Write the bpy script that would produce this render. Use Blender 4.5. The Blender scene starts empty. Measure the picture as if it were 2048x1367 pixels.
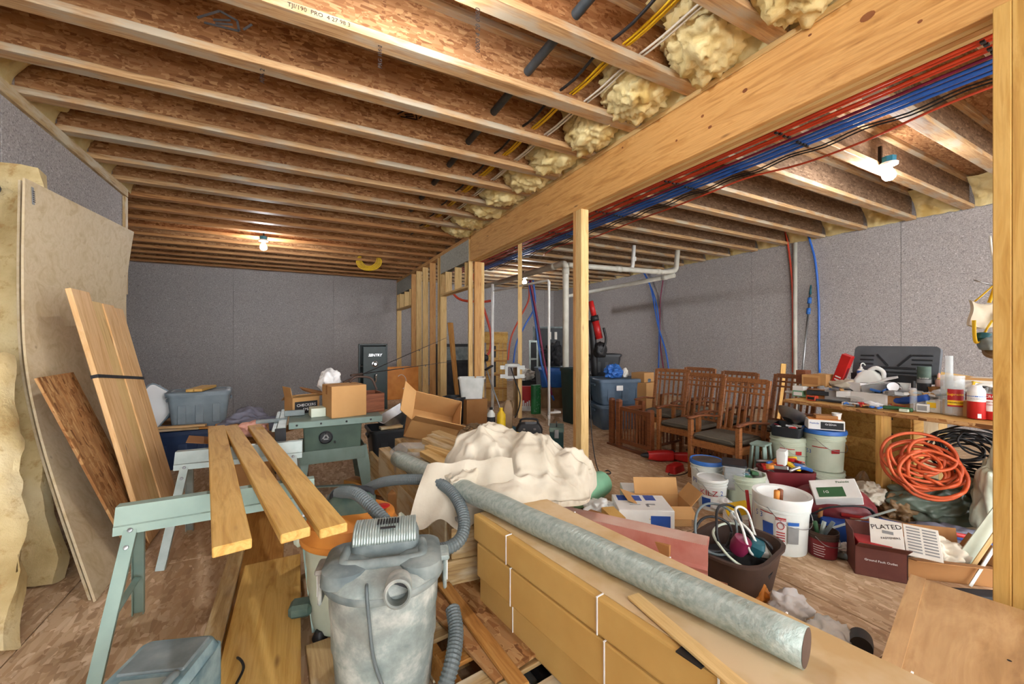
import bpy, bmesh, math, random
from math import sin, cos, pi, radians, sqrt, atan2
from mathutils import Vector, Matrix, Euler, noise as mnoise

# ------------------------------------------------------------------ camera, world, exposure
SC = bpy.context.scene
COL = SC.collection
F, CX, CY, H = 809.0, 1024.0, 683.5, 1.4          # focal length in pixels of the 2048x1367 frame, camera height
YAW = radians(27.7)
cam_data = bpy.data.cameras.new('camera')
cam_data.sensor_fit = 'HORIZONTAL'; cam_data.sensor_width = 36.0
cam_data.lens = F / 2048 * 36.0
cam_data.clip_start = 0.02; cam_data.clip_end = 100
cam = bpy.data.objects.new('camera', cam_data); COL.objects.link(cam)
cam.location = (0, 0, H); cam.rotation_euler = (pi / 2, 0, -YAW)
SC.camera = cam
world = bpy.data.worlds.new('world'); SC.world = world; world.use_nodes = True
world.node_tree.nodes['Background'].inputs[0].default_value = (0.98, 0.99, 1.0, 1)
world.node_tree.nodes['Background'].inputs[1].default_value = 2.2
SC.view_settings.view_transform = 'Standard'; SC.view_settings.look = 'None'
SC.view_settings.gamma = 1.0; SC.view_settings.use_curve_mapping = False
SC.view_settings.exposure = 1.9
SC.cycles.max_bounces = 8; SC.cycles.diffuse_bounces = 4; SC.cycles.adaptive_threshold = 0.15
BULB_STRENGTH = 150.0

# ------------------------------------------------------------------ pixel -> place
FWD = Vector((sin(YAW), cos(YAW), 0)); RGT = Vector((cos(YAW), -sin(YAW), 0)); CAM = Vector((0, 0, H))
def ray(u, v):
    return FWD + RGT * ((u - CX) / F) + Vector((0, 0, (CY - v) / F))
def g(u, v, z=0.0):                    # the point at height z seen at that pixel
    r = ray(u, v); return CAM + r * ((z - H) / r.z)
def onx(u, v, X):                      # ... on the plane x = X
    r = ray(u, v); return CAM + r * (X / r.x)
def ony(u, v, Y):
    r = ray(u, v); return CAM + r * (Y / r.y)
def at(u, v, t):                       # ... at forward distance t
    return CAM + ray(u, v) * t
def depth(p): return FWD.dot(Vector(p) - CAM)
def zat(p, v): return H + (CY - v) / F * depth(p)   # height of the pixel row v above/below the point p

# ------------------------------------------------------------------ materials
def lin(c):
    o = []
    for x in c[:3]:
        x = x / 255.0
        o.append(x / 12.92 if x <= 0.04045 else ((x + 0.055) / 1.055) ** 2.4)
    return (o[0], o[1], o[2], 1.0)
MATS = {}
class NT:
    def __init__(s, name):
        s.m = bpy.data.materials.new(name); s.m.use_nodes = True
        s.t = s.m.node_tree; s.b = s.t.nodes['Principled BSDF']; MATS[name] = s.m
    def n(s, kind, **kw):
        nd = s.t.nodes.new(kind)
        for k, v in kw.items():
            if k.startswith('_'): setattr(nd, k[1:], v)
            else: nd.inputs[k.replace('_', ' ')].default_value = v
        return nd
    def l(s, a, b): s.t.links.new(a, b)
    def coords(s, scale=(1, 1, 1), rot=(0, 0, 0), rnd=True):
        tc = s.n('ShaderNodeTexCoord'); mp = s.n('ShaderNodeMapping')
        mp.inputs['Scale'].default_value = scale; mp.inputs['Rotation'].default_value = rot
        if rnd:
            oi = s.n('ShaderNodeObjectInfo'); vm = s.n('ShaderNodeVectorMath', _operation='MULTIPLY')
            s.l(oi.outputs['Random'], vm.inputs[0]); vm.inputs[1].default_value = (37.0, 23.0, 51.0)
            ad = s.n('ShaderNodeVectorMath', _operation='ADD')
            s.l(tc.outputs['Object'], ad.inputs[0]); s.l(vm.outputs[0], ad.inputs[1])
            s.l(ad.outputs[0], mp.inputs['Vector'])
        else:
            s.l(tc.outputs['Object'], mp.inputs['Vector'])
        return mp.outputs[0]
    def noise(s, vec, scale, detail=3, rough=0.55, dist=0.0):
        nd = s.n('ShaderNodeTexNoise', Scale=scale, Detail=detail, Roughness=rough, Distortion=dist)
        s.l(vec, nd.inputs['Vector']); return nd.outputs['Fac']
    def ramp(s, fac, stops):
        r = s.n('ShaderNodeValToRGB'); e = r.color_ramp.elements
        while len(e) < len(stops): e.new(0.5)
        for k, (p, c) in enumerate(stops):
            e[k].position = p; e[k].color = c if len(c) == 4 else lin(c)
        s.l(fac, r.inputs[0]); return r.outputs[0]
    def mix(s, fac, a, b, mode='MIX'):
        m = s.n('ShaderNodeMix', _data_type='RGBA', _blend_type=mode)
        for val, i in ((fac, 0), (a, 6), (b, 7)):
            if hasattr(val, 'links') or hasattr(val, 'is_linked'): s.l(val, m.inputs[i])
            else: m.inputs[i].default_value = val
        return m.outputs[2]
    def bump(s, hgt, strength=0.3, dist=0.01):
        b = s.n('ShaderNodeBump', Strength=strength, Distance=dist)
        s.l(hgt, b.inputs['Height']); s.l(b.outputs[0], s.b.inputs['Normal'])
    def out(s, color, rough=0.6, metal=0.0, spec=0.4):
        if hasattr(color, 'links') or hasattr(color, 'is_linked'): s.l(color, s.b.inputs['Base Color'])
        else: s.b.inputs['Base Color'].default_value = color
        s.b.inputs['Roughness'].default_value = rough; s.b.inputs['Metallic'].default_value = metal
        s.b.inputs['Specular IOR Level'].default_value = spec
        return s.m
def plain(name, c, c2=None, rough=0.55, metal=0.0, scale=6.0, bump=0.0, bscale=40.0, spec=0.4, stretch=(1, 1, 1), lo=0.35, hi=0.7, bdist=0.01):
    s = NT(name)
    if c2 is None: c2 = tuple(x * 0.86 for x in c)
    v = s.coords(stretch)
    f = s.noise(v, scale, 4)
    s.out(s.ramp(f, [(lo, c), (hi, c2)]), rough, metal, spec)
    if bump: s.bump(s.noise(v, bscale, 4), bump, bdist)
    return s.m
def wood(name, c1, c2, dark, knots=0.6, grain=1.0, stain=None, rough=0.6):
    s = NT(name)
    v = s.coords((0.9, 11 * grain, 11 * grain))
    a = s.noise(v, 2.2, 5, 0.6, 1.2)
    col = s.ramp(a, [(0.25, dark), (0.42, c2), (0.55, c1), (0.72, c2)])
    v2 = s.coords((2.0, 60 * grain, 60 * grain))
    fine = s.noise(v2, 2.0, 2)
    col = s.mix(s.ramp(fine, [(0.42, (0, 0, 0, 1)), (0.75, (0.30, 0.30, 0.30, 1))]), col, lin(dark))
    if stain:
        v3 = s.coords((1.2, 4, 4)); st = s.noise(v3, 2.0, 4)
        col = s.mix(s.ramp(st, [(0.46, (0, 0, 0, 1)), (0.62, (0.85, 0.85, 0.85, 1))]), col, lin(stain))
    if knots:
        vk = s.coords((1.3, 4.5, 4.5)); vo = s.n('ShaderNodeTexVoronoi', Scale=1.3)
        s.l(vk, vo.inputs['Vector'])
        kf = s.ramp(vo.outputs['Distance'], [(0.02, (knots,) * 3 + (1,)), (0.085, (0, 0, 0, 1))])
        col = s.mix(kf, col, lin((96, 56, 26)))
    s.out(col, rough); s.bump(fine, 0.12, 0.004)
    return s.m
def osb(name, cols, scale=1.0, stamp=None, axis=(0, 0, 0), rough=0.75):
    # strands lying every which way: three layers of stretched cells, one picked per patch
    s = NT(name); layers = []
    for k, ang in enumerate((0.15, 0.85, -0.7)):
        v = s.coords((9 * scale, 42 * scale, 42 * scale), (ang * axis[0], ang * axis[1], ang * axis[2]), rnd=True)
        vo = s.n('ShaderNodeTexVoronoi', Scale=1.0); s.l(v, vo.inputs['Vector'])
        sp = s.n('ShaderNodeSeparateColor'); s.l(vo.outputs['Color'], sp.inputs[0]); layers.append(sp.outputs[0])
    pv = s.coords((7 * scale, 7 * scale, 7 * scale)); n = s.noise(pv, 1.4, 2)
    n2 = s.noise(s.coords((5 * scale, 5 * scale, 5 * scale), (0.3, 0.2, 0.5)), 1.7, 2)
    step = lambda x, t: s.ramp(x, [(t - 0.01, (0, 0, 0, 1)), (t + 0.01, (1, 1, 1, 1))])
    r = s.mix(step(n, 0.47), layers[0], layers[1]); r = s.mix(step(n2, 0.56), r, layers[2])
    k = len(cols)
    col = s.ramp(r, [(i / (k - 1) * 0.9 + 0.05, c) for i, c in enumerate(cols)])
    big = s.noise(s.coords((1.1, 1.1, 1.1)), 1.0, 2)
    col = s.mix(s.ramp(big, [(0.35, (0, 0, 0, 1)), (0.7, (0.35, 0.35, 0.35, 1))]), col, lin(cols[0]))
    s.out(col, rough, 0, 0.25); s.bump(r, 0.25, 0.003)
    return s.m
def glass(name, c, alpha=0.35, rough=0.15):
    s = NT(name); s.out(lin(c), rough, 0, 0.5); s.b.inputs['Alpha'].default_value = alpha
    return s.m
def emit(name, c, strength):
    s = NT(name); s.out(lin(c), 0.5)
    s.b.inputs['Emission Color'].default_value = lin(c); s.b.inputs['Emission Strength'].default_value = strength
    return s.m

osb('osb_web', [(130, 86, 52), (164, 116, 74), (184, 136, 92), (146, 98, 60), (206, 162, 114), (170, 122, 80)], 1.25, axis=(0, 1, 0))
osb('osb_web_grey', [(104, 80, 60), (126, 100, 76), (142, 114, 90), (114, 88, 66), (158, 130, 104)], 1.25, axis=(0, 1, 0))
osb('osb_floor', [(170, 140, 108), (190, 160, 124), (206, 178, 144), (174, 142, 108), (226, 202, 170), (188, 156, 120)], 1.0, axis=(0, 0, 1))
osb('osb_sheet', [(112, 72, 38), (168, 118, 70), (190, 146, 96), (140, 94, 54), (204, 164, 112), (160, 112, 66)], 1.0, axis=(0, 0, 1))
osb('osb_grey', [(150, 150, 140), (172, 172, 160), (186, 186, 172), (160, 158, 146)], 1.2, axis=(0, 1, 0))
wood('flange', (200, 164, 118), (178, 138, 94), (132, 94, 58), 0.25, 1.4, stain=(178, 168, 148))
wood('flange_red', (198, 146, 92), (174, 120, 70), (124, 80, 44), 0.35, 1.2)
wood('fir_beam', (222, 172, 104), (206, 152, 84), (168, 118, 62), 0.75, 0.8)
wood('spruce', (224, 192, 132), (210, 174, 112), (180, 140, 84), 0.5, 1.0)
wood('spruce_red', (206, 158, 96), (190, 138, 78), (148, 98, 52), 0.6, 1.0)
wood('pine', (228, 190, 138), (214, 170, 114), (184, 134, 82), 0.75, 0.7)
wood('pine_board', (216, 176, 100), (202, 158, 80), (168, 122, 56), 0.6, 0.8)
wood('stained_board', (190, 140, 74), (172, 118, 54), (132, 84, 36), 0.65, 0.9)
wood('old_board', (196, 168, 120), (172, 142, 94), (132, 100, 60), 0.4, 0.9, stain=(206, 196, 170))
wood('plywood_pale', (212, 196, 164), (202, 184, 148), (186, 164, 124), 0.5, 0.35)
wood('plywood_tan', (196, 158, 108), (182, 142, 92), (150, 110, 68), 0.55, 0.4)
wood('mission_oak', (124, 72, 40), (104, 56, 28), (74, 38, 18), 0.0, 1.4, rough=0.4)
wood('mission_oak_light', (152, 98, 54), (130, 78, 40), (92, 52, 26), 0.0, 1.4, rough=0.4)
wood('bench_wood', (214, 170, 92), (198, 150, 76), (160, 112, 50), 0.3, 0.8)
wood('crate_wood', (140, 84, 54), (118, 66, 40), (84, 44, 26), 0.4, 1.0)

# ------------------------------------------------------------------ shapes
MW = {}
def mesh_of(verts, faces, smooth=False, name='shape'):
    me = bpy.data.meshes.new(name); me.from_pydata([tuple(v) for v in verts], [], faces); me.validate(); me.update()
    if smooth: me.polygons.foreach_set('use_smooth', [True] * len(me.polygons))
    return me
def bm_mesh(bm, smooth=False, name='shape'):
    bmesh.ops.recalc_face_normals(bm, faces=bm.faces)
    me = bpy.data.meshes.new(name); bm.to_mesh(me); bm.free()
    if smooth: me.polygons.foreach_set('use_smooth', [True] * len(me.polygons))
    return me
def _bm_box(bm, sx, sy, sz, c=(0, 0, 0), M=None):
    r = bmesh.ops.create_cube(bm, size=1.0)['verts']
    bmesh.ops.scale(bm, vec=(sx, sy, sz), verts=r); bmesh.ops.translate(bm, vec=c, verts=r)
    if M is not None: bmesh.ops.transform(bm, matrix=M, verts=r)
    return r
def box(sx, sy, sz, bev=0.0, c=(0, 0, 0)):
    bm = bmesh.new(); _bm_box(bm, sx, sy, sz, c)
    if bev: bmesh.ops.bevel(bm, geom=list(bm.edges), offset=bev, segments=1 if bev < 0.006 else 2, affect='EDGES', profile=0.6)
    return bm_mesh(bm)
def boxes(lst, bev=0.0):               # pieces of one rigid part: (sx, sy, sz, centre)
    bm = bmesh.new()
    for sx, sy, sz, c in lst: _bm_box(bm, sx, sy, sz, c)
    if bev: bmesh.ops.bevel(bm, geom=list(bm.edges), offset=bev, segments=1, affect='EDGES')
    return bm_mesh(bm)
def lathe(prof, n=32, smooth=True, a0=0.0, a1=2 * pi):
    full = abs(a1 - a0 - 2 * pi) < 1e-6; vs, fs = [], []
    cnt = n if full else n + 1
    for r, z in prof:
        for k in range(cnt):
            a = a0 + (a1 - a0) * k / n; vs.append((r * cos(a), r * sin(a), z))
    for i in range(len(prof) - 1):
        for k in range(n):
            k2 = (k + 1) % cnt
            fs.append((i * cnt + k, i * cnt + k2, (i + 1) * cnt + k2, (i + 1) * cnt + k))
    if full:
        if prof[0][0] > 1e-5: fs.append(tuple(reversed(range(cnt))))
        if prof[-1][0] > 1e-5: fs.append(tuple(range((len(prof) - 1) * cnt, len(prof) * cnt)))
    bm = bmesh.new(); vv = [bm.verts.new(v) for v in vs]
    for f in fs:
        try: bm.faces.new([vv[i] for i in f])
        except ValueError: pass
    bmesh.ops.remove_doubles(bm, verts=bm.verts, dist=1e-5)
    me = bm_mesh(bm, smooth)
    if smooth: sharp(me)
    return me
def sharp(me, ang=35):
    try: me.set_sharp_from_angle(angle=radians(ang))
    except Exception: pass
def cyl(r0, r1, h, n=20): return lathe([(r0, 0), (r1, h)], n)
def catmull(pts, sub=6, closed=False):
    P = [Vector(p) for p in pts]; out = []; n = len(P)
    if n < 3: return P
    for i in range(n if closed else n - 1):
        if closed: a, b, c, d = P[(i - 1) % n], P[i], P[(i + 1) % n], P[(i + 2) % n]
        else: a, b, c, d = P[max(i - 1, 0)], P[i], P[i + 1], P[min(i + 2, n - 1)]
        for k in range(sub):
            t = k / sub
            out.append(0.5 * ((2 * b) + (c - a) * t + (2 * a - 5 * b + 4 * c - d) * t * t + (3 * b - a - 3 * c + d) * t ** 3))
    if not closed: out.append(P[-1])
    return out
def tube(pts, r, n=8, sub=6, closed=False, flat=1.0, rib=0.0):
    path = catmull(pts, sub, closed) if sub else [Vector(p) for p in pts]
    if rib:                                 # resample for a corrugated hose
        L = [0.0]
        for a, b in zip(path, path[1:]): L.append(L[-1] + (b - a).length)
        m = max(4, int(L[-1] / rib)); res = []; j = 0
        for k in range(m + 1):
            s = L[-1] * k / m
            while j < len(L) - 2 and L[j + 1] < s: j += 1
            tt = (s - L[j]) / max(L[j + 1] - L[j], 1e-9); res.append(path[j].lerp(path[j + 1], min(max(tt, 0), 1)))
        path = res
    N = len(path); vs, fs = [], []
    t0 = (path[1] - path[0]).normalized()
    up = Vector((0, 0, 1)) if abs(t0.z) < 0.9 else Vector((1, 0, 0))
    nrm = (up - t0 * up.dot(t0)).normalized()
    for i, p in enumerate(path):
        if closed: t = (path[(i + 1) % N] - path[i - 1])
        else: t = path[min(i + 1, N - 1)] - path[max(i - 1, 0)]
        t = t.normalized() if t.length > 1e-9 else t0
        nrm = (nrm - t * nrm.dot(t)); nrm = nrm.normalized() if nrm.length > 1e-6 else up
        bn = t.cross(nrm)
        rr = r[min(int(i * len(r) / N), len(r) - 1)] if isinstance(r, (list, tuple)) else r
        if rib: rr = rr * (1.0 if i % 2 else 0.86)
        for k in range(n):
            a = 2 * pi * k / n; vs.append(p + nrm * (cos(a) * rr * flat) + bn * (sin(a) * rr))
    for i in range(N if closed else N - 1):
        j = (i + 1) % N
        for k in range(n):
            k2 = (k + 1) % n; fs.append((i * n + k, i * n + k2, j * n + k2, j * n + k))
    if not closed: fs.append(tuple(reversed(range(n)))); fs.append(tuple(range((N - 1) * n, N * n)))
    return mesh_of(vs, fs, smooth=not rib)
def prism(poly, h, z0=0.0, bev=0.0):   # outline in xy, extruded in z
    bm = bmesh.new(); lo = [bm.verts.new((x, y, z0)) for x, y in poly]; hi = [bm.verts.new((x, y, z0 + h)) for x, y in poly]
    n = len(poly); bm.faces.new(list(reversed(lo))); bm.faces.new(hi)
    for k in range(n): bm.faces.new((lo[k], lo[(k + 1) % n], hi[(k + 1) % n], hi[k]))
    bmesh.ops.recalc_face_normals(bm, faces=bm.faces)
    if bev: bmesh.ops.bevel(bm, geom=list(bm.edges), offset=bev, segments=1, affect='EDGES')
    return bm_mesh(bm)
def rloop(hx, hy, r, z, n=4):
    r = min(r, hx * 0.999, hy * 0.999); out = []
    for cx, cy, a in ((hx - r, hy - r, 0), (-hx + r, hy - r, pi / 2), (-hx + r, -hy + r, pi), (hx - r, -hy + r, 3 * pi / 2)):
        for k in range(n + 1):
            b = a + pi / 2 * k / n; out.append((cx + r * cos(b), cy + r * sin(b), z))
    return out
def loft(loops, cap0=True, cap1=True, smooth=True, ang=35):
    n = len(loops[0]); vs = [v for lp in loops for v in lp]; fs = []
    for i in range(len(loops) - 1):
        for k in range(n):
            k2 = (k + 1) % n; fs.append((i * n + k, i * n + k2, (i + 1) * n + k2, (i + 1) * n + k))
    if cap0: fs.append(tuple(reversed(range(n))))
    if cap1: fs.append(tuple(range((len(loops) - 1) * n, len(loops) * n)))
    me = mesh_of(vs, fs, smooth)
    bm = bmesh.new(); bm.from_mesh(me); bmesh.ops.recalc_face_normals(bm, faces=bm.faces); bm.to_mesh(me); bm.free()
    if smooth:
        me.polygons.foreach_set('use_smooth', [True] * len(me.polygons)); sharp(me, ang)
    return me
def rbox(hx, hy, h, r, taper=1.0): return loft([rloop(hx, hy, r, 0), rloop(hx * taper, hy * taper, r, h)])
def tub(hx, hy, h, r, taper=0.86, th=0.006, lip=0.018, depth=0.9):   # open container, narrower at the foot
    L = []
    for k in range(5):
        s = taper + (1 - taper) * k / 4; L.append(rloop(hx * s, hy * s, r * s, h * k / 4 * 0.94))
    L.append(rloop(hx + lip, hy + lip, r + lip, h * 0.94)); L.append(rloop(hx + lip, hy + lip, r + lip, h))
    L.append(rloop(hx - th, hy - th, max(r - th, .004), h))
    s = 1 - (1 - taper) * depth; L.append(rloop(hx * s - th, hy * s - th, max(r * s - th, .004), h * (1 - depth)))
    return loft(L)
def grid(fn, nu, nv, thick=0.0, smooth=True):
    vs = [fn(i / nu, j / nv) for j in range(nv + 1) for i in range(nu + 1)]; w = nu + 1
    fs = [(j * w + i, j * w + i + 1, (j + 1) * w + i + 1, (j + 1) * w + i) for j in range(nv) for i in range(nu)]
    me = mesh_of(vs, fs, smooth)
    if thick:
        bm = bmesh.new(); bm.from_mesh(me); bmesh.ops.recalc_face_normals(bm, faces=bm.faces)
        bmesh.ops.solidify(bm, geom=list(bm.faces), thickness=thick); bm.to_mesh(me); bm.free()
        if smooth: me.polygons.foreach_set('use_smooth', [True] * len(me.polygons)); sharp(me, 50)
    return me
def fbm(p, f=1.0, o=3, seed=0.0):
    v = 0.0; a = 1.0; q = Vector(p) * f + Vector((seed, seed * 1.7, -seed))
    for _ in range(o): v += a * mnoise.noise(q); q = q * 2.03; a *= 0.5
    return v
def ridge(p, f=1.0, o=3, seed=0.0):
    v = 0.0; a = 1.0; q = Vector(p) * f + Vector((seed, seed * 1.7, -seed))
    for _ in range(o): v += a * (0.5 - abs(mnoise.noise(q))); q = q * 2.1; a *= 0.5
    return v
def blob(rx, ry, rz, amp=0.2, freq=2.0, seed=1.0, sub=4, floor=0.0, fold=0.0, top=None):
    # a crumpled lump resting on z = 0 (amp: soft lumps, fold: sharp creases)
    bm = bmesh.new(); bmesh.ops.create_icosphere(bm, subdivisions=sub, radius=1.0)
    for v in bm.verts:
        p = v.co.copy(); k = 1 + amp * fbm(p, freq, 3, seed) + fold * (ridge(p, freq * 1.2, 2, seed + 9) - 0.45)
        q = p * k; z = q.z * rz + rz * 0.75
        if z < floor: z = floor + (z - floor) * 0.04
        if top is not None and z > top: z = top + (z - top) * 0.2
        v.co = (q.x * rx, q.y * ry, z)
    lowest = min(v.co.z for v in bm.verts)
    for v in bm.verts: v.co.z -= lowest
    bmesh.ops.smooth_vert(bm, verts=bm.verts, factor=0.4, use_axis_x=True, use_axis_y=True, use_axis_z=True)
    me = bm_mesh(bm, True); return me
def open_box(sx, sy, sz, th=0.004, flaps=(0, 0, 0, 0), fl=None):
    # cardboard: floor, four walls and a flap on each upper edge, leaning out by the angle (deg) from level
    fl = fl or min(sx, sy) * 0.48; L = []
    bm = bmesh.new()
    _bm_box(bm, sx, sy, th, (0, 0, th / 2))
    for s in (-1, 1):
        _bm_box(bm, sx, th, sz, (0, s * (sy - th) / 2, sz / 2)); _bm_box(bm, th, sy, sz, (s * (sx - th) / 2, 0, sz / 2))
    for k, (ax, ay) in enumerate(((0, -1), (1, 0), (0, 1), (-1, 0))):
        if flaps[k] is None: continue
        a = radians(flaps[k]); w = sx if ax == 0 else sy
        M = Matrix.Translation((ax * sx / 2, ay * sy / 2, sz)) @ Matrix.Rotation(atan2(ay, ax), 4, 'Z') @ Matrix.Rotation(-a, 4, 'Y')
        _bm_box(bm, fl, w * 0.985, th, (fl / 2, 0, 0), M)
    return bm_mesh(bm)
def arc_patch(r, z0, z1, a0, a1, n=10, r1=None):
    r1 = r if r1 is None else r1
    vs = []; fs = []
    for k in range(n + 1):
        a = a0 + (a1 - a0) * k / n; vs += [(r * cos(a), r * sin(a), z0), (r1 * cos(a), r1 * sin(a), z1)]
    for k in range(n): fs.append((2 * k, 2 * k + 2, 2 * k + 3, 2 * k + 1))
    return mesh_of(vs, fs, True)

# ------------------------------------------------------------------ objects
def obj(name, me, mat, parent=None, W=None, L=None, label=None, kind=None):
    o = bpy.data.objects.new(name, me); COL.objects.link(o)
    if mat is not None:
        if len(me.materials) == 0: me.materials.append(MATS[mat])
        elif me.materials[0] is not MATS[mat]:
            o.material_slots[0].link = 'OBJECT'; o.material_slots[0].material = MATS[mat]
    P = MW[parent.name] if parent is not None else Matrix.Identity(4)
    if isinstance(L, (tuple, Vector)): L = Matrix.Translation(L)
    if isinstance(W, (tuple, Vector)): W = Matrix.Translation(W)
    if W is None: W = P @ (L if L is not None else Matrix.Identity(4))
    if parent is not None:
        o.parent = parent; o.matrix_basis = P.inverted() @ W
    else: o.matrix_basis = W
    MW[o.name] = W.copy()
    if label: o['label'] = label
    if kind: o['kind'] = kind
    return o
def tag(o, label, cat, group=None):
    o['label'] = label; o['category'] = cat
    if group: o['group'] = group
    return o
def thing(name, label, cat, loc=(0, 0, 0), rz=0.0, group=None, M=None):
    o = bpy.data.objects.new(name, None); COL.objects.link(o); o.empty_display_size = 0.05
    W = M.copy() if M is not None else Matrix.Translation(loc) @ Matrix.Rotation(rz, 4, 'Z')
    o.matrix_basis = W; MW[o.name] = W
    return tag(o, label, cat, group)
def dup(root, W, label=None, group=None):
    r = root.copy(); COL.objects.link(r); r.matrix_basis = W; MW[r.name] = W.copy()
    if label: r['label'] = label
    if group: r['group'] = group
    for ch in [c for c in bpy.data.objects if c.parent is root]:
        c = ch.copy(); COL.objects.link(c); c.parent = r; MW[c.name] = W @ c.matrix_basis
        for gr in [q for q in bpy.data.objects if q.parent is ch]:
            d = gr.copy(); COL.objects.link(d); d.parent = c
    return r
def TR(loc, rz=0.0, rx=0.0, ry=0.0):
    return Matrix.Translation(loc) @ Matrix.Rotation(rz, 4, 'Z') @ Matrix.Rotation(ry, 4, 'Y') @ Matrix.Rotation(rx, 4, 'X')
def frame(p0, p1, up=(0, 0, 1)):       # x from p0 to p1, z towards up, origin halfway
    p0 = Vector(p0); p1 = Vector(p1); x = (p1 - p0).normalized(); u = Vector(up)
    z = (u - x * u.dot(x)); z = z.normalized() if z.length > 1e-6 else Vector((0, 1, 0)); y = z.cross(x)
    M = Matrix((x, y, z)).transposed().to_4x4(); M.translation = (p0 + p1) / 2
    return M
def frame3(o, ex, ey):                 # origin, direction of x, rough direction of y
    x = Vector(ex).normalized(); y = Vector(ey); y = (y - x * y.dot(x)).normalized(); z = x.cross(y)
    M = Matrix((x, y, z)).transposed().to_4x4(); M.translation = Vector(o); return M
def board(name, p0, p1, w, t, mat, parent=None, up=(0, 0, 1), bev=0.003, label=None):
    L = (Vector(p1) - Vector(p0)).length
    return obj(name, box(L, w, t, min(bev, t * 0.3)), mat, parent, W=frame(p0, p1, up), label=label)
def text(name, s, size, mat, parent, W=None, L=None, bend=None, ext=0.0004, sx=1.0, align='CENTER', shear=0.0):
    cu = bpy.data.curves.new('t', 'FONT'); cu.body = s; cu.size = size; cu.align_x = align; cu.align_y = 'CENTER'; cu.extrude = 0 if bend else ext
    cu.resolution_u = 2; cu.shear = shear
    to = bpy.data.objects.new('t', cu); me = bpy.data.meshes.new_from_object(to)
    bpy.data.objects.remove(to); bpy.data.curves.remove(cu); me.name = 'letters'
    for v in me.vertices:
        x = v.co.x * sx
        if bend: v.co = (bend[0] * cos(bend[1] + x / bend[0]), bend[0] * sin(bend[1] + x / bend[0]), v.co.y + bend[2])
        else: v.co.x = x
    me.materials.clear()
    return obj(name, me, mat, parent, W=W, L=L)
RX90 = Matrix.Rotation(pi / 2, 4, 'X')

# ------------------------------------------------------------------ the room
s = NT('grey_wall'); v = s.coords((1, 1, 1), rnd=False)
a = s.noise(v, 70, 3, 0.7); b_ = s.noise(v, 38, 2, 0.6); c_ = s.noise(v, 0.7, 3)
col = s.ramp(a, [(0.32, (112, 109, 110)), (0.45, (168, 163, 160)), (0.58, (175, 170, 167)), (0.68, (210, 208, 208))])
col = s.mix(s.ramp(b_, [(0.66, (0, 0, 0, 1)), (0.72, (0.8, 0.8, 0.8, 1))]), col, lin((222, 220, 220)))
col = s.mix(s.ramp(c_, [(0.3, (0, 0, 0, 1)), (0.75, (0.22, 0.22, 0.22, 1))]), col, lin((142, 138, 140)))
s.out(col, 0.85, 0, 0.2); s.bump(a, 0.3, 0.006)
s = NT('foam'); v = s.coords((1, 1, 1))
a = s.noise(v, 26, 4, 0.6); b_ = s.noise(v, 3.0, 3)
col = s.ramp(b_, [(0.3, (214, 192, 126)), (0.5, (226, 210, 156)), (0.7, (204, 174, 104))])
s.out(col, 0.6, 0, 0.3); s.bump(a, 0.5, 0.012)
plain('foam_pale', (222, 216, 178), (206, 196, 150), 0.7, scale=9, bump=0.6, bscale=30)
plain('nail', (60, 50, 44), rough=0.5, metal=0.6)
plain('black', (26, 26, 28), (40, 40, 42), 0.5)
plain('black_soft', (34, 35, 38), (52, 53, 56), 0.8)
plain('crate_wood_knot', (150, 92, 48), (112, 62, 30), 0.6)
plain('ink', (20, 16, 14), (34, 26, 22), 0.8)

ZJ, ZB, XB = 3.33, 2.845, 2.70          # underside of joists, underside of beam, face of the beam
YB, XR, XL, YL, YF, XFL = 12.95, 8.6, -1.95, 6.8, -4.6, -5.2
JD, FT, FW = 0.42, 0.052, 0.122         # joist depth, flange thickness, flange width
def slab(name, x0, x1, y0, y1, z0, z1, mat, parent=None, bev=0):
    return obj(name, box(x1 - x0, y1 - y0, z1 - z0, bev), mat, parent, W=((x0 + x1) / 2, (y0 + y1) / 2, (z0 + z1) / 2))
PX, PY, PZ = 0.9, 8.8, -0.95           # the far left bay is a step lower: the deck stops at x < PX, y > PY
floor = obj('floor', boxes([(XR - XFL + 0.6, PY - YF, 0.12, ((XR + XFL) / 2, (PY + YF) / 2, -0.08)), (XR + 0.3 - PX, YB + 0.3 - PY, 0.12, ((XR + 0.3 + PX) / 2, (YB + 0.3 + PY) / 2, -0.08))]), 'osb_floor'); floor['kind'] = 'structure'
plain('slab_grey', (128, 126, 124), (110, 108, 106), 0.9, scale=3)
lowf = slab('floor_lower', XFL - 0.3, PX + 0.3, PY - 0.3, YB + 0.3, PZ - 0.1, PZ, 'slab_grey'); lowf['kind'] = 'structure'
for nm, q in (('wall_step_front', (XFL - 0.2, PX, PY - 0.25, PY - 0.13)), ('wall_step_right', (PX + 0.02, PX + 0.14, PY - 0.13, YB))):
    slab(nm, q[0], q[1], q[2], q[3], PZ, -0.14, 'grey_wall')['kind'] = 'structure'
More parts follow.
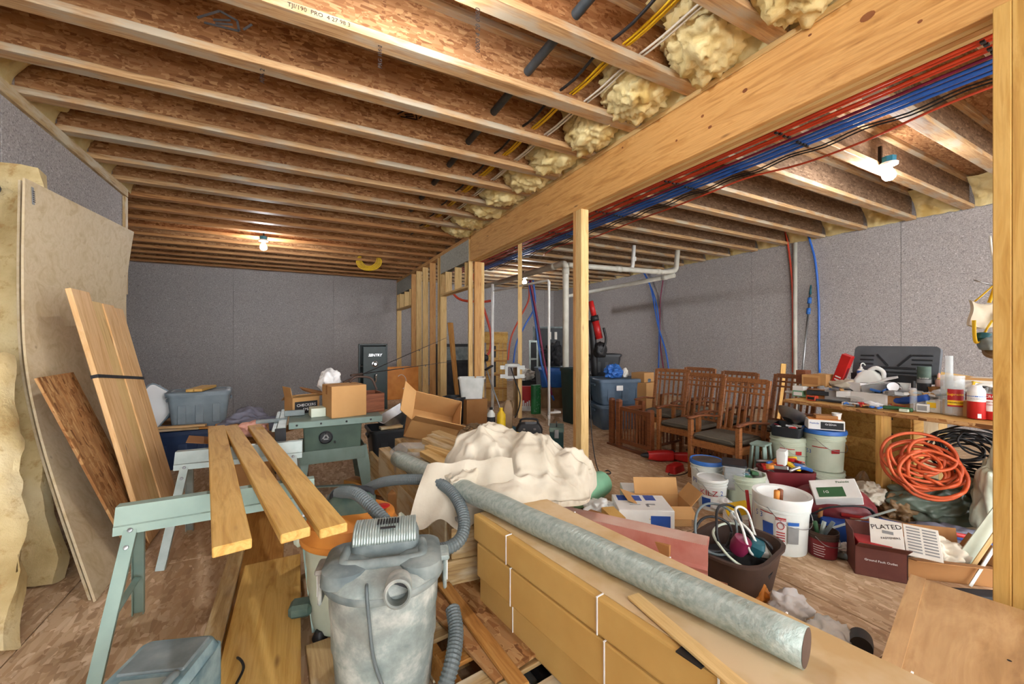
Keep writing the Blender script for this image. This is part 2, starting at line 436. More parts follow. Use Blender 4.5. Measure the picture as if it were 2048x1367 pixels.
# subfloor sheets, long side along y, staggered
pw, ph = 1.22, 2.44
pm = {}
k = 0; x = XFL + 0.4 - 1.22
while x < XR:
    y = YF - (1.22 if k % 2 else 0) + 0.55
    while y < YB:
        a0, a1 = max(x, XFL), min(x + pw, XR); b0, b1 = max(y, YF), min(y + ph, YB)
        if a0 < PX - 0.3 and b1 > PY: b1 = PY
        if a1 - a0 > 0.05 and b1 - b0 > 0.05:
            key = (round(a1 - a0, 3), round(b1 - b0, 3))
            if key not in pm: pm[key] = box(key[1] - 0.006, key[0] - 0.006, 0.02, 0.002)
            obj('floor_panel', pm[key], 'osb_floor', floor, W=TR(((a0 + a1) / 2, (b0 + b1) / 2, -0.01), pi / 2))
        y += ph
    x += pw; k += 1
ceiling = slab('ceiling', XFL, XR, YF, YB, ZJ + JD, ZJ + JD + 0.03, 'osb_web'); ceiling['kind'] = 'structure'

def wall(name, p0, p1, th, z1, seams, mat='grey_wall', z0=0.0):
    # a wall from p0 to p1 whose face lies on that line; th > 0 puts the body on the left of the walk
    p0 = Vector((p0[0], p0[1], 0)); p1 = Vector((p1[0], p1[1], 0)); d = (p1 - p0).normalized(); n = Vector((-d.y, d.x, 0))
    L = (p1 - p0).length
    w = obj(name, box(L, abs(th), ZJ + JD - z0, 0), mat, None, W=frame(p0 + n * (th + 0.02 * (1 if th > 0 else -1)) * 0.5 * 1 + n * (0.01 if th > 0 else -0.01), p1 + n * (th + 0.02 * (1 if th > 0 else -1)) * 0.5 + n * (0.01 if th > 0 else -0.01)) @ Matrix.Translation((0, 0, (ZJ + JD + z0) / 2)))
    w['kind'] = 'structure'
    cuts = [0.0] + [q for q in seams if 0 < q < L] + [L]
    for q0, q1 in zip(cuts, cuts[1:]):
        c = p0 + d * (q0 + q1) / 2 + n * (0.01 if th > 0 else -0.01)
        obj('wall_panel', box(q1 - q0 - 0.006, 0.02, z1 - z0 - 0.002, 0.002), mat, w, W=frame(c - d, c + d) @ Matrix.Translation((0, 0, (z1 + z0) / 2)))
    return w
wall('wall_back', (XFL - 0.2, YB), (XR + 0.3, YB), 0.2, ZJ, [1.4 + 2.44 * i for i in range(8)], z0=PZ)
wall('wall_right', (XR, YB), (XR, YF), 0.2, ZJ, [YB - onx(1357, 700, XR).y, YB - onx(1503, 700, XR).y, YB - onx(1503, 700, XR).y + 2.44, YB - onx(1503, 700, XR).y + 4.9])
wall('wall_left', (XL, YF), (XL, YL), 0.25, ZJ, [1.8, 4.2, 6.6, 9.0, 10.9])
wall('wall_left_return', (XL - 0.25, YL), (XFL, YL), 0.2, ZJ, [2.0])
wall('wall_left_far', (XFL, YL), (XFL, YB), 0.2, ZJ, [2.44, 4.88], z0=PZ)

# I-joists: web, two flanges; the far bays on the left and all on the right are the same joists
JY = [2.74 + 0.622 * k for k in range(-11, 17)]
jcache = {}
def joist(x0, x1, y, flange, web='osb_web'):
    L = round(x1 - x0, 3)
    if L not in jcache:
        jcache[L] = (box(L, 0.012, JD - 2 * FT + 0.01), box(L, FW, FT, 0.004))
    W = Matrix.Translation(((x0 + x1) / 2, y, ZJ + JD / 2))
    j = obj('joist', jcache[L][0], web, ceiling, W=W)
    for sgn in (-1, 1):
        obj('flange', jcache[L][1], flange, j, W=Matrix.Translation(((x0 + x1) / 2, y, ZJ + JD / 2 + sgn * (JD - FT) / 2)))
    return j
rng = random.Random(4)
for y in JY:
    if y > YB - 0.05 or y < YF: continue
    xl = XL - 0.2 if y < YL else XFL
    joist(xl, XB + 0.06, y, 'flange' if y < 6.6 else 'flange_red')
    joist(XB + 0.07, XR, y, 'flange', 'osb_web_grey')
# black zigzag joints and stamps on the webs facing the camera
def zigzag(y, x):
    vs, fs = [], []; n = 12; hh = (JD - 2 * FT) / n
    for k in range(n + 1):
        dx = 0.012 if k % 2 else -0.012; z = ZJ + FT + hh * k
        vs += [(x + dx - 0.010, y - 0.0075, z), (x + dx + 0.010, y - 0.0075, z)]
    for k in range(n): fs.append((2 * k, 2 * k + 1, 2 * k + 3, 2 * k + 2))
    obj('web_joint', mesh_of(vs, fs), 'ink', ceiling)
for (u, vv, k) in ((655, 110, 0), (633, 195, 1), (575, 218, 2), (268, 238, 3), (527, 240, 3), (1070, 170, 1), (985, 250, 3), (855, 318, 4), (40, 40, 1), (440, 320, 5), (430, 355, 6), (1020, 120, 0)):
    y = JY[k + 11] if k + 11 < len(JY) else 5
    p = ony(u, vv, y); zigzag(y, p.x)
def stamp(y, u, vv, s, size, rot=0.0):
    p = ony(u, vv, y); p.y = y - 0.0072
    text('ink_stamp', s, size, 'ink', ceiling, W=Matrix.Translation(p) @ Matrix.Rotation(pi / 2, 4, 'X') @ Matrix.Rotation(rot, 4, 'Z'))
# the beam with its cap plate
beam = thing('support_beam', 'long thick timber beam running diagonally under the ceiling joists on posts', 'beam', ((XB + 0.065), 2.9, ZB))
yb0, yb1 = -3.2, ony(941, 480, 6.9).y
yb1 = onx(941, 480, XB).y
CAPT = 0.042
board('beam_ply', (XB + 0.022, yb0, (ZB + ZJ - CAPT) / 2), (XB + 0.022, yb1, (ZB + ZJ - CAPT) / 2), 0.044, ZJ - CAPT - ZB, 'fir_beam', beam)
board('beam_ply', (XB + 0.067, yb0, (ZB + ZJ - CAPT) / 2), (XB + 0.067, yb1, (ZB + ZJ - CAPT) / 2), 0.044, ZJ - CAPT - ZB - 0.002, 'spruce', beam)
board('beam_ply', (XB + 0.112, yb0, (ZB + ZJ - CAPT) / 2), (XB + 0.112, yb1, (ZB + ZJ - CAPT) / 2), 0.044, ZJ - CAPT - ZB, 'spruce_red', beam)
board('beam_ply', (XB + 0.157, yb0, (ZB + ZJ - CAPT) / 2), (XB + 0.157, yb1, (ZB + ZJ - CAPT) / 2), 0.044, ZJ - CAPT - ZB - 0.002, 'spruce', beam)
board('cap_plate', (XB + 0.085, yb0, ZJ - CAPT / 2), (XB + 0.085, yb1, ZJ - CAPT / 2), 0.19, CAPT, 'spruce', beam, bev=0.004)
nails = bmesh.new(); rng = random.Random(8)
for k in range(70):
    y = yb0 + 2 + rng.random() * (yb1 - yb0 - 2); z = ZB + 0.03 + rng.random() * 0.38
    bmesh.ops.create_cone(nails, segments=8, radius1=0.007, radius2=0.006, depth=0.004, cap_ends=True, matrix=Matrix.Translation((XB - 0.0005, y, z)) @ Matrix.Rotation(pi / 2, 4, 'Y'))
obj('nail_heads', bm_mesh(nails), 'nail', beam, kind='stuff')
# posts of nailed plies
def post(label, x0, x1, y0, plies, pt, z1, mats):
    t = thing('support_post', label, 'post', ((x0 + x1) / 2, y0 + plies * pt / 2, 0))
    for k in range(plies):
        y = y0 + pt * (k + 0.5)
        board('post_ply', ((x0 + x1) / 2, y, 0), ((x0 + x1) / 2, y, z1), x1 - x0 - 0.002 * (k % 2), pt - 0.001, mats[k % len(mats)], t, up=(0, 1, 0))
    bm = bmesh.new(); rr = random.Random(int(y0 * 100))
    for k in range(26):
        y = y0 + rr.random() * plies * pt; z = 0.2 + rr.random() * (z1 - 0.3)
        bmesh.ops.create_cone(bm, segments=6, radius1=0.005, radius2=0.005, depth=0.004, cap_ends=True, matrix=Matrix.Translation((x0 - 0.0005, y, z)) @ Matrix.Rotation(pi / 2, 4, 'Y'))
        x = x0 + rr.random() * (x1 - x0); z = 0.2 + rr.random() * (z1 - 0.3)
        bmesh.ops.create_cone(bm, segments=6, radius1=0.005, radius2=0.005, depth=0.004, cap_ends=True, matrix=Matrix.Translation((x, y0 - 0.0005, z)) @ Matrix.Rotation(pi / 2, 4, 'X'))
    obj('nail_heads', bm_mesh(bm), 'nail', t, kind='stuff')
    return t
post('slim timber post standing alone in the middle under the beam', XB - 0.002, XB + 0.10, 3.527, 3, 0.05, ZB, ['spruce', 'spruce', 'spruce_red'])
post('wide yellow timber post cut off by the right edge of the picture', XB - 0.04, XB + 0.13, 0.315, 5, 0.054, ZB, ['pine_board', 'pine_board', 'pine_board'])

# marks printed on the near webs
ZZ = JY
def mark(u, v, y, s, size):
    p = ony(u, v, y); text('ink_stamp', s, size, 'ink', ceiling, W=Matrix.Translation((p.x, y - 0.0072, p.z)) @ RX90 @ Matrix.Rotation(pi / 2, 4, 'Z'))
mark(760, 105, JY[11], 'PRG 108 24 oc', 0.035); mark(955, 62, JY[10], '0000 4 20 0000', 0.04); mark(525, 140, JY[12], 'APA 24 OC', 0.04)
text('ink_stamp', 'TJI/190  PRO  4 27 98 3', 0.035, 'ink', ceiling, W=Matrix.Translation((ony(640, 152, JY[11] - FW / 2).x, JY[11] - FW / 2 - 0.0006, ZJ + FT / 2)) @ RX90)
def arrow(u, v, y):
    p = ony(u, v, y); k = 0.05
    for (a, b) in (((-2, -.6), (0, .9)), ((0, .9), (1.6, .4)), ((1.6, .4), (1.8, -.7)), ((1.8, -.7), (-1.4, -.9)), ((-.6, -.3), (1, .2)), ((-.4, -.6), (1.2, -.2)), ((2.2, -.4), (3, .5))):
        A = Vector((p.x + a[0] * k, y - 0.008, p.z + a[1] * k)); B = Vector((p.x + b[0] * k, y - 0.008, p.z + b[1] * k))
        obj('ink_stroke', box((B - A).length, 0.012, 0.002), 'ink', ceiling, W=frame(A, B, (0, 1, 0)))
arrow(440, 40, JY[11]); arrow(815, 228, JY[13])

for (u, v, a, b) in ((1735, 33, 0.034, 0.022), (1490, 181, 0.018, 0.014), (1405, 232, 0.013, 0.011), (1420, 254, 0.016, 0.011), (1353, 281, 0.010, 0.009), (1245, 295, 0.012, 0.008), (1620, 70, 0.010, 0.007), (1840, 43, 0.010, 0.008)):
    p = onx(u, v, XB); obj('knot', prism([(a * cos(q * pi / 6), b * sin(q * pi / 6)) for q in range(12)], 0.002), 'crate_wood_knot', beam, W=Matrix.Translation((XB - 0.0012, p.y, p.z)) @ Matrix.Rotation(pi / 2, 4, 'Y') @ Matrix.Rotation(pi / 2, 4, 'Z'))

# ------------------------------------------------------------------ bulbs in their blue boxes
emit('bulb_glow', (248, 250, 255), BULB_STRENGTH)
plain('box_blue', (40, 120, 150), rough=0.5)
plain('porcelain', (232, 232, 228), rough=0.35)
def bulb(p, label, top, r=0.06):
    t = thing('ceiling_bulb', label, 'light bulb', p, group=None)
    x, y, z = p
    obj('bulb', lathe([(0.001, -r), (r * 0.55, -r * 0.85), (r * 0.93, -r * 0.4), (r, 0), (r * 0.8, r * 0.55), (r * 0.42, r * 1.15), (r * 0.4, r * 1.3)], 20), 'bulb_glow', t, L=(0, 0, 0))
    obj('lamp_holder', lathe([(0.03, r * 1.3), (0.034, r * 1.75), (0.075, r * 1.8), (0.08, r * 2.15), (0.06, r * 2.3)], 24), 'porcelain', t, L=(0, 0, 0))
    obj('junction_box', lathe([(0.062, r * 2.3), (0.064, r * 2.35 + 0.055), (0.001, r * 2.35 + 0.055)], 8, smooth=False), 'box_blue', t)
    obj('box_bracket', boxes([(0.03, 0.03, 0.2, (0, 0.075, r * 2.35 + 0.1))]), 'nail', t)
    return t
bulb((0.47, 1.95, 3.2), 'bare bright bulb at the top edge of the picture between near joists', ZJ)
bulb(tuple(at(527, 494, 7.45)), 'bare bright bulb hanging under the far left joists', ZJ)
bulb(tuple(at(1049, 564, 11.0)), 'bare bright bulb beside the far drain pipe', ZJ)
bulb(tuple(at(1778, 350, 4.38)), 'bare bright bulb under a blue box in the right bay', ZJ)
for k, p in enumerate(((0.3, -2.2, 3.17), (5.6, -2.0, 3.17))):  # two unseen bulbs added behind the camera as fill light
    bulb(p, ('added unseen fill bulb behind the camera on the left side', 'added unseen fill bulb behind the camera on the right side')[k], ZJ)

# ------------------------------------------------------------------ stud wall beyond the beam
def ys(u): return onx(u, 684, XB).y
sw = thing('stud_wall', 'open stud wall of bare lumber with a door header beyond the beam', 'stud wall', (XB + 0.07, 9.9, 0))
ye = yb1 + 0.02
for zz in (ZJ - 0.019, ZJ - 0.058):
    board('top_plate', (XB + 0.07, ye + 0.05, zz), (XB + 0.07, YB, zz), 0.14, 0.038, 'spruce_red', sw)
board('bottom_plate', (XB + 0.07, ys(881), 0.019), (XB + 0.07, YB, 0.019), 0.14, 0.038, 'spruce', sw)
for k, u in enumerate((798, 823, 833, 845.5, 860, 876, 881)):
    y = ys(u) + 0.019
    if u == 798: y = YB - 0.03
    board('stud', (XB + 0.07, y, 0.038), (XB + 0.07, y, ZJ - 0.077), 0.14, 0.038, ('spruce', 'spruce_red', 'spruce')[k % 3], sw, up=(0, 1, 0))
# end column: pale stud, brown post, pale stud
for k, (dx, y, w, m, z1) in enumerate(((0.04, ye + 0.02, 0.08, 'spruce', ZJ - 0.0), (0.145, ye + 0.0, 0.128, 'spruce_red', ZB), (0.242, ye + 0.02, 0.064, 'spruce', ZB))):
    board('stud', (XB + dx, y + (0.06 if k == 0 else 0.0), 0.0), (XB + dx, y + (0.06 if k == 0 else 0.0), z1 - 0.002), w, 0.06 if k else 0.05, m, sw, up=(0, 1, 0))
for (ya, yz) in ((ye + 0.06, ys(881)), (ys(823) + 0.04, YB - 0.05)):
    m = (ya + yz) / 2
    board('header_sill', (XB + 0.07, ya, 2.41), (XB + 0.07, yz, 2.41), 0.14, 0.04, 'spruce', sw)
    slab('header_panel', XB - 0.002, XB + 0.012, ya + 0.01, yz - 0.01, 2.87, 3.25, 'osb_grey', sw)
    slab('header_panel', XB + 0.12, XB + 0.132, ya + 0.01, yz - 0.01, 2.87, 3.25, 'osb_grey', sw)
    for q in (0.12, 0.45, 0.8):
        y = ya + (yz - ya) * q
        board('cripple_stud', (XB + 0.07, y, 2.43), (XB + 0.07, y, 2.87), 0.14, 0.038, 'spruce', sw, up=(0, 1, 0))
lone = g(1040, 835)
t = thing('framing_stud', 'single pale stud standing free near the far bulb', 'stud', (lone.x, lone.y, 0))
board('stud', (lone.x, lone.y, 0), (lone.x, lone.y, ZJ), 0.075, 0.045, 'spruce', t, up=(0.5, 0.8, 0))

# ------------------------------------------------------------------ spray foam
def foam_mesh(seed, run=0.6, rise=0.40, wid=0.50, amp=0.075):
    def fn(a, b):
        y = (a - 0.5) * wid; c = b
        x = -run * (1 - c) ** 1.25; z = rise * (1 - c) ** 0.55
        e = min(a, 1 - a, 0.12) / 0.12; bulge = sin(pi * min(max(c, 0.02), 0.98)) ** 0.5
        p = Vector((x * 1.0, y, z)); d = amp * (0.35 + abs(fbm(p, 5.5, 2, seed)) * 1.9 + 0.35 * abs(fbm(p, 16, 2, seed + 3)))
        d *= (0.35 + 0.65 * e) * (0.3 + 0.7 * bulge)
        n = Vector((-0.55, 0, -0.83))
        return p + n * d + Vector((0.0, 0, 0.03))
    return grid(fn, 26, 26)
fm = [foam_mesh(3.1 * k + 1) for k in range(4)]
def cauli(seed):                           # a swollen, curdled lump of foam
    bm = bmesh.new(); bmesh.ops.create_icosphere(bm, subdivisions=5, radius=1.0)
    for v in bm.verts:
        p = v.co.normalized(); d = 1 + 0.34 * abs(fbm(p, 2.2, 2, seed)) + 0.22 * abs(fbm(p, 6.0, 3, seed + 5)) + 0.10 * abs(fbm(p, 11, 2, seed + 8))
        v.co = Vector((p.x * 0.30, p.y * 0.235, p.z * 0.20)) * d
    return bm_mesh(bm, True)
fc = [cauli(2.7 * k + 1.3) for k in range(3)]
fm2 = [foam_mesh(2.3 * k + 7, 0.34, 0.36, 0.5, 0.05) for k in range(3)]
JIN = [y for y in JY if YF < y < YB]
for k, (ya, yz) in enumerate(zip(JIN, JIN[1:])):
    yc = (ya + yz) / 2
    if yc < 7.3:
        if yc > -1:
            obj('spray_foam', fm[k % 4], 'foam', ceiling, W=TR((XB + 0.03, yc, ZJ + 0.0)))
            obj('spray_foam', fc[k % 3], 'foam', ceiling, W=TR((XB - 0.22 + 0.03 * (k % 2), yc + 0.05, ZJ + 0.19), 0.4 * k, 0.3 * (k % 3)))
    if -0.5 < yc < YL: obj('spray_foam', fm2[k % 3], 'foam', ceiling, W=TR((XL - 0.02, yc, ZJ), pi))
    if yc > -0.5: obj('spray_foam', fm2[(k + 1) % 3], 'foam', ceiling, W=TR((XR + 0.01, yc, ZJ), 0))
def bead(p0, p1, n, r, seed, hang=0.5):     # foam squeezed along the top of a wall
    p0 = Vector(p0); p1 = Vector(p1); d = (p1 - p0); side = Vector((-d.y, d.x, 0)).normalized()
    def fn(a, b):
        c = p0 + d * a; q = c + Vector((0, 0, 0))
        rr = r * (0.7 + 0.5 * abs(fbm(c, 2.2, 3, seed)) + 0.35 * abs(fbm(c + Vector((0, 0, b)), 9, 2, seed + 4)))
        ang = -pi / 2 + pi * b
        return c + side * (rr * cos(ang)) + Vector((0, 0, rr * 1.25 * sin(ang) * (1 + hang * fbm(c, 1.6, 2, seed + 2))))
    return grid(fn, n, 7)
obj('foam_bead', bead((XR, 0, ZJ - 0.05), (XR, YB, ZJ - 0.05), 260, 0.06, 5.0), 'foam', ceiling)
obj('foam_bead', bead((XB, YB, ZJ - 0.05), (XFL, YB, ZJ - 0.05), 200, 0.06, 9.0), 'foam_pale', ceiling)
obj('foam_bead', bead((XR, YB, ZJ - 0.06), (XB + 0.1, YB, ZJ - 0.06), 160, 0.07, 2.0), 'foam_pale', ceiling)
obj('foam_bead', bead((XL, YL, ZJ - 0.01), (XL, 1.0, ZJ - 0.01), 160, 0.03, 4.0), 'foam_pale', ceiling)
# plate along the top of the left wall
plate = thing('wall_plate', 'grey-brown wooden plate along the top of the left wall', 'wood plate', (XL - 0.06, 3.5, ZJ - 0.1))
board('plate_board', (XL + 0.01, 0.5, ZJ - 0.055), (XL + 0.01, YL - 0.02, ZJ - 0.055), 0.10, 0.045, 'old_board', plate, up=(1, 0, 0))
board('corner_board', (XL + 0.012, YL - 0.05, 2.0), (XL + 0.012, YL - 0.05, ZJ - 0.11), 0.09, 0.03, 'old_board', plate, up=(1, 0, 0))
# ------------------------------------------------------------------ cables and conduits through the left joists
plain('conduit_black', (44, 50, 54), (66, 74, 78), 0.5)
plain('cable_yellow', (236, 196, 40), (220, 176, 26), 0.45)
plain('cable_white', (226, 220, 204), (206, 198, 180), 0.5)
plain('pipe_red', (208, 72, 40), (192, 58, 30), 0.35, spec=0.6)
plain('pipe_orange', (206, 84, 56), (190, 70, 46), 0.4)
plain('pipe_blue', (44, 104, 196), (34, 90, 180), 0.35, spec=0.6)
plain('pipe_purple', (128, 36, 70), (110, 28, 60), 0.4)
plain('pvc', (206, 204, 192), (188, 186, 172), 0.4)
plain('pvc_white', (232, 232, 228), (214, 214, 208), 0.35)
ORD = ('first', 'second', 'third', 'fourth', 'fifth', 'sixth', 'seventh', 'eighth', 'ninth')
def run_y(name, label, cat, x, z, y0, y1, r, mat, sag=0.0, group=None, seed=0, n=8):
    pts = []; y = y0; k = 0
    while y <= y1 + 0.01:
        pts.append((x + 0.012 * fbm((y * 0.7, seed, 0), 1.0, 2, seed) * (1 if sag else 0.2), y, z - (sag if k % 2 else 0))); y += 0.311; k += 1
    o = obj(name, tube(pts, r, n, 3), mat); return tag(o, label, cat, group)
run_y('conduit', 'thick dark grey conduit passing through the joist webs', 'conduit', 1.57, 3.50, -1.5, 9.5, 0.033, 'conduit_black', n=12)
run_y('cable', 'thin black cable between the conduit and the yellow cables', 'cable', 1.88, 3.46, -1.5, 8.5, 0.011, 'black', 0.03, seed=3)
for k in range(4):
    run_y('cable', ORD[k] + ' yellow cable from the left in the bunch through the joists', 'cable', 1.97 + 0.018 * k, 3.455 + 0.012 * (k % 2), -1.5, 7.5, 0.008, 'cable_yellow', 0.012, 'yellow cables through joists', seed=k + 9)
for k in range(4):
    run_y('cable', ORD[k] + ' white cable from the left in the bunch beside the foam', 'cable', 2.12 + 0.016 * k, 3.43 + 0.012 * (k % 2), -1.5, 7.0, 0.008, 'cable_white', 0.012, 'white cables through joists', seed=k + 19)
for k in range(3):
    pts = [(0.9 + 0.35 * q + 0.0 * k, 2.25 - 0.03 * k, 3.58 - 0.03 * k + 0.05 * sin(q * 1.9 + k)) for q in range(5)]
    tag(obj('cable', tube(pts, 0.008, 7, 5), 'cable_white'), ORD[k] + ' loose pale cable, from the top, looping along the nearest web', 'cable', 'loose pale cables on nearest joist')
# PEX runs beside the beam
for k in range(7):
    run_y('water_pipe', ORD[k] + ' red water pipe counted outward from the beam', 'water pipe', 3.60 + 0.066 * k, ZJ - 0.022 - 0.012 * (k % 2), -2.0, 10.5, 0.0125, 'pipe_red', group='red water pipes beside the beam', seed=k)
run_y('water_pipe', 'purple plastic water pipe between the red and the blue ones', 'water pipe', 4.08, ZJ - 0.03, -2.0, 10.5, 0.0125, 'pipe_purple', seed=12)
for k in range(4):
    run_y('water_pipe', ORD[k] + ' straight blue water pipe counted outward from the red ones', 'water pipe', 4.15 + 0.05 * k, ZJ - 0.03 - 0.01 * (k % 2), -2.0, 10.0, 0.014, 'pipe_blue', group='blue water pipes', seed=k + 4)
for k in range(2):
    run_y('cable', ORD[k] + ' thin black cable counted outward from the blue pipes', 'cable', 4.40 + 0.07 * k, ZJ - 0.03, -2.0, 10.0, 0.007, 'black', 0.03, 'black cables beside the blue pipes', seed=k + 31)
pts = [(4.52 + 0.06 * sin(q * 1.3), -1.0 + 0.55 * q, ZJ - 0.05 - 0.06 * abs(sin(q * 0.9))) for q in range(16)]
tag(obj('cable', tube(pts, 0.011, 8, 5), 'pipe_orange'), 'orange tube sagging in waves under the right joists', 'cable')
for kk, yy in enumerate([JIN[k] for k in range(len(JIN)) if 0 < JIN[k] < 10 and k % 2 == 0]):
    t = thing('pipe_clip_row', ORD[kk] + ' row from the camera of black clips holding the coloured pipes', 'pipe clip', (3.9, yy, ZJ - 0.04), group='black pipe clips')
    for k in range(7): obj('clip', box(0.032, 0.022, 0.014), 'black', t, W=(3.60 + 0.066 * k, yy, ZJ - 0.043 - 0.006 * (k % 2)))
    for k in range(4): obj('clip', box(0.034, 0.022, 0.016), 'black', t, W=(4.15 + 0.05 * k, yy, ZJ - 0.052))
# ------------------------------------------------------------------ drains
def pipe(name, label, pts, r, mat, cat='drain pipe', fittings=(), n=14):
    c = Vector(pts[0]); t = thing(name, label, cat, c)
    obj('pipe', tube(pts, r, n, 0), mat, t, W=Matrix.Identity(4))
    for (p, q) in fittings:
        p = Vector(p); q = Vector(q)
        obj('coupling', tube([p, q], r * 1.16, n, 0), mat, t, W=Matrix.Identity(4))
    return t
def bendpts(P, rad=0.09, n=5):
    P = [Vector(p) for p in P]; out = [P[0]]
    for a, b, c in zip(P, P[1:], P[2:]):
        d0 = (a - b).normalized(); d1 = (c - b).normalized(); q0 = b + d0 * rad; q1 = b + d1 * rad
        for k in range(n + 1):
            s_ = k / n; out.append(q0.lerp(b, s_).lerp(b.lerp(q1, s_), s_))
    out.append(P[-1]); return out
vp = g(1131.5, 838); VX, VY = vp.x, vp.y
pipe('drain_pipe', 'thick pale drain pipe standing on the floor and bending back under the joists', bendpts([(VX, VY, 0), (VX, VY, 2.83), (VX - 0.25, VY + 3.4, 2.76)]), 0.057, 'pvc',
     fittings=[((VX, VY, 2.62), (VX, VY, 2.74)), ((VX - 0.02, VY + 0.3, 2.825), (VX - 0.03, VY + 0.42, 2.823)), ((VX - 0.1, VY + 1.5, 2.79), (VX - 0.11, VY + 1.6, 2.79))])
pipe('drain_pipe', 'thick pale drain pipe running level to the right behind the slim post', bendpts([(VX + 0.06, VY, 2.80), (VX + 1.3, VY, 2.83), (VX + 2.4, VY - 0.1, 2.84), (VX + 2.75, VY - 0.1, 2.9), (VX + 2.8, VY - 0.1, ZJ)]), 0.05, 'pvc',
     fittings=[((VX + 1.2, VY, 2.83), (VX + 1.32, VY, 2.83)), ((VX + 2.2, VY - 0.08, 2.84), (VX + 2.3, VY - 0.09, 2.84))])
pipe('drain_pipe', 'white riser pipe elbow rising into the joists right of the slim post', bendpts([(VX + 1.3, VY, 2.83), (VX + 1.62, VY, 2.86), (VX + 1.66, VY, ZJ)]), 0.038, 'pvc_white', fittings=[((VX + 1.66, VY, 3.02), (VX + 1.66, VY, 3.1))])
pipe('drain_pipe', 'pale drain pipe sloping back along the right side under the joists', [(VX + 2.7, VY - 0.1, 2.80), (VX + 2.6, VY + 3.6, 2.72)], 0.05, 'pvc', fittings=[((VX + 2.7, VY + 0.1, 2.795), (VX + 2.697, VY + 0.2, 2.79))])
pipe('vent_pipe', 'pale vent pipe climbing the right wall to the foam', [Vector((XR - 0.06, onx(1594, 600, XR).y, 0)), Vector((XR - 0.06, onx(1594, 600, XR).y, ZJ))], 0.036, 'pvc')
a_ = g(1098, 853); pipe('supply_pipe', 'thin white pipe with a tee standing before the windows', bendpts([(a_.x, a_.y, 0.02), (a_.x, a_.y, 2.42), (a_.x - 0.1, a_.y + 1.9, 2.45)], 0.05), 0.021, 'pvc_white',
     fittings=[((a_.x, a_.y, 0.12), (a_.x, a_.y, 0.2)), ((a_.x, a_.y, 2.33), (a_.x, a_.y, 2.4))])
zt = zat(a_, 825)
a2 = at(985, 700, 8.4); pipe('supply_pipe', 'thin white pipe dropping beside the toboggan', [(a2.x, a2.y, 0), (a2.x, a2.y, 2.6)], 0.03, 'pvc_white')
a3 = a_ + Vector((0, 0, zt)); pipe('supply_pipe', 'short white elbow branching off at knee height', bendpts([(a3.x, a3.y, zt), (a3.x + 0.2, a3.y - 0.05, zt), (a3.x + 0.25, a3.y + 0.2, zt - 0.01)], 0.04), 0.02, 'pvc_white')
# pipes hanging on the right wall and at the far wall
def hang(label, px, X, r, mat, cat='water pipe'):
    tag(obj('water_pipe', tube([onx(u, v, X) for u, v in px], r, 8, 5), mat), label, cat)
hang('red plastic pipe dropping down the right wall beside the vent pipe', [(1567, 455), (1576, 490), (1584, 560), (1586, 640), (1586, 745)], XR - 0.05, 0.018, 'pipe_red')
hang('blue plastic pipe dropping down the right wall nearest the shelf pole', [(1613, 460), (1630, 520), (1637, 600), (1638, 680), (1639, 745)], XR - 0.06, 0.02, 'pipe_blue')
hang('blue plastic pipe curving to the right behind the chairs', [(1281, 535), (1300, 570), (1316, 650), (1331, 700), (1338, 742)], XR - 0.12, 0.02, 'pipe_blue')
hang('blue plastic pipe hanging straight behind the chairs', [(1284, 538), (1308, 590), (1318, 650), (1317, 742)], XR - 0.09, 0.02, 'pipe_blue')
hang('red plastic pipe hanging behind the chairs', [(1326, 560), (1320, 610), (1321, 690), (1328, 742)], XR - 0.07, 0.016, 'pipe_purple')
def hang_t(label, px, t, r, mat):
    tag(obj('water_pipe', tube([at(u, v, t) for u, v in px], r, 8, 5), mat), label, 'water pipe')
hang_t('light blue pipe arching from the far bulb down to the outlet box', [(1066, 560), (1070, 610), (1050, 650), (1033, 685), (1027, 725)], 8.2, 0.018, 'pipe_blue')
hang_t('pale red pipe arching from the far bulb down to the outlet box', [(1058, 565), (1057, 600), (1040, 635), (1022, 675), (1016, 720)], 8.25, 0.018, 'pipe_orange')
hang_t('red pipe slanting from the far bulb to the floor', [(1060, 560), (1075, 640), (1090, 730), (1104, 790)], 8.0, 0.022, 'pipe_purple')
hang_t('blue pipe slanting from the far bulb beside the red one', [(1058, 563), (1072, 650), (1086, 740), (1108, 800)], 8.05, 0.022, 'pipe_blue')
hang_t('red pipe bowing down behind the end column', [(944, 545), (955, 580), (966, 612), (975, 640), (982, 670), (980, 700), (970, 715)], 8.6, 0.026, 'pipe_red')
hang_t('short red pipe reaching sideways behind the end column', [(893, 560), (905, 585), (925, 600), (965, 603), (982, 601)], 8.8, 0.026, 'pipe_red')
t = thing('cable_coil', 'coil of yellow cable hanging under the far joists', 'cable coil', at(738, 520, 9.6))
for k in range(6):
    c = at(738, 523, 9.6)
    pts = [c + RGT * (0.30 + 0.01 * k) * cos(a) * (1 - 0.09 * k) + Vector((0, 0, 0.21 * sin(a) + 0.04 * k * 0.5)) for a in [radians(150 + 240 * q / 10) for q in range(11)]]
    obj('loop', tube(pts, 0.009, 6, 3), 'cable_yellow', t, W=Matrix.Identity(4))

